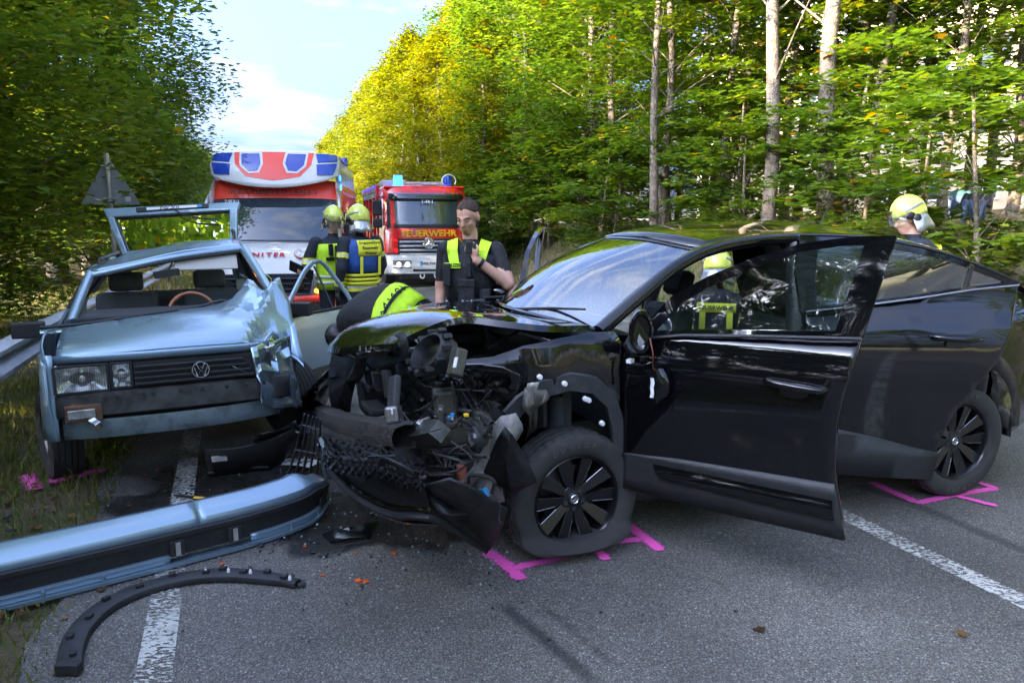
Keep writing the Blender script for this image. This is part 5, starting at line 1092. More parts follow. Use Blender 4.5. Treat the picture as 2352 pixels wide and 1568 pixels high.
def amb():
    fw = Vector((.15,-1,0)).normalized(); rz = math.atan2(fw.y, fw.x); D = 10.2; x0 = (608-CX)/FPX*D
    s_, n_ = sn(x0, D); z0 = fall(s_)
    A = thing('ambulance', 'white ambulance with fluorescent red trim and large blue front lights', 'ambulance', (x0, D, z0), rz)
    def ys(z, x=-2.): return .985 - .06*max(0, (z-1.3)) - .10*max(0, (.25+x)/.25 if x > -.25 else 0)
    for s in (1, -1):
        f = lambda x, z, s=s: Vector((x, s*ys(z, x), z))
        w1 = arc(-.95,.34,.4,0,180,10); w2 = arc(-4.6,.34,.4,0,180,10)
        out_ = [(-.03,.3), (-.02,.62), (-.08,1.0), (-.72,1.40), (-1.3,2.06), (-1.5,2.45), (-1.75,2.68), (-5.9,2.7), (-5.95,.35)] + w2[::-1] + w1[::-1]
        panel('side_panel', out_, f, 'truck_white', A, .03, .3, 40, inward=(0,-s,0))
        panel('side_stripe', [(-1.75,1.0), (-1.55,1.95), (-2.2,2.3), (-5.9,2.3), (-5.9,1.0)], lambda x, z, s=s: f(x, z)+Vector((0,s*.005,0)), 'day_red', A, .004, .5, 40, inward=(0,-s,0))
        panel('side_window', [(-.82,1.42), (-1.36,2.02), (-1.85,2.02), (-1.85,1.38)], lambda x, z, s=s: f(x, z)+Vector((0,s*.008,0)), 'dark_screen', A, .004, .3, inward=(0,-s,0))
        panel('side_light_window', [(-1.7,2.3), (-1.75,2.5), (-2.15,2.52), (-2.2,2.36)], lambda x, z, s=s: f(x, z)+Vector((0,s*.01,0)), 'blue_lens', A, .01, .3, inward=(0,-s,0))
        m = MB(); m.box(-1.42,-1.3,s*1.0,s*1.2,1.45,1.85); m.tube([(-1.3,s*.95,1.5), (-1.34,s*1.08,1.52)], .03, 6); m.build('wing_mirror', 'black_plastic', A, bevel=.04)
        for x in (-.95,-4.6):
            m = MB(); m.lathe([(.2,-.1), (.3,-.12), (.34,-.09), (.345,0), (.34,.09), (.3,.12), (.2,.1), (.19,0)], 28, 'y', Matrix.Translation((x, s*.84, .34)), closed=True); t = m.build('wheel', 'rubber', A, smooth=40); m = MB(); m.lathe([(.2,.09), (.1,.06), (0,.07)], 20, 'y', Matrix.Translation((x, s*.84, .34)) @ (Matrix.Identity(4) if s > 0 else Matrix.Rotation(math.pi,4,'Z'))); m.build('rim', 'grey_metal', t)
    m = MB(); m.box(-5.9,-.1,-.93,.93,.3,.5); m.build('chassis', 'dark_plastic', A)
    def cv(x, w, z, dx): return [(x-dx, w, z-.02), (x-dx*.3, w*.6, z), (x, 0, z+.005), (x-dx*.3, -w*.6, z), (x-dx, -w, z-.02)]
    brw = coons(cv(.02,.86,1.0,.16), cv(-.62,.9,1.40,.12), [(-.14,.86,.98), (-.4,.94,1.24), (-.74,.9,1.38)], [(-.14,-.86,.98), (-.4,-.94,1.24), (-.74,-.9,1.38)], 25, 17, .035); m = MB(); m.grid(brw); m.build('bonnet', 'truck_white', A, smooth=60)
    m = MB(); m.grid(coons(cv(-.64,.93,1.385,.14), cv(-1.24,.9,2.06,.12), [(-.78,.93,1.365), (-1.08,.93,1.75), (-1.36,.9,2.04)], [(-.78,-.93,1.365), (-1.08,-.93,1.75), (-1.36,-.9,2.04)], 15, 11, .03, (.7,0,.7))); w = m.build('windscreen', 'screen_seen', A, smooth=60)
    m = MB(); m.tube([(-.62,.6,1.43), (-.6,0,1.44), (-.66,-.5,1.44)], .012, 6); m.build('wiper', 'ink', w)
    text('call_sign', '2/83/1', .09, 'plate_white', w, frame(Vector((-1.19,-.62,2.0)), (0.08,1,0), (-.6,0,.75)), .001)
    # red brow with lettering
    m = MB(); m.grid(coons(cv(-1.23,.91,2.055,.14), cv(-1.36,.92,2.34,.16), [(-1.37,.91,2.035), (-1.52,.92,2.32)], [(-1.37,-.91,2.035), (-1.52,-.92,2.32)], 13, 5, .01)); br = m.build('brow', 'day_red', A, smooth=60)
    for k, ch in enumerate('RETTUNGSDIENST'):
        y = (-6.5+k)*.093; text('brow_letter', ch, .105, 'ink', br, frame(Vector((-1.175-.12*(y/.91)**2, y, 2.15)), (-.25*y,1,0), (-.45,0,1)), .002, bold=.002)
    # moulded light cap
    c_lo = [(-1.42,.96,2.41), (-1.24,.8,2.33), (-1.12,.4,2.24), (-1.09,0,2.21), (-1.12,-.4,2.24), (-1.24,-.8,2.33), (-1.42,-.96,2.41)]; c_hi = [(-1.62,.93,2.72), (-1.44,.75,2.735), (-1.36,0,2.75), (-1.44,-.75,2.735), (-1.62,-.93,2.72)]
    rows = coons(c_lo, c_hi, [c_lo[0], (-1.5,.97,2.58), c_hi[0]], [c_lo[-1], (-1.5,-.97,2.58), c_hi[-1]], 33, 11, .03, (.9,0,.3)); m = MB(); m.grid(rows); cap = m.build('light_cap', 'truck_white', A, smooth=60, solid=.02)
    def at(u, v, o=.01):
        i = min(31, max(0, u*32)); j = min(9.999, max(0, v*10)); a, b = int(i), int(j); f, g = i-a, j-b; p = rows[b][a]*(1-f)*(1-g)+rows[b][a+1]*f*(1-g)+rows[b+1][a]*(1-f)*g+rows[b+1][a+1]*f*g
        n = (rows[b][a+1]-rows[b][a]).cross(rows[b+1][a]-rows[b][a]).normalized(); n = n if n.x > 0 else -n; return p + n*o
    def decal(name, poly, m_, o=.012):
        mm = MB(); V = []; c = (sum(p[0] for p in poly)/len(poly), sum(p[1] for p in poly)/len(poly)); n = len(poly); P2 = []
        for i in range(n):
            for t in (0,.34,.67): P2.append((poly[i][0]*(1-t)+poly[(i+1) % n][0]*t, poly[i][1]*(1-t)+poly[(i+1) % n][1]*t))
        k = len(P2); V = [at(u, v, o) for u, v in P2] + [at(u, v, -.005) for u, v in P2] + [at(*c, o)] + [at((u+c[0])/2, (v+c[1])/2, o) for u, v in P2]
        mm.add(V, [(i, (i+1) % k, 2*k+1+(i+1) % k, 2*k+1+i) for i in range(k)] + [(2*k+1+i, 2*k+1+(i+1) % k, 2*k) for i in range(k)] + [(i, k+i, k+(i+1) % k, (i+1) % k) for i in range(k)]); return mm.build(name, m_, cap, smooth=40)
    decal('red_shield', [(.23,.99), (.25,.55), (.32,.24), (.5,.17), (.68,.24), (.75,.55), (.77,.99)], 'day_red', .008)
    for sg in (0, 1):
        fl = lambda pl: [((1-u) if sg else u, v) for u, v in pl]
        decal('blue_light_frame', fl([(.27,.97), (.285,.5), (.34,.32), (.41,.35), (.435,.6), (.42,.97)]), 'truck_white', .013); decal('blue_light', fl([(.285,.91), (.3,.54), (.345,.38), (.4,.41), (.418,.6), (.405,.91)]), 'blue_lens', .022)
        decal('blue_light', fl([(.03,.95), (.045,.62), (.205,.62), (.215,.95)]), 'blue_lens', .02); decal('blue_light', fl([(.05,.54), (.09,.14), (.21,.22), (.215,.54)]), 'blue_lens', .02)
    m = MB(); m.grid(coons(c_hi, [(-5.9,.86,2.74), (-5.9,0,2.8), (-5.9,-.86,2.74)], [c_hi[0], (-5.9,.86,2.74)], [c_hi[-1], (-5.9,-.86,2.74)], 9, 5)); m.build('roof', 'truck_white', A, smooth=60)
    m = MB(); m.lathe([(0,.16), (.06,.15), (.075,.1), (.075,0)], 16, 'z', Matrix.Translation((-4.,.85,2.72))); m.build('beacon', 'blue_lens', A, smooth=40)
    for q in ((.8,2.38), (.82,2.24)): m = MB(); m.ell((-1.72,ys(q[1])+.02,q[1]), (.05,.015,.05)); m.build('strobe', 'lit_blue', A, smooth=60)
    # grille, lamps, bumper
    m = MB(); m.grid(coons(cv(.06,.66,1.0,.05), cv(.08,.6,.74,.05), [(.01,.66,.98), (.03,.6,.72)], [(.01,-.66,.98), (.03,-.6,.72)], 9, 4)); g = m.build('grille', 'ink', A)
    for k in range(3): m = MB(); z = .79+k*.075; w_ = .58+.03*k; m.tube(crv([(.05,w_,z), (.085,w_*.5,z), (.1,0,z), (.085,-w_*.5,z), (.05,-w_,z)], 10), .022, 6, flat=.6); m.build('slat', 'dark_plastic', g)
    star(g, Matrix.Translation((.13,0,.89)), .125)
    for s in (1, -1):
        m = MB(); m.lathe([(0,.04), (.06,.035), (.075,0)], 16, 'x', Matrix.Translation((.08,s*.46,.85))); m.build('spot_lamp', 'ink', g, smooth=40)
        m = MB(); m.grid(coons([(.0,s*.68,.98), (-.16,s*.93,1.04)], [(.03,s*.64,.72), (-.1,s*.93,.74)], [(.0,s*.68,.98), (.03,s*.64,.72)], [(-.16,s*.93,1.04), (-.1,s*.93,.74)], 7, 6, .03, (1,0,0))); l = m.build('headlamp', 'lamp_reflector', A, smooth=50)
        m = MB(); m.ell((.04,s*.72,.76), (.03,.055,.035)); m.build('indicator', 'lit_orange', l, smooth=60)
        m = MB(); m.lathe([(.07,-.01), (.075,.03), (.06,.02), (0,.0)], 16, 'x', Matrix.Translation((.0,s*.8,.88))); m.build('lamp_pod', 'dark_screen', l, smooth=40)
        m = MB(); m.grid(coons([(-.02,s*.9,1.05), (-.3,s*.96,1.1)], [(-.03,s*.9,.5), (-.3,s*.98,.5)], [(-.02,s*.93,1.05), (-.03,s*.93,.5)], [(-.3,s*.975,1.1), (-.3,s*.985,.5)], 4, 4)); m.build('wing_trim', 'day_red', A, smooth=50)
    def bar(nm, z0_, z1_, w_, m_, o=0): mm = MB(); mm.grid([[Vector((.1+o-.22*(abs(y)/.95)**3, y, z)) for y in np.linspace(-w_,w_,11)] for z in (z0_, (z0_+z1_)/2, z1_)]); return mm.build(nm, m_, A, smooth=50, solid=.03, fix=False)
    bar('bumper', .28, .72, .94, 'dark_plastic'); bar('bumper_stripe', .6, .7, .93, 'day_red', .012)
    def onb(y, z):
        p = min((q for r in brw for q in r), key=lambda q: (q.y-y)**2 + (q.z-z)**2); return Vector((p.x, y, p.z)) + Vector((.55,0,.84))*.02
    for k_, ch in enumerate('JOHANNITER'):
        y_ = -.57+k_*.088; text('bonnet_letter', ch, .125, 'red_ink', A, frame(onb(y_,1.25), (0,1,0), (-.66,0,.42)), .002, bold=.004)
    M_ = frame(onb(.5,1.25), (0,1,0), (-.66,0,.42)); m = MB(); m.lathe([(0,.0), (.12,.0), (.122,-.004)], 28, 'z', M_); em = m.build('emblem', 'red_ink', A); m = MB()
    for k in range(4):
        a = R(45+90*k) * 1 - R(45); c, s_ = math.cos(a), math.sin(a); m.add([M_ @ Vector((c*x_-s_*y_, s_*x_+c*y_, .003)) for x_, y_ in ((.008,0), (.085,.04), (.068,0), (.085,-.04))], [(0,3,2), (0,2,1)])
    m.build('emblem_cross', 'plate_white', em)
    m = MB(); m.lathe([(.1,.002), (.106,.004), (.112,.002)], 28, 'z', M_); m.build('emblem_ring', 'plate_white', em)
    m = MB(); m.box(-.05,.01,-.06,.06,-.05,.05, Matrix.Translation((-.6,-.7,1.36))); m.build('bonnet_vent', 'ink', A, bevel=.01)
amb()
def fire():
    D = 21.; x0 = (985-CX)/FPX*D; s_, n_ = sn(x0, D); z0 = fall(s_); fw = Vector((.27,-.963,0)).normalized()
    T = thing('fire_engine', 'red fire engine with white bumper and a lit blue roof beacon', 'fire engine', (x0, D, z0), math.atan2(fw.y, fw.x))
    W = 1.17
    # cab
    prof_ = [(0,.95), (.0,1.72), (-.12,2.2), (-.2,2.56), (-.4,2.78)]
    m = MB(); rows = []
    for (x, z) in prof_: rows.append([Vector((x-.28*(abs(y)/W)**6, y, z)) for y in np.linspace(-W, W, 13)])
    m.grid(rows); m.build('cab_front', 'truck_red', T, smooth=50, fix=False)
    for s in (1, -1):
        panel('cab_side', [(-.27,.95), (-.27,1.72), (-.42,2.2), (-.5,2.6), (-.65,2.8), (-2.2,2.8), (-2.2,.9), (-1.75,.9)] + arc(-1.2,.52,.56,20,160,8)[0:0] + [(-1.7,1.05), (-1.2,1.15), (-.75,1.0)], lambda x, z, s=s: Vector((x, s*(W-.03*max(0,z-1.6)), z)), 'truck_red', T, .04, .4, 40, inward=(0,-s,0))
        panel('side_window', [(-.5,1.72), (-.62,2.45), (-1.25,2.5), (-1.25,1.7)], lambda x, z, s=s: Vector((x, s*(W+.012-.03*max(0,z-1.6)), z)), 'dark_screen', T, .01, .4, inward=(0,-s,0))
        m = MB(); m.lathe([(.25,-.14), (.42,-.16), (.5,-.12), (.51,0), (.5,.12), (.42,.16), (.25,.14), (.24,0)], 28, 'y', Matrix.Translation((-1.2,s*1.0,.5)), closed=True); t = m.build('wheel', 'rubber', T, smooth=40)
        m = MB(); m.lathe([(.26,.1), (.2,.02), (.1,.1), (0,.12)], 20, 'y', Matrix.Translation((-1.2,s*1.0,.5)) @ (Matrix.Identity(4) if s > 0 else Matrix.Rotation(math.pi,4,'Z'))); m.build('rim', 'plate_white', t, smooth=40)
        m = MB(); m.lathe([(.25,-.14), (.42,-.16), (.5,-.12), (.51,0), (.5,.12), (.42,.16), (.25,.14), (.24,0)], 24, 'y', Matrix.Translation((-5.2,s*1.0,.5)), closed=True); m.build('wheel', 'rubber', T, smooth=40)
        m = MB(); rows = [[Vector((x, s*yy, z)) for yy in (.8, 1.22)] for x, z in arc(-1.2,.52,.6,-10,175,12)]; m.grid(rows); rows = [[Vector((x, s*1.22, z)), Vector((-1.2+(x+1.2)*1.16, s*1.2, .52+(z-.52)*1.16))] for x, z in arc(-1.2,.52,.6,-10,175,12)]; m.grid(rows); m.build('wheel_arch', 'truck_white', T, smooth=50, solid=.02)
        # mirrors on arms
        m = MB(); m.tube([(-.35,s*1.15,2.5), (-.1,s*1.38,2.5), (-.1,s*1.38,1.75), (-.35,s*1.15,1.75)], .02, 6); mo = m.build('mirror_arm', 'ink', T)
        for a, b in ((2.0,2.42), (1.66,1.92)): m = MB(); m.box(-.18,-.06,s*1.38-.13,s*1.38+.13,a,b); m.build('mirror_housing', 'ink', mo, bevel=.04)
    m = MB(); m.box(-2.2,-.45,-W+.02,W-.02,2.76,2.83); m.build('cab_roof', 'truck_red', T, bevel=.04)
    m = MB(); m.box(-7,-.3,-.95,.95,.45,.9); m.build('chassis', 'dark_plastic', T)
    def fr(y, z, o=.01): x = interp([z_ for _, z_ in prof_], [x_ for x_, _ in prof_], z); return Vector((x-.28*(abs(y)/W)**6+o, y, z))
    def face(nm, w0, w1, za, zb, m_, o=.012, par=T, n=9, solid=.0):
        mm = MB(); mm.grid([[fr(y, z, o) for y in np.linspace(w0, w1, n)] for z in np.linspace(za, zb, 5)]); return mm.build(nm, m_, par, smooth=50, fix=False, solid=solid)
    ws = face('windscreen', -1.1, 1.1, 1.72, 2.5, 'screen_seen'); face('screen_base', -1.12, 1.12, 1.66, 1.76, 'ink', .02)
    face('sun_visor', -1.06, 1.06, 2.44, 2.62, 'dark_screen', .12, T, 9, .02)
    text('call_sign', '1-44-1', .13, 'plate_white', ws, frame(fr(.0,2.38,.16), (0,1,0), (-.2,0,1)), .001, bold=.003)
    text('bonnet_lettering', 'FEUERWEHR', .25, 'sign_yellow', T, frame(fr(.03,1.5,.022), (0,1,0), (0,0,1)), .004, bold=.007, sx=1.1)
    for k in range(4): m = MB(); z = .93+k*.115; m.tube(crv([(.0,-.8,z), (.06,-.4,z), (.07,0,z), (.06,.4,z), (.0,.8,z)], 10), .048, 6, flat=.7); m.build('grille_slat', 'shutter_alu', T)
    face('grille', -.85, .85, .88, 1.36, 'ink', .02); star(T, Matrix.Translation((.13,0,1.24)), .16)
    # bumper with lamps, plate and shackles
    m = MB(); m.grid([[Vector((.1+dx-.4*(abs(y)/1.2)**5, y, z)) for y in np.linspace(-1.2,1.2,15)] for dx, z in ((-.1,.9), (.04,.88), (.06,.6), (.02,.42), (-.1,.38))]); bo = m.build('bumper', 'truck_white', T, smooth=40, solid=.03, fix=False)
    for s in (1,-1):
        m = MB(); m.grid([[Vector((.185-.4*(abs(y)/1.2)**5+.0, y, z)) for y in np.linspace(s*.5, s*1.0, 6)] for z in (.55,.66,.77)]); l = m.build('headlamp', 'lit_lamp' if False else 'lamp_reflector', bo, smooth=50, fix=False)
        for k, y in enumerate((.62,.85)): m = MB(); m.lathe([(.06,.0), (.07,.03), (.05,.02), (0,.005)], 14, 'x', Matrix.Translation((.16-.4*(y/1.2)**5+.02, s*y, .66))); m.build('lamp_pod', 'lamp_glow', l, smooth=40)
        m = MB(); m.tube([Vector((.12,s*.2+.06*math.cos(a),.34+.08*math.sin(a))) for a in np.linspace(0,6.28,13)], .018, 6); m.build('shackle', 'plate_white', bo)
    m = MB(); m.box(.14,.17,-.46,.46,.46,.6); m.build('bumper_step', 'ink', bo)
    m = MB(); m.box(.16,.185,-.26,.36,.60,.74); pl = m.build('number_plate', 'plate_white', bo); m = MB(); m.box(.186,.189,-.26,-.2,.60,.74); m.build('plate_band', 'blue_plastic', pl)
    text('plate_lettering', 'WE FW 144', .11, 'ink', pl, frame(Vector((.19,.08,.67)), (0,1,0), (0,0,1)), .001, bold=.003)
    m = MB(); m.box(-.6,.05,-.8,.8,.2,.42); m.build('front_axle', 'ink', T, bevel=.05)
    # roof gear
    for s, lit in ((-1, 1), (1, 0)):
        m = MB(); m.lathe([(.0,.3), (.12,.29), (.13,.2), (.13,.05), (.15,.03), (.15,0)], 18, 'z', Matrix.Translation((-.7,s*.72,2.83))); b = m.build('beacon', 'lit_blue' if lit else 'blue_lens', T, smooth=40); b['label'] = 'lit blue beacon' if lit else 'unlit blue beacon'
        m = MB(); m.tube([Vector((-.55,s*.72+.2*math.cos(a),2.98+.18*math.sin(a))) for a in np.linspace(-.6,3.74,12)], .012, 5); m.build('beacon_guard', 'plate_white', T) if not lit else None
    m = MB(); m.tube([(-.6,-.5,2.9), (-.6,.5,2.9)], .025, 6); m.tube([(-.62,-.05,2.88), (-.62,.4,2.88)], .05, 10); m.build('air_horn', 'shutter_alu', T, smooth=50)
    m = MB(); m.box(-2.2,-1.3,-1.1,-.4,2.84,3.02); m.build('roof_box', 'shutter_alu', T, bevel=.03)
    # body with open shutters
    m = MB(); m.box(-7.2,-2.3,-1.2,1.2,.6,.75); m.box(-7.2,-2.3,-1.2,1.2,2.72,2.9); m.box(-7.2,-2.3,-.5,.5,.75,2.72); bd = m.build('body', 'truck_red', T)
    for s in (1,-1):
        for x in (-2.35,-3.6,-4.9,-6.0,-7.15): m = MB(); m.box(x-.08,x+.08,s*.5,s*1.2,.751,2.719); m.build('body_post', 'truck_red', bd)
        for x in (-2.95,-4.25,-5.45,-6.6):
            for z in (1.0,1.45,1.9,2.3): m = MB(); m.box(x-.5,x+.5,min(s*.55,s*1.1),max(s*.55,s*1.1),z,z+.03); m.box(x-.4+.1*(z*7 % 1),x+.1,min(s*.6,s*1.05),max(s*.6,s*1.05),z+.03,z+.3); m.build('locker_shelf', 'shutter_alu', bd)
        m = MB(); m.box(-7.2,-2.3,min(s*1.2,s*1.24),max(s*1.2,s*1.24),2.84,2.9); m.build('scene_light', 'violet_led', bd)
        m = MB(); m.box(-7.1,-2.4,s*1.1-.1,s*1.1+.1,2.55,2.7); m.build('rolled_shutter', 'shutter_alu', bd)
    m = MB(); m.box(-6.8,-2.6,-.9,.9,2.901,3.05); m.build('roof_ladder', 'shutter_alu', T)
mat('lamp_glow', (.8,.8,.75), .2, emit=(1,.95,.8), estr=.14)
fire()
# =================================================================== guardrail, sign, debris
mat('galvanised', (.55,.53,.5), .45, metal=.55, noise=.15, nscale=6., bump=(.1, 40., .003)); mat('sign_back', (.36,.365,.37), .5, metal=.3, noise=.15, nscale=5.)
def guardrail():
    s0 = -6.; p0 = road(s0, -1.72); g = thing('guardrail', 'grey steel crash barrier with ribbed rail along the grass verge', 'guardrail', (p0.x, p0.y, -.02))
    wprof = [(0,.31), (.02,.305), (.08,.26), (.08,.225), (.02,.175), (.0,.155), (.02,.135), (.08,.085), (.08,.05), (.02,.005), (0,0)]
    s = s0; k = 0; g0 = Vector((p0.x, p0.y, -.02))
    while s < 42:
        m = MB(); rows = []
        for i in range(6):
            q = s + 4*i/5; rows.append([Vector((*road(q, -1.72+a), fall(q)+.43+b)) - g0 + Vector((0,0,.0 if k % 2 else .003)) for a, b in wprof])
        m.grid(rows); m.build('rail', 'galvanised', g, smooth=40, solid=.004, fix=False)
        for q in (s+.6, s+2.6):
            c = road(q, -1.8); d = road(q+.1, -1.8)-c; a = math.atan2(d.y, d.x); M_ = Matrix.Translation(Vector((c.x, c.y, fall(q)-.1))-g0) @ Matrix.Rotation(a, 4, 'Z'); m = MB(); m.box(-.05,.05,-.03,-.024,0,.8, M_); m.box(-.05,.05,.024,.03,0,.8, M_); m.box(-.003,.003,-.024,.024,0,.8, M_); m.build('post', 'galvanised', g)
        s += 4; k += 1
guardrail()
def sign():
    b = P(255, 480, 12.3); z0 = terrain(b.x, b.y); S_ = thing('road_sign', 'back of a grey triangular road sign on a post', 'sign', (b.x, b.y, z0), R(14))
    zb = P(255,470,12.3).z-z0; m = MB(); m.tube([(0,0,-.2), (0,0,zb+.82)], .038, 12); m.build('post', 'galvanised', S_, smooth=50)
    tri = []
    for (a, c) in ((-.45,0), (.45,0), (0,.78)):
        for d in (-1,1):
            pass
    cor = [(-.45,.0), (.45,.0), (0,.78)]; poly = []
    for i in range(3):
        p = Vector(cor[i]); a = Vector(cor[i-1]); c = Vector(cor[(i+1) % 3]); poly += [tuple(p+(a-p).normalized()*.05), tuple(p*.985+ (a+c-2*p).normalized()*.012), tuple(p+(c-p).normalized()*.05)]
    m = MB(); m.prism(poly, .042, .05, lambda x, z, y: (x, y, zb+z)); pl = m.build('plate', 'sign_back', S_)
    for z in (.1,.62): m = MB(); m.box(-.09,.09,-.045,.04,zb+z-.015,zb+z+.015); m.build('clamp', 'galvanised', S_, bevel=.006)
    m = MB(); m.box(.22,.3,.037,.041,zb+.05,zb+.13); m.build('sticker', 'white_label', S_)
sign()
# bumper torn off the estate car, lying across the verge and road
metal_b = 'blue_paint'
def loose_bumper():
    pts = [(-40,1408), (120,1368), (300,1322), (440,1285), (560,1253), (655,1222), (712,1196), (746,1160)]
    base = [G(px, py) for px, py in pts]; o = base[3].copy(); o.z = 0
    B = thing('torn_off_bumper', 'long pale blue and black bumper lying torn off across the road edge', 'bumper', o)
    c = crv([p-o for p in base], 46); sect = [(.0,.012), (.015,.05), (.045,.055), (.045,.14), (.02,.145), (.03,.168), (.015,.2), (-.09,.245), (-.13,.24)]
    def off(i): d = (c[min(i+1,45)]-c[max(i-1,0)]).normalized(); return Vector((d.y,-d.x,0))      # towards the camera
    def strip(nm, sel, m_, i0=0, i1=46, sol=.006, par=B, add=0.):
        m = MB(); rows = []
        for i in range(i0, i1):
            t = i/45; k = 1 - .35*sm01(.86,1,t); f = off(i); rows.append([c[i] + f*(a+add)*k + Vector((0,0,b*k + .012 + .02*sm01(.8,1,t))) for a, b in sel])
        m.grid(rows); return m.build(nm, m_, par, smooth=35, solid=sol, fix=False)
    strip('top_face', sect[5:], 'blue_paint', 0, 24); strip('top_face', sect[5:], 'blue_paint', 23, 46)
    strip('rub_strip', [(.034,.142), (.046,.146), (.046,.16), (.03,.167)], 'black_plastic')
    strip('middle_band', [(.0,.045), (.03,.052), (.036,.14), (.02,.146)], 'black_plastic'); strip('lower_skirt', [(.0,.022), (.04,.026), (.045,.05), (.03,.058)], 'blue_paint', 0, 20); strip('lower_skirt', [(.0,.022), (.04,.026), (.045,.05), (.03,.058)], 'blue_paint', 29, 46); strip('lower_lip', [(-.01,.0), (.055,.003), (.058,.014), (0,.016)], 'blue_paint')
    for i in (20, 27):
        f = off(i); d = (c[i+1]-c[i]).normalized(); M_ = frame(c[i]+f*.04+Vector((0,0,.1)), d, (0,0,1)); m = MB(); m.box(-.035,.035,-.04,.04,-.004,.012, M_); bk = m.build('bracket_pocket', 'seal_rubber', B, bevel=.004); m = MB(); m.box(-.01,.012,-.035,.03,.0125,.016, M_); m.build('bracket_hole', 'galvanised', B)
    f = off(43); d = (c[44]-c[42]).normalized(); M_ = frame(c[42]+f*.035+Vector((0,0,.09)), d, (0,0,1)); m = MB(); m.box(-.08,.03,-.03,.03,0,.012, M_); m.build('lamp_pocket', 'dirty_steel', B, bevel=.006)
    for i in (6,12,35,40): m = MB(); f = off(i); p = c[i]+f*.04+Vector((0,0,.03)); m.box(-.004,.004,-.025,.01,-.025,.025, Matrix.Translation(p)); m.build('skirt_rib', 'blue_paint', B)
loose_bumper()
def arch_trim():
    pts = [(160,1548), (165,1500), (185,1455), (235,1405), (310,1366), (400,1340), (480,1328), (560,1328), (630,1336), (685,1348)]
    base = [G(px, py) for px, py in pts]; o = base[4].copy(); A = thing('loose_arch_trim', 'curved black plastic wheel arch trim with clips lying on the asphalt', 'car trim', o)
    c = crv([p-o for p in base], 40); m = MB(); rows = []
    def off(i): d = (c[min(i+1,39)]-c[max(i-1,0)]).normalized(); return Vector((-d.y,d.x,0))
    for i in range(40):
        t = i/39; w = .035+.012*math.sin(math.pi*t); w *= 1-.45*sm01(.85,1,t); f = off(i); rows.append([c[i]+f*a*w/.05+Vector((0,0,b)) for a, b in ((-.055,.006), (-.05,.028), (-.04,.032), (.035,.03), (.05,.022), (.055,.006))])
    m.grid(rows); m.build('shell', 'dark_plastic', A, smooth=40, solid=.005, fix=False)
    for k, i in enumerate((2,6,10,14,18,22,26,28,31,34,37)):
        m = MB(); a = math.atan2(*(c[min(i+1,39)]-c[i]).yx); m.box(-.016,.016,-.012,.012,.03,.052, Matrix.Translation(c[i]+off(i)*.012*(1 if k % 2 else -1)) @ Matrix.Rotation(a,4,'Z')); m.build('clip', 'black_plastic', A, bevel=.003)
    for i in (26,29,32,38): m = MB(); m.lathe([(.009,.03), (.007,.05), (.0,.06)], 8, 'z', Matrix.Translation(c[i]+off(i)*-.012)); m.build('clip', 'white_label', A)
    m = MB(); m.box(-.045,.045,-.02,.02,.004,.05, Matrix.Translation(c[0])); m.build('end_tab', 'black_plastic', A, bevel=.006)
arch_trim()
rgp = random.Random(77)
def shard(name, poly_px, m_, label, cat, z=0., lift=.03, th=.008, seed=1, group=None, curl=.02):
    r_ = random.Random(seed); V = [G(px, py) for px, py in poly_px]; c = sum(V, Vector())/len(V); n = len(V); top = []
    V2 = []
    for i in range(n): V2 += [V[i], V[i].lerp(V[(i+1) % n], .5)]
    n2 = len(V2); W_ = [p - c + Vector((0,0,z+.006+lift*r_.random()**2)) for p in V2]; inn = [(p-c)*.5 + Vector((0,0,z+.008+lift*.6+curl*r_.uniform(0,1))) for p in V2]
    m = MB(); m.add(W_+inn+[Vector((0,0,z+lift*.8+.01))], [(i,(i+1) % n2,n2+(i+1) % n2,n2+i) for i in range(n2)]+[(n2+i,n2+(i+1) % n2,2*n2) for i in range(n2)])
    o = m.build(name, m_, None, smooth=25, solid=th, fix=False); o.location = c; tag(o, label, cat, group); return o
# broken black bumper skin between the cars
def between():
    o = G(570, 1085); B = thing('broken_bumper_piece', 'bent black bumper skin with slot lying between the two cars', 'car part', o)
    def q(px, py, z): return G(px, py+z*330, 0)-o+Vector((0,0,z)) if False else (G(px, py, z)-o)
    rows = [[q(470,1028,.26), q(520,1030,.27), q(580,1020,.3), q(640,1000,.38), q(690,975,.45)], [q(474,1060,.15), q(520,1062,.15), q(585,1050,.18), q(640,1030,.26), q(688,1000,.34)], [q(478,1095,.02), q(525,1088,.05), q(590,1080,.06), q(625,1075,.08), q(660,1045,.16)]]
    m = MB(); m.grid([crv(r, 13) for r in rows]); m.build('skin', 'black_plastic', B, smooth=35, solid=.008, fix=False)
    m = MB(); a = crv([q(480,1085,.06), q(540,1072,.09), q(620,1070,.1)], 10); m.tube([p+Vector((0,-.012,0)) for p in a], .012, 6); m.build('lip', 'dark_plastic', B)
    m = MB(); c = q(505,1052,.19); m.box(-.05,.05,-.014,.0,-.02,.02, Matrix.Translation(c) @ Matrix.Rotation(R(-6),4,'Y')); m.build('slot', 'galvanised', B, bevel=.008)
    m = MB(); m.grid([crv([q(580,1000,.38), q(640,985,.42), q(680,965,.5)], 7), crv([q(585,1030,.25), q(640,1010,.3), q(690,990,.4)], 7)]); m.build('torn_flap', 'black_paint', B, smooth=35, solid=.006, fix=False)
between()
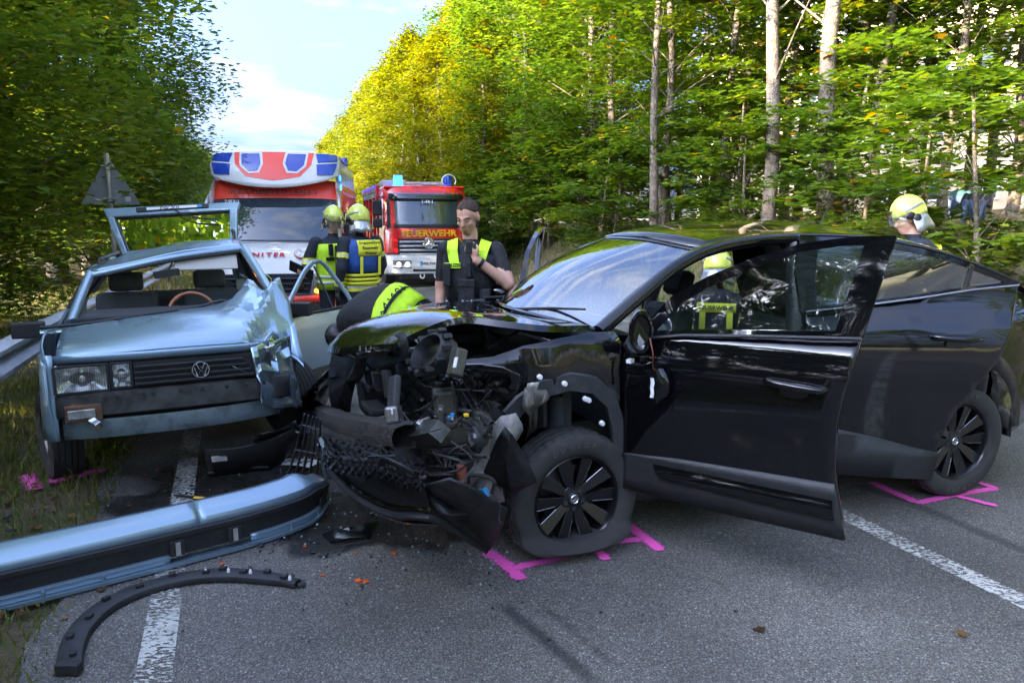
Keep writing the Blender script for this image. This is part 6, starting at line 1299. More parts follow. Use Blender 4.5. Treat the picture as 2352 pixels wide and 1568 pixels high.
def grille_strip():
    o = G(680, 1100); B = thing('broken_grille_frame', 'upright black slatted grille piece leaning against the blue bumper', 'car part', o)
    for k in range(5):
        a = G(700+k*9, 950+k*3, .52)-o; b = G(655+k*17, 1112+k*2, .06)-o; m = MB(); m.tube([a, a.lerp(b,.5)+Vector((.01,0,.01)), b], [.012,.016,.014], 4, flat=.5); m.build('slat', 'dark_plastic', B)
    for t in (.15,.5,.85):
        a = (G(700,950,.52)-o).lerp(G(655,1112,.06)-o, t); b = (G(736,962,.52)-o).lerp(G(723,1120,.06)-o, t); m = MB(); m.tube([a, b], .008, 4); m.build('cross_bar', 'dark_plastic', B)
    m = MB(); m.tube([G(730,1020,.34)-o, G(742,1075,.18)-o, G(752,1118,.06)-o], [.012,.018,.012], 5, flat=.4); m.build('blue_strut', 'blue_paint', B)
grille_strip()
def plate():
    c = G(672, 1066); M_ = Matrix.Translation((0,0,.02)) @ Euler((R(8),R(-6),R(-38))).to_matrix().to_4x4(); N_ = thing('loose_number_plate', 'white number plate lying bent on the wet asphalt', 'number plate', c)
    m = MB(); m.grid([[M_ @ Vector((x, y, .012*math.sin(x*9))) for x in np.linspace(-.26,.26,9)] for y in (-.055,.055)]); m.build('plate', 'plate_white', N_, solid=.002, fix=False)
    text('lettering', 'WE JZ 21', .1, 'ink', N_, M_ @ Matrix.Translation((0,0,.016)), .0005, bold=.002)
plate()
shard('black_panel_shard', [(740,1232), (800,1225), (870,1205), (845,1238), (760,1248)], 'rim_black', 'glossy dark triangular panel shard on wet asphalt', 'car part', lift=.015, seed=3)
def knife():
    o = G(436, 1146); K = thing('marker_knife', 'small black and yellow cutter knife lying on the edge line', 'knife', o)
    m = MB(); a = G(400,1140)-o; b = G(446,1147)-o; c = G(470,1148)-o; m.tube([a+Vector((0,0,.012)), b+Vector((0,0,.014))], [.006,.012], 6, flat=.7); m.build('blade_guard', 'ink', K); m = MB(); m.tube([b+Vector((0,0,.014)), c+Vector((0,0,.012))], .012, 6, flat=.7); m.build('handle', 'yellow_plastic', K)
knife()
# scattered orange indicator splinters and black crumbs, each its own thing
spl = [(822,1334), (741,1322), (296,1192), (333,1090), (818,1272), (905,1272), (840,1337), (700,1255), (430,1022), (640,1120), (860,1205), (360,1080), (512,1296)]
for i, (px, py) in enumerate(spl):
    c = G(px, py); m = MB(); r_ = random.Random(i); s_ = r_.uniform(.01,.02); m.add([Vector((s_*math.cos(a)*r_.uniform(.5,1.2), s_*math.sin(a)*r_.uniform(.5,1.2), .003+.008*r_.random())) for a in (0,1.3,2.6,4,5.2)], [(0,1,2,3,4)]); o = m.build('indicator_splinter', 'orange_plastic', None, solid=.003, fix=False); o.location = c; tag(o, 'small orange plastic splinter lying on the asphalt', 'splinter', 'orange indicator splinters on the road')
cr = [(380,1130), (415,1105), (600,1255), (620,1240), (18,1190), (25,1222), (210,1222), (100,1160), (445,1125), (590,1120), (720,1270), (745,1278), (575,1306), (690,1345)]
for i, (px, py) in enumerate(cr):
    c = G(px, py); r_ = random.Random(90+i); s_ = r_.uniform(.012,.03); m = MB(); m.box(-s_,s_,-s_*.6,s_*.6,0,s_*.6, Euler((r_.uniform(-.3,.3), r_.uniform(-.3,.3), r_.uniform(0,3))).to_matrix().to_4x4()); o = m.build('plastic_crumb', 'dark_plastic', None, bevel=.004); o.location = c+Vector((0,0,.004)); tag(o, 'small black broken plastic crumb on the ground', 'debris', 'black plastic crumbs')

# burst glass and plastic grit, far too small to count
def grit():
    r_ = random.Random(44); m = MB()
    for i in range(420):
        a = r_.random()
        px, py = (r_.gauss(640,130), r_.gauss(1180,70)) if a < .6 else ((r_.gauss(1000,140), r_.gauss(1290,40)) if a < .85 else (r_.uniform(300,1700), r_.uniform(1150,1480)))
        c = G(px, max(1050, py)); s_ = r_.uniform(.002,.0055); m.box(-s_,s_,-s_,s_,0,s_*1.4, Matrix.Translation(c+Vector((0,0,.003))) @ Euler((r_.uniform(-.5,.5), r_.uniform(-.5,.5), r_.uniform(0,3))).to_matrix().to_4x4(), mi=0 if r_.random() < .6 else 1)
    o = m.build('glass_grit', ['leaf_chip', 'dark_plastic']); tag(o, 'fine burst glass and plastic grit on the asphalt', 'debris', kind='stuff')
grit()
# =================================================================== grass, litter
leaf_mat('grass_blade', [(0., (.06,.085,.014)), (.4, (.13,.16,.026)), (.7, (.22,.2,.06)), (1., (.36,.29,.14))], .3)
leaf_mat('dead_leaf', [(0., (.07,.035,.015)), (.5, (.17,.09,.035)), (1., (.4,.2,.04))], .2)
def scatter(name, n, s0, s1, n0, n1, h0, h1, dens, label, cat, seed, tone=.4, w=.006):
    rng = np.random.default_rng(seed); pts = []
    while len(pts) < n:
        s, q = rng.uniform(s0, s1), rng.uniform(n0, n1)
        if rng.random() > dens(s, q): continue
        p = road(s, q); pts.append((p.x, p.y, terrain(p.x, p.y)))
    c = np.array(pts); k = len(c); hgt = rng.uniform(h0, h1, k); a = rng.uniform(0, 2*np.pi, k); lean = rng.uniform(.1, 1.1, k)*hgt; la = rng.uniform(0, 2*np.pi, k)
    d = np.stack([np.cos(a), np.sin(a), 0*a], 1)*w; L_ = np.stack([np.cos(la)*lean, np.sin(la)*lean, hgt], 1); Lm = np.stack([np.cos(la)*lean*.35, np.sin(la)*lean*.35, hgt*.6], 1)
    V = np.stack([c-d, c+d, c+Lm+d*.7, c+Lm-d*.7, c+L_], 1).reshape(-1, 3).astype(np.float32)
    F = (np.array([(0,1,2), (0,2,3), (3,2,4)])[None] + (np.arange(k)*5)[:, None, None]).reshape(-1, 3).astype(np.int32)
    me = bpy.data.meshes.new(name); me.vertices.add(len(V)); me.vertices.foreach_set('co', V.ravel()); me.loops.add(F.size); me.loops.foreach_set('vertex_index', F.ravel()); me.polygons.add(len(F)); me.polygons.foreach_set('loop_start', np.arange(0, F.size, 3, dtype=np.int32)); me.polygons.foreach_set('loop_total', np.full(len(F), 3, dtype=np.int32))
    at = me.attributes.new('tone', 'FLOAT', 'POINT'); at.data.foreach_set('value', np.repeat(np.clip(rng.normal(tone, .2, k), 0, 1), 5).astype(np.float32)); me.update(calc_edges=True); me.materials.append(MATS['grass_blade'])
    o = bpy.data.objects.new(name, me); COL.objects.link(o); tag(o, label, cat, kind='stuff')
def pn(s, q): return .5 + .5*math.sin(s*2.3+q*3.1)*math.sin(s*1.1-q*4.7+1)
scatter('verge_grass', 26000, .5, 9, -2.9, -.74, .02, .09, lambda s, q: .25+.9*pn(s, q)**2, 'thin grass and straw on the verge beside the edge line', 'grass', 1, .38, .004)
scatter('verge_grass', 15000, 5, 34, -4.4, -.8, .04, .16, lambda s, q: .3+.7*pn(s*.6, q), 'taller grass strip under the guardrail', 'grass', 2, .45, .007)
scatter('bank_grass', 22000, 1, 36, 6.75, 10.5, .04, .2, lambda s, q: .25+.75*pn(s*.7, q), 'dry grass on the right roadside bank', 'grass', 3, .6, .008)
def litter():
    rng = np.random.default_rng(9); pts = []
    for s0, s1, n0, n1, k in ((.5,9,-2.9,-.6,500), (2,24,6.8,11,1800), (0,9,-.5,6,22)):
        for _ in range(k):
            p = road(rng.uniform(s0, s1), rng.uniform(n0, n1)); pts.append((p.x, p.y, max(terrain(p.x, p.y), -.0)+.012))
    c = np.array(pts); me = leaves_mesh('leaf_litter', c, np.clip(rng.normal(.45,.25,len(c)),0,1), .05, MAPLE, 'dead_leaf', rng, .8, 0.); o = bpy.data.objects.new('leaf_litter', me); COL.objects.link(o); tag(o, 'dry fallen leaves scattered on verge and bank', 'leaf litter', kind='stuff')
litter()
# =================================================================== people
mat('skin', (.52,.29,.2), .5, noise=.06, nscale=30.); mat('hair_brown', (.045,.025,.015), .75, noise=.5, nscale=90., bump=(1., 120., .01)); mat('navy_cloth', (.014,.017,.026), .85, noise=.3, nscale=25., bump=(.5, 18., .02)); mat('black_cloth', (.012,.012,.014), .8, noise=.3, nscale=25., bump=(.5, 20., .02))
mat('hivis', (.5,.78,.015), .65, noise=.1, nscale=20., bump=(.4, 16., .015)); mat('reflective', (.55,.56,.5), .4, noise=.1, nscale=30.); mat('stripe_yellow', (.72,.72,.03), .6); mat('vest_blue', (.02,.08,.3), .7, noise=.15, nscale=20., bump=(.4, 16., .015))
mat('helmet_yellow', (.58,.64,.1), .25, coat=.6, noise=.08, nscale=10.); mat('helmet_grey', (.25,.26,.25), .4); mat('foil_silver', (.42,.43,.44), .3, metal=.75, bump=(.7, 22., .015)); mat('leather', (.012,.011,.01), .45); mat('eye_white', (.3,.24,.2), .4); mat('jeans', (.06,.09,.16), .8); mat('shirt_teal', (.03,.1,.11), .8); mat('glove', (.06,.06,.05), .7)
glass_mat('visor', (.85,.88,.8), .12, .12, (.6,.6,.4))
def cone_pts(mb, a, b, ra, rb, n=12, flat=1., up=None):
    a, b = Vector(a), Vector(b); d = (b-a); L_ = d.length; d = d.normalized() if L_ > 1e-6 else Vector((0,0,1)); pts = []; rs = []
    for t in (-.98,-.7,-.35,0): pts.append(a + d*ra*t); rs.append(ra*math.sqrt(max(.001, 1-t*t)))
    pts.append(a.lerp(b,.5)); rs.append((ra+rb)/2)
    for t in (0,.35,.7,.98): pts.append(b + d*rb*t); rs.append(rb*math.sqrt(max(.001, 1-t*t)))
    mb.tube(pts, rs, n, True, None, flat, up)
def torso_pts(mb, secs, lat):
    """secs: (centre, half width, half depth); lat = sideways axis"""
    n = 18; vs = []
    for i, (c, w, d) in enumerate(secs):
        c = Vector(c); t = Vector(secs[min(i+1,len(secs)-1)][0]) - Vector(secs[max(i-1,0)][0]); l = Vector(lat[i] if isinstance(lat, list) else lat); l = (l - t*l.dot(t)/t.length_squared).normalized(); f = l.cross(t).normalized()
        for j in range(n):
            a = 2*math.pi*j/n; ca, sa = math.cos(a), math.sin(a); e = .8; vs.append(c + l*w*math.copysign(abs(ca)**e, ca) + f*d*math.copysign(abs(sa)**e, sa))
    k = len(secs); fs = [(i*n+j, i*n+(j+1) % n, (i+1)*n+(j+1) % n, (i+1)*n+j) for i in range(k-1) for j in range(n)] + [tuple(range(n-1,-1,-1)), tuple((k-1)*n+j for j in range(n))]
    mb.add(vs, fs)
def hand_pts(mb, wr, d, side, curl=.5, sz=1.):
    """palm, four fingers and a thumb growing from wrist wr along d; side = thumb side"""
    d = Vector(d).normalized(); side = Vector(side); side = (side - d*side.dot(d)).normalized(); nrm = d.cross(side).normalized(); wr = Vector(wr); palm = wr + d*.085*sz
    cone_pts(mb, wr+d*.01, palm, .026*sz, .038*sz, 10, .55, up=nrm)
    for k, (o, L_) in enumerate(((.03,.075), (.011,.085), (-.009,.08), (-.028,.062))):
        b = palm + side*o*sz + d*.012; m1 = b + (d*math.cos(curl*.7)+nrm*math.sin(curl*.7))*L_*.55*sz; m2 = m1 + (d*math.cos(curl*1.9)+nrm*math.sin(curl*1.9))*L_*.5*sz
        cone_pts(mb, b, m1, .0105*sz, .0095*sz, 8); cone_pts(mb, m1, m2, .0095*sz, .008*sz, 8)
    b = wr + d*.03*sz + side*.026*sz; m1 = b + (d*.6+side*.75+nrm*.25).normalized()*.042*sz; m2 = m1 + (d*.9+side*.15+nrm*.45).normalized()*.034*sz; cone_pts(mb, b, m1, .014*sz, .012*sz, 8); cone_pts(mb, m1, m2, .0115*sz, .009*sz, 8)
def head_pts(mb, c, fwd, up, lat, s=1.):
    """c = middle of the head"""
    M3 = Matrix((fwd, lat, up)).transposed(); Q = lambda x, y, z: c + fwd*x*s + lat*y*s + up*z*s
    mb.ell(Q(-.012,0,.03), (.098*s,.077*s,.088*s), M3, 16, 12); mb.ell(Q(.02,0,-.04), (.07*s,.06*s,.078*s), M3, 14, 10); mb.ell(Q(.05,0,-.085), (.034*s,.038*s,.03*s), M3, 10, 8)
    mb.ell(Q(.088,0,-.012), (.02*s,.014*s,.03*s), M3, 8, 8); mb.ell(Q(.097,0,-.026), (.017*s,.017*s,.013*s), M3, 8, 6); mb.ell(Q(.078,0,.022), (.016*s,.05*s,.011*s), M3, 10, 6)
    mb.ell(Q(.084,0,-.062), (.01*s,.026*s,.009*s), M3, 10, 6)
    for q in (1,-1): mb.ell(Q(-.012,q*.078,-.008), (.025*s,.012*s,.034*s), M3, 8, 8); mb.ell(Q(.055,q*.04,-.025), (.03*s,.022*s,.025*s), M3, 8, 6)
    return Q, M3
def human(T, prims, heads, hands, secs, lat, rule, mats, voxel=.011, name='body'):
    """one continuous skin from cones, torso, head and hands; rule(p, n)->material index"""
    mb = MB()
    for q in prims: cone_pts(mb, *q)
    torso_pts(mb, secs, lat); Q = None
    for h in heads: Q = head_pts(mb, *h)
    for h in hands: hand_pts(mb, *h)
    me = bpy.data.meshes.new('tmp'); me.from_pydata([tuple(v) for v in mb.v], [], mb.f); bm = bmesh.new(); bm.from_mesh(me); bmesh.ops.recalc_face_normals(bm, faces=bm.faces); bm.to_mesh(me); bm.free()
    o = bpy.data.objects.new('tmp', me); COL.objects.link(o); k = o.modifiers.new('r', 'REMESH'); k.mode = 'VOXEL'; k.voxel_size = voxel; k2 = o.modifiers.new('s', 'SMOOTH'); k2.iterations = 2; k2.factor = .5
    bpy.context.view_layer.update(); m2 = bpy.data.meshes.new_from_object(o.evaluated_get(bpy.context.evaluated_depsgraph_get())); bpy.data.objects.remove(o)
    m2.name = name
    m2.materials.clear()
    for q in mats: m2.materials.append(MATS[q])
    for p in m2.polygons: p.use_smooth = True; p.material_index = rule(p.center, p.normal)
    b = bpy.data.objects.new(name, m2); COL.objects.link(b); b.parent = T; return b, Q
def seg_d(p, a, b):
    a, b = Vector(a), Vector(b); d = b-a; t = max(0, min(1, (p-a).dot(d)/max(1e-9, d.length_squared))); return (p-a-d*t).length, t
def helmet(T, c, fwd, up, s=1., visor=True, m_='helmet_yellow'):
    fwd = Vector(fwd).normalized(); up = Vector(up); lat = up.cross(fwd).normalized(); up = fwd.cross(lat).normalized(); Q = lambda x, y, z: c + fwd*x*s + lat*y*s + up*z*s
    rows = []
    for i in range(13):
        ph = math.pi*.60*i/12; row = []
        for j in range(33):
            a = 2*math.pi*j/32; f = math.cos(a); lo = 1.
            x = .152*math.sin(ph)*f - .008; y = .122*math.sin(ph)*math.sin(a); z = .02 + .145*math.cos(ph)
            if z < .02: z = .02 + (z-.02)*(1.35 if f < .3 else .55)
            z += .008*math.exp(-(y/.02)**2)*(1 if i < 9 else 0); row.append(Q(x, y, z))
        rows.append(row)
    m = MB(); m.grid(rows); h = m.build('helmet', m_, T, smooth=60, solid=.008); 
    m = MB()
    for a0 in np.linspace(.2, 2.9, 16)[:-1]:
        pass
    for sg in (1,-1):
        m = MB(); m.ell(Q(.03,sg*.118,-.01), (.045*s,.014*s,.03*s), Matrix((fwd, lat, up)).transposed(), 12, 8); m.build('visor_hinge', 'leather', h, smooth=60)
        m = MB(); m.ell(Q(-.02,sg*.112,-.055), (.04*s,.02*s,.045*s), Matrix((fwd, lat, up)).transposed(), 12, 8); m.build('ear_guard', 'leather', h, smooth=60)
        m = MB(); m.tube(crv([Q(.06,sg*.112,.03), Q(-.03,sg*.125,.055), Q(-.11,sg*.085,.06)], 10), .007*s, 6, flat=1.6); m.build('reflective_band', 'helmet_grey', h, smooth=60)
    if visor:
        m = MB(); m.grid([[Q(.168*math.cos(a)*k-.004, .133*math.sin(a)*k, z) for a in np.linspace(-1.15,1.15,15)] for z, k in ((.07,.92), (.03,1.0), (-.02,1.04), (-.06,1.03))]); m.build('visor', 'visor', h, smooth=60, fix=False)
    m = MB(); m.grid([[Q(-.01-.14*k*math.cos(a), .122*k*math.sin(a), z + .012*math.sin(a*7)*(k-1)*4) for a in np.linspace(-1.75,1.75,23)] for z, k in ((-.03,.98), (-.07,1.04), (-.12,1.14), (-.165,1.22))]); m.build('neck_curtain', 'foil_silver', h, smooth=60, solid=.003)
    return h
def hair(T, Q):
    m = MB(); rows = []
    for i in range(9):
        ph = math.pi*.56*i/8; row = []
        for j in range(25):
            a = 2*math.pi*j/24; f = math.cos(a); k = (1. if f < -.2 else .84) if f < .1 else .84-.32*(f-.1)
            k += .05*math.sin(j*5.3)*(1 if i == 8 else 0)
            p = ph*k; row.append(Q(-.014+.1*math.sin(p)*f, .0795*math.sin(p)*math.sin(a), .034+.09*math.cos(p)+.003*math.sin(j*3+i*2)))
        rows.append(row)
    m.grid(rows); return m.build('hair', 'hair_brown', T, smooth=60, solid=.006)
def face(T, Q, glasses=False):
    for q in (1,-1):
        m = MB(); m.ell(Q(.079,q*.032,.004), (.007,.012,.004), None, 10, 6); e = m.build('eye', 'eye_white', T, smooth=60); m = MB(); m.ell(Q(.084,q*.032,.003), (.005,.0055,.0055), None, 8, 6); m.build('iris', 'ink', T, smooth=60)
        m = MB(); m.tube([Q(.087,q*.014,.022), Q(.086,q*.034,.027), Q(.072,q*.054,.02)], [.003,.0045,.003], 6); m.build('eyebrow', 'hair_brown', T)
        if glasses:
            m = MB(); m.tube([Q(.104,q*.032+.022*math.cos(a),.0+.016*math.sin(a)) for a in np.linspace(0,6.28,13)], .0022, 5); m.tube([Q(.1,q*.054,.005), Q(.0,q*.08,.008)], .002, 5); m.build('glasses', 'ink', T)
    m = MB(); m.tube([Q(.086,-.022,-.062), Q(.094,0,-.06), Q(.086,.022,-.062)], [.002,.004,.002], 6); m.build('lips', 'lip', T)
mat('lip', (.35,.13,.1), .5)
X_, Y_, Z_ = Vector((1,0,0)), Vector((0,1,0)), Vector((0,0,1))
def unit(*v): return Vector(v).normalized()
def shell(name, T, secs, lat, grow, m_, t0=0, t1=99, gap=None, off=None):
    """garment over the torso sections; gap(a) true leaves an opening"""
    n = 28; rows = []
    for i, (c, w, d) in enumerate(secs):
        if not t0 <= i <= t1: continue
        c = Vector(c); t = Vector(secs[min(i+1,len(secs)-1)][0]) - Vector(secs[max(i-1,0)][0]); l = Vector(lat); l = (l - t*l.dot(t)/t.length_squared).normalized(); f = l.cross(t).normalized(); row = []
        for j in range(n+1):
            a = 2*math.pi*j/n; ca, sa = math.cos(a), math.sin(a); e = .8; row.append(c + l*(w+grow)*math.copysign(abs(ca)**e, ca) + f*(d+grow)*math.copysign(abs(sa)**e, sa))
        rows.append(row)
    m = MB(); m.grid(rows); return m.build(name, m_, T, smooth=60, solid=.006, fix=False), rows
def stand_secs(w=.19, dep=.125, bulk=0.):
    return [((0,0,.86), .155+bulk, .115+bulk), ((0,0,.96), .168+bulk, .125+bulk), ((0,0,1.08), .155+bulk, .115+bulk), ((.005,0,1.2), .168+bulk, .125+bulk), ((.005,0,1.32), .185+bulk, .132+bulk), ((0,0,1.41), .178+bulk, .12+bulk), ((-.005,0,1.47), .13+bulk*.5, .09+bulk*.4), ((-.005,0,1.50), .07, .065)]
def legs(bulk=1., sp=.11, dx=(0,0)):
    L_ = []
    for k, q in enumerate((1,-1)): L_ += [((0,q*sp*.9,.9), (.01+dx[k]*.5,q*sp,.49), .098*bulk, .068*bulk), ((.01+dx[k]*.5,q*sp,.49), (-.01+dx[k],q*sp,.1), .066*bulk, .05*bulk), ((-.02+dx[k],q*sp,.055), (.13+dx[k],q*(sp+.02),.04), .048, .04)]
    return L_
# ---- officer standing, radio mic in his left hand
def officer():
    x, y = P(1080,500,5.45).x, 5.45; T = thing('person', 'standing police officer in black vest speaking into a radio handset', 'person', (x, y, 0), R(-96))
    shL, elL, wrL = (0,.185,1.45), (.11,.29,1.21), (.2,.075,1.385); shR, elR, wrR = (0,-.185,1.45), (-.02,-.225,1.17), (.05,-.235,.94)
    prims = legs(.95) + [((0,0,1.46), (.012,0,1.58), .062, .056), (shL, elL, .066, .052), (elL, wrL, .047, .032), (shR, elR, .066, .05), (elR, wrR, .046, .03)]
    fwd = unit(1,-.3,-.42); up = unit(.42,-.1,1); lat = up.cross(fwd).normalized(); up = fwd.cross(lat); hc = Vector((.05,-.01,1.685))
    def rule(p, n):
        if p.z > 1.53: return 1
        dl, tl = seg_d(p, elL, wrL); dr, tr = seg_d(p, elR, wrR); du, tu = seg_d(p, shL, elL); dv, tv = seg_d(p, shR, elR)
        if p.y > -.02 and p.x > .165 and p.z > 1.34: return 1
        if dl < .06 and tl > .02 and (p.y > .15 or p.x > .15): return 1
        if du < .075 and tu > .72: return 1
        if p.y < -.178 and (p.z < 1.22): return 1
        return 0
    secs = [(c, w*.93, d) for c, w, d in stand_secs()]; B, (Q, M3) = human(T, prims, [(hc, fwd, lat, up) if False else (hc, fwd, up, lat)], [(wrL, unit(.05,-.55,.75), unit(.3,.2,.6), 1.15), (wrR, unit(.05,.05,-1), unit(1,.1,0), .45)], secs, Y_, rule, ['black_cloth', 'skin'], .009)
    hair(T, Q); face(T, Q)
    v, rows = shell('protective_vest', T, secs, Y_, .028, 'black_cloth', 2, 5)
    # hi-vis yoke with lettering
    for q in (1,-1):
        m = MB(); m.grid([[Vector((.165,q*.055,1.36)), Vector((.16,q*.125,1.36))], [Vector((.14,q*.07,1.45)), Vector((.125,q*.15,1.45))], [Vector((.03,q*.085,1.53)), Vector((.03,q*.16,1.505))], [Vector((-.09,q*.08,1.5)), Vector((-.09,q*.16,1.47))]]); m.build('hivis_strap', 'hivis', T, solid=.008, fix=False)
    m = MB(); m.box(.168,.176,-.16,-.045,1.325,1.365); m.build('name_band', 'hivis', T); text('lettering', 'POLIZEI', .032, 'ink', T, frame(Vector((.178,-.1,1.345)), (0,1,0), (0,0,1)), .0005, bold=.001)
    def bx(nm, m_, *a, bev=.008): k = MB(); k.box(*a); return k.build(nm, m_, T, bevel=bev)
    bx('pouch', 'black_cloth', .155,.21,-.06,.06,1.08,1.24, bev=.012); bx('pouch_flap', 'black_cloth', .16,.217,-.064,.064,1.195,1.25); bx('pouch', 'black_cloth', .14,.19,.09,.17,1.06,1.18); bx('radio', 'ink', .15,.19,-.17,-.115,1.2,1.36); bx('torch', 'ink', .17,.2,.0,.035,1.26,1.37)
    bx('radio_handset', 'ink', .19,.23,.0,.05,1.43,1.52)
    m = MB(); m.tube([(.155,-.15,1.36), (.15,-.155,1.5)], .008, 6); m.build('radio_aerial', 'ink', T); m = MB(); m.tube(crv([(.21,.025,1.43), (.2,.05,1.3), (.19,.1,1.2), (.16,.12,1.12)], 14), .006, 6); m.build('handset_cord', 'ink', T)
    b, _ = shell('duty_belt', T, [((0,0,.98), .17, .127), ((0,0,1.035), .165, .122)], Y_, .014, 'leather')
    for a in (-.17,-.11,.1,.165): bx('belt_pouch', 'leather', .08 if abs(a) > .15 else .12, .13 if abs(a) > .15 else .17, a-.03,a+.03,.93,1.05, bev=.01)
    bx('holster', 'leather', -.05,.06,.18,.235,.78,1.0, bev=.015)
    m = MB(); w = Vector(elL).lerp(Vector(wrL), .88); d = (Vector(wrL)-Vector(elL)).normalized(); m.tube([w-d*.012, w+d*.012], .038, 14); m.build('watch_strap', 'ink', T, smooth=50)
    m = MB(); m.box(-.02,.02,-.02,.02,.034,.046, frame(w, d, (0,-.6,.5))); m.build('watch', 'ink', T, bevel=.004)
    M_ = frame(Vector((.02,.268,1.385)), (1,.1,0), (0,.25,1)); m = MB(); m.prism([(-.03,.035), (.03,.035), (.03,-.01), (0,-.042), (-.03,-.01)], 0, .004, lambda a, b, z: M_ @ Vector((a,b,z+.008))); m.build('sleeve_badge', 'vest_blue', T)
officer()
# ---- officer bent double over the wing
def bent():
    a = P(808,745,5.5); T = thing('person', 'police officer bent double with yellow lettered shoulder panel behind the black bonnet', 'person', (a.x, a.y, 0), R(-38)); T.scale = (.97,.97,.97); T.rotation_euler = (R(30), 0, R(-26)); T.location += Vector((.26,.36,.12))
    hip = Vector((0,0,.93)); ch = Vector((.34,0,1.06)); sh = Vector((.52,0,.98)); nk = Vector((.6,0,.93))
    secs = [((-.06,0,.86), .16,.12), ((.02,0,.97), .17,.13), ((.14,0,1.05), .17,.13), ((.28,0,1.08), .19,.14), ((.4,0,1.06), .205,.14), ((.5,0,1.0), .19,.12), ((.56,0,.955), .12,.09)]
    elL, wrL = (.62,.3,.74), (.75,.2,.55); elR, wrR = (.5,-.28,.72), (.62,-.2,.5)
    prims = [((-.03,.1,.9), (.03,.12,.49), .1,.07), ((.03,.12,.49), (-.06,.12,.1), .068,.05), ((-.08,.12,.055), (.08,.13,.04), .048,.04), ((-.03,-.1,.9), (.1,-.12,.49), .1,.07), ((.1,-.12,.49), (.05,-.12,.1), .068,.05), ((.03,-.12,.055), (.18,-.13,.04), .048,.04),
             ((.53,0,.97), (.64,0,.92), .062,.057), ((.5,.18,1.0), elL, .07,.052), (elL, wrL, .048,.032), ((.5,-.18,1.0), elR, .07,.052), (elR, wrR, .048,.032)]
    fwd = unit(.45,0,-1); up = unit(1,0,.42); lat = up.cross(fwd).normalized()
    rule = lambda p, n: 1 if p.x > .6 and p.z > .72 and abs(p.y) < .13 else (1 if p.z < .62 and p.x > .45 else 0)
    B, (Q, M3) = human(T, prims, [(Vector((.72,0,.9)), fwd, up, lat)], [(wrL, unit(.4,-.2,-1), unit(1,0,.3), .8), (wrR, unit(.4,.2,-1), unit(1,0,.3), .8)], secs, Y_, rule, ['navy_cloth', 'skin'], .011)
    hair(T, Q); v, rows = shell('vest', T, secs, Y_, .02, 'black_cloth', 1, 4)
    # yoke panel across the shoulders with the letters upside down for the camera
    def sf(x, y, o=.03): return Vector((x, y, interp([.2,.3,.4,.5,.58], [1.075+.13,1.08+.145,1.06+.145,1.0+.125,.95+.1], x) - .9*max(0, abs(y)-.05)**2*3 + o))
    m = MB(); m.grid([[sf(x, y) for y in np.linspace(-.26,.2,10)] for x in np.linspace(.35,.55,6)]); m.build('shoulder_panel', 'hivis', T, smooth=60, solid=.006, fix=False)
    for k, ch_ in enumerate('POLIZEI'):
        y = .12-.056*k; p = sf(.43, y, .036); q = sf(.46, y, .036); text('lettering', ch_, .072, 'ink', T, frame(p, sf(.44, y-.02, .04)-p, q-p), .001, bold=.002)
    m = MB(); m.box(-.16,.02,-.24,-.17,.85,1.0); m.build('camera_bag', 'leather', T, bevel=.03)
    m = MB(); m.ell((-.1,-.16,.93), (.09,.1,.1)); m.build('hip_pack', 'leather', T, smooth=60)
bent()
def fire_rule(stripes, arms, skin_z=9., legs_z=.0):
    def rule(p, n):
        if skin_z < p.z: return 2
        for (z0, z1) in stripes:
            if z0 < p.z < z1:
                m = (z0+z1)/2; return 3 if abs(p.z-m) < (z1-z0)*.18 else 1
        return 0
    return rule
MF = ['navy_cloth', 'stripe_yellow', 'skin', 'reflective', 'glove']
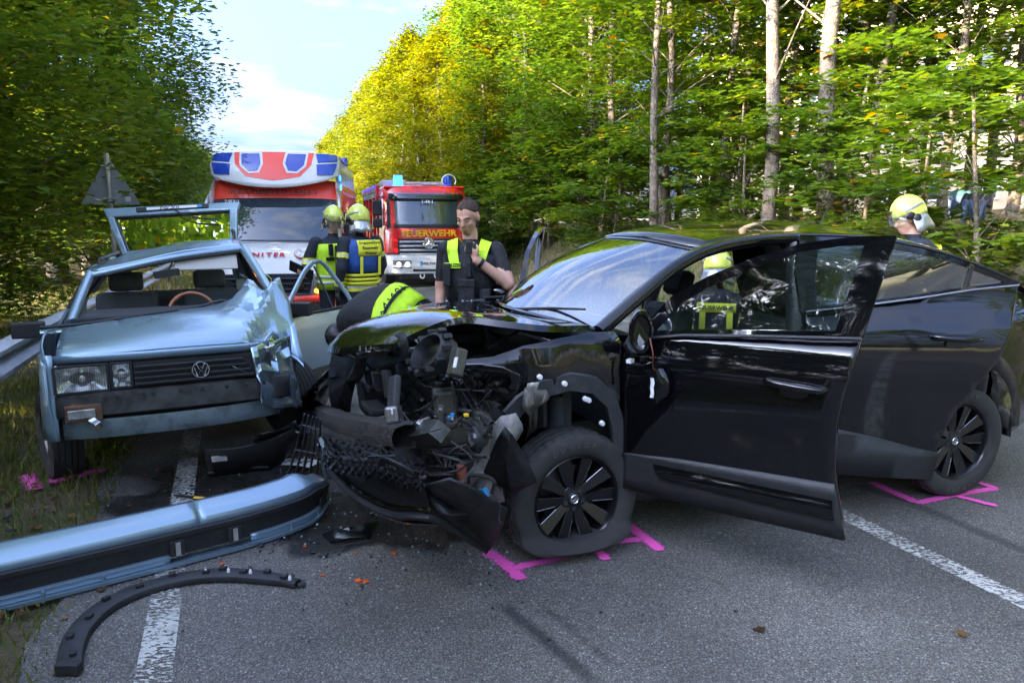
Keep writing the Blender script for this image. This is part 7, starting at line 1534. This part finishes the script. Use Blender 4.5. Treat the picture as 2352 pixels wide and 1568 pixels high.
# ---- firefighter with the tablet, facing right
def ff_tablet():
    Y = 9.2; x = P(762,500,Y).x; s_, _ = sn(x, Y); T = thing('person', 'firefighter in yellow hi-vis vest holding a black tablet', 'person', (x, Y, fall(s_)), R(-52))
    secs = stand_secs(bulk=.018); shR, elR, wrR = (0,-.22,1.43), (-.03,-.33,1.2), (.1,-.42,1.08); shL, elL, wrL = (0,.22,1.43), (.02,.28,1.15), (.14,.22,.95)
    prims = legs(1.12) + [((0,0,1.46), (.02,0,1.58), .065,.058), (shR, elR, .08,.066), (elR, wrR, .062,.05), (shL, elL, .08,.066), (elL, wrL, .062,.05)]
    fwd = unit(1,-.1,-.3); up = unit(.3,0,1); lat = up.cross(fwd).normalized(); hc = Vector((.05,0,1.67))
    def rule(p, n):
        if p.z > 1.54: return 2
        if p.x > .09 and p.y < -.36 and 1.0 < p.z < 1.2: return 2
        if p.x > .16 and p.z < .97: return 4
        for z0, z1 in ((1.18,1.25), (.9,.97)):
            if z0 < p.z < z1: return 3 if abs(p.z-(z0+z1)/2) < .012 else 1
        return 0
    B, (Q, M3) = human(T, prims, [(hc, fwd, up, lat)], [(wrR, unit(.75,-.5,.1), unit(0,.3,1), .7), (wrL, unit(.3,0,-1), unit(1,0,0), .6)], secs, Y_, rule, MF, .012)
    face(T, Q, True); helmet(T, hc+Vector((-.005,0,.05)), fwd, up, .98)
    m = MB(); n = 30; rows = []
    vs, rows = shell('hivis_vest', T, secs, Y_, .03, 'hivis', 0, 5)
    # leave the chest open: dark jacket strip on top of the vest
    m = MB(); m.grid([[Vector((.19,y,z)) for y in (-.06,0,.06)] for z in (.86,1.0,1.2,1.4)]); jk = m.build('jacket_front', 'navy_cloth', T, solid=.008)
    for z in (.93,1.2): m = MB(); m.grid([[Vector((.2,y,z+d)) for y in (-.06,.06)] for d in (-.03,.03)]); m.build('reflective_band', 'stripe_yellow', T, solid=.003)
    for z in (.95,1.02): b, _ = shell('vest_band', T, [((0,0,z-.018), .19,.145), ((0,0,z+.018), .19,.145)], Y_, .033, 'reflective')
    m = MB(); m.box(.17,.21,-.14,-.09,1.28,1.42); m.build('radio', 'ink', T, bevel=.008); m = MB(); m.box(.165,.19,-.17,-.07,1.22,1.26); m.build('chest_clip', 'ink', T)
    Mt = frame(Vector((.2,-.5,1.12)), unit(.5,.7,-.4), unit(.6,-.35,.55)); m = MB(); m.box(-.15,.15,-.11,.11,-.008,.008, Mt); tb = m.build('tablet', 'ink', None, bevel=.006); tb.matrix_world = T.matrix_world.copy() if False else Matrix.Translation(T.location) @ Matrix.Rotation(R(-52),4,'Z'); tag(tb, 'black tablet held in the firefighter hand', 'tablet')
ff_tablet()
# ---- group leader with blue vest, back to the camera
def ff_leader():
    Y = 8.9; x = P(826,500,Y).x; s_, _ = sn(x, Y); T = thing('person', 'group leader firefighter in blue vest with yellow back panel', 'person', (x, Y, fall(s_)), R(138))
    secs = stand_secs(bulk=.02); shL, elL, wrL = (0,.23,1.43), (-.04,.31,1.14), (.06,.3,.9); shR, elR, wrR = (0,-.23,1.43), (.0,-.31,1.15), (.1,-.28,.92)
    prims = legs(1.12) + [((0,0,1.46), (.02,0,1.58), .065,.058), (shR, elR, .082,.066), (elR, wrR, .062,.05), (shL, elL, .082,.066), (elL, wrL, .062,.05)]
    fwd = unit(1,.1,-.1); up = unit(.1,0,1); lat = up.cross(fwd).normalized(); hc = Vector((.04,0,1.66))
    def rule(p, n):
        if p.z > 1.54: return 2
        for a, b in ((shL,elL), (shR,elR)):
            d, t = seg_d(p, a, b)
            if d < .1 and .42 < t < .62 and abs(p.y) > .2: return 3 if .49 < t < .55 else 1
        for a, b, w in ((elL,wrL,wrL), (elR,wrR,wrR)):
            d, t = seg_d(p, a, b)
            if d < .08 and .6 < t < .85 and abs(p.y) > .2: return 3 if .69 < t < .76 else 1
        if abs(p.y) > .22 and p.z < .93: return 4
        for z0, z1 in ((.86,.95),):
            if z0 < p.z < z1: return 3 if abs(p.z-(z0+z1)/2) < .014 else 1
        return 0
    B, (Q, M3) = human(T, prims, [(hc, fwd, up, lat)], [(wrL, unit(.2,0,-1), unit(1,0,0), .5), (wrR, unit(.3,0,-1), unit(1,0,0), .5)], secs, Y_, rule, MF, .012)
    helmet(T, hc+Vector((-.005,0,.05)), fwd, up, 1.02)
    shell('blue_vest', T, secs, Y_, .03, 'vest_blue', 2, 6)
    def bk(y, z, o=0): return Vector((-(interp([.9,1.08,1.2,1.32,1.41,1.47], [.145,.137,.145,.152,.14,.11], z)+.04+o)*(1-.9*max(0, abs(y)-.08)**2*4), y, z))
    m = MB(); m.grid([[bk(y, z, .002) for y in np.linspace(-.17,.17,7)] for z in (1.28,1.34,1.4,1.46)]); p = m.build('back_panel', 'stripe_yellow', T, smooth=60, solid=.003, fix=False)
    for k, (t, z, s_) in enumerate((('Gruppenführer', 1.43, .05), ('Feuerwehr', 1.37, .05), ('Weimar', 1.31, .05))):
        text('lettering', t, s_, 'ink', p, frame(bk(0, z, .012), (0,-1,0), (0,0,1)), .001, bold=.0008, sx=1.05)
    for z in (1.0,1.05,.955): shell('vest_band', T, [((0,0,z-.016), .172,.13), ((0,0,z+.016), .172,.13)], Y_, .036, 'stripe_yellow')
    for y in (-.13,.13): m = MB(); m.grid([[bk(y-.02, z, .004), bk(y+.02, z, .004)] for z in (1.05,1.15,1.27)]); m.build('vest_stripe', 'stripe_yellow', T, solid=.003, fix=False)
ff_leader()
# ---- firefighter at the tail of the black car, head bowed left
def ff_tail():
    Y = 6.35; x = P(2150,500,Y).x; T = thing('person', 'firefighter with yellow helmet and back lettering behind the black car tail', 'person', (x, Y, 0), R(160))
    secs = [(Vector(c)+Vector((max(0, c[2]-.95)*.25,0,-.0)), w, d) for c, w, d in stand_secs(bulk=.02)]
    off_ = .13; shL, elL, wrL = (off_,.22,1.42), (off_+.16,.3,1.2), (off_+.36,.2,1.15); shR, elR, wrR = (off_,-.22,1.42), (off_+.16,-.3,1.2), (off_+.36,-.2,1.15)
    prims = legs(1.12) + [((off_,0,1.45), (off_+.05,0,1.56), .065,.058), (shR, elR, .082,.066), (elR, wrR, .062,.05), (shL, elL, .082,.066), (elL, wrL, .062,.05)]
    fwd = unit(1,.25,-.35); up = unit(.35,0,1); lat = up.cross(fwd).normalized(); hc = Vector((off_+.09,0,1.66))
    def rule(p, n):
        if p.z > 1.54: return 2
        if p.x > off_+.36: return 4
        for a, b in ((shL,elL), (shR,elR)):
            d, t = seg_d(p, a, b)
            if d < .1 and .5 < t < .72 and abs(p.y) > .2: return 3 if .57 < t < .64 else 1
        return 0
    human(T, prims, [(hc, fwd, up, lat)], [(wrL, unit(1,-.2,-.2), unit(0,-1,.2), .6), (wrR, unit(1,.2,-.2), unit(0,1,.2), .6)], secs, Y_, rule, MF, .012)
    helmet(T, hc+Vector((-.005,0,.05)), fwd, up, .96)
    def bk(y, z): return Vector((-.165+(z-.95)*.25, y, z))
    m = MB(); m.grid([[bk(y, z)+Vector((.9*max(0,abs(y)-.08)**2*3,0,0)) for y in np.linspace(-.16,.16,7)] for z in (1.39,1.45)]); p = m.build('back_panel', 'stripe_yellow', T, smooth=60, solid=.004, fix=False)
    text('lettering', 'FEUERWEHR', .05, 'ink', p, frame(bk(0,1.42)+Vector((-.012,0,0)), (0,-1,0), (.25,0,1)), .001, bold=.001)
ff_tail()
# ---- firefighter crouching at the far side, seen through the door glass
def ff_crouch():
    Y = 6.15; x = P(1650,600,Y).x; T = thing('person', 'crouching firefighter with reflective braces seen through the car window', 'person', (x, Y, 0), R(75))
    secs = [((-.02,0,.42), .17,.13), ((.0,0,.55), .18,.14), ((.06,0,.7), .175,.135), ((.13,0,.84), .19,.145), ((.19,0,.95), .2,.145), ((.23,0,1.02), .17,.11), ((.25,0,1.06), .08,.07)]
    shL, shR = (.2,.22,.98), (.2,-.22,.98); elL, wrL = (.36,.32,.8), (.58,.24,.78); elR, wrR = (.36,-.34,.8), (.58,-.26,.78)
    prims = [((0,.1,.45), (.38,.16,.52), .11,.08), ((.38,.16,.52), (.1,.14,.1), .078,.058), ((.06,.14,.055), (.22,.15,.04), .05,.042), ((0,-.1,.45), (.3,-.16,.4), .11,.08), ((.3,-.16,.4), (-.05,-.14,.1), .078,.058), ((-.06,-.14,.06), (.1,-.15,.04), .05,.042), ((.24,0,1.03), (.29,0,1.12), .065,.058), (shL, elL, .085,.066), (elL, wrL, .062,.05), (shR, elR, .085,.066), (elR, wrR, .062,.05)]
    fwd = unit(1,-.2,-.3); up = unit(.3,0,1); lat = up.cross(fwd).normalized(); hc = Vector((.33,0,1.2))
    def rule(p, n):
        if p.z > 1.09: return 2
        for a, b in ((elL,wrL), (elR,wrR)):
            d, t = seg_d(p, a, b)
            if d < .09 and .1 < t < .5 and abs(p.y) > .2: return 1
        return 4 if p.x > .56 else 0
    human(T, prims, [(hc, fwd, up, lat)], [(wrL, unit(1,-.2,0), unit(0,-.2,1), .6), (wrR, unit(1,.2,0), unit(0,.2,1), .6)], secs, Y_, rule, MF, .013)
    helmet(T, hc+Vector((-.005,0,.05)), fwd, up, 1.)
    def bk(y, z, o=0): return Vector((interp([.5,.55,.7,.84,.95,1.02], [-.16,-.155,-.09,-.03,.04,.11], z)-.02-o, y, z))
    m = MB(); m.grid([[bk(y, z) for y in np.linspace(-.16,.16,5)] for z in (.9,.97)]); p = m.build('back_panel', 'stripe_yellow', T, smooth=60, solid=.004, fix=False); text('lettering', 'FEUERWEHR', .05, 'ink', p, frame(bk(0,.935,.01), (0,-1,0), (.35,0,.7)), .001, bold=.001)
    for y in (-.11,.11): m = MB(); m.grid([[bk(y-.025, z, .002), bk(y+.025, z, .002)] for z in (.6,.7,.8,.9)]); m.build('brace', 'stripe_yellow', T, solid=.003, fix=False)
ff_crouch()
# ---- onlookers sitting among the trees
def onlooker(px, py, Y, label, top, rz):
    b = P(px, py, Y); z0 = terrain(b.x, b.y); T = thing('person', label, 'person', (b.x, b.y, z0-.02), rz)
    secs = [((0,0,.12), .16,.13), ((.0,0,.3), .15,.12), ((.02,0,.48), .18,.125), ((.02,0,.58), .16,.1), ((.02,0,.63), .07,.06)]
    prims = [((0,.1,.14), (.4,.14,.42), .09,.065), ((.4,.14,.42), (.5,.13,.08), .062,.045), ((.5,.13,.05), (.64,.14,.04), .045,.04), ((0,-.1,.14), (.4,-.14,.42), .09,.065), ((.4,-.14,.42), (.5,-.13,.08), .062,.045), ((.5,-.13,.05), (.64,-.14,.04), .045,.04), ((.02,0,.6), (.04,0,.7), .055,.05), ((.02,.19,.56), (.16,.25,.34), .055,.045), ((.16,.25,.34), (.38,.16,.44), .042,.03), ((.02,-.19,.56), (.16,-.25,.34), .055,.045), ((.16,-.25,.34), (.38,-.16,.44), .042,.03)]
    fwd, up = unit(1,0,-.1), unit(.1,0,1); lat = up.cross(fwd).normalized()
    rule = lambda p, n: 1 if p.z > .66 else (2 if p.x > .12 and (p.z < .47) and abs(p.y) < .21 or p.z < .2 else 0)
    B, (Q, M3) = human(T, prims, [(Vector((.06,0,.8)), fwd, up, lat)], [((.38,.16,.44), unit(1,-.3,0), unit(0,0,1), .5), ((.38,-.16,.44), unit(1,.3,0), unit(0,0,1), .5)], secs, Y_, rule, [top, 'skin', 'jeans'], .016)
    hair(T, Q); face(T, Q)
onlooker(2195, 520, 17., 'onlooker in a teal shirt sitting under the maples', 'shirt_teal', R(-125)); onlooker(2240, 500, 15.2, 'onlooker in a dark top sitting behind the saplings', 'black_cloth', R(-130))
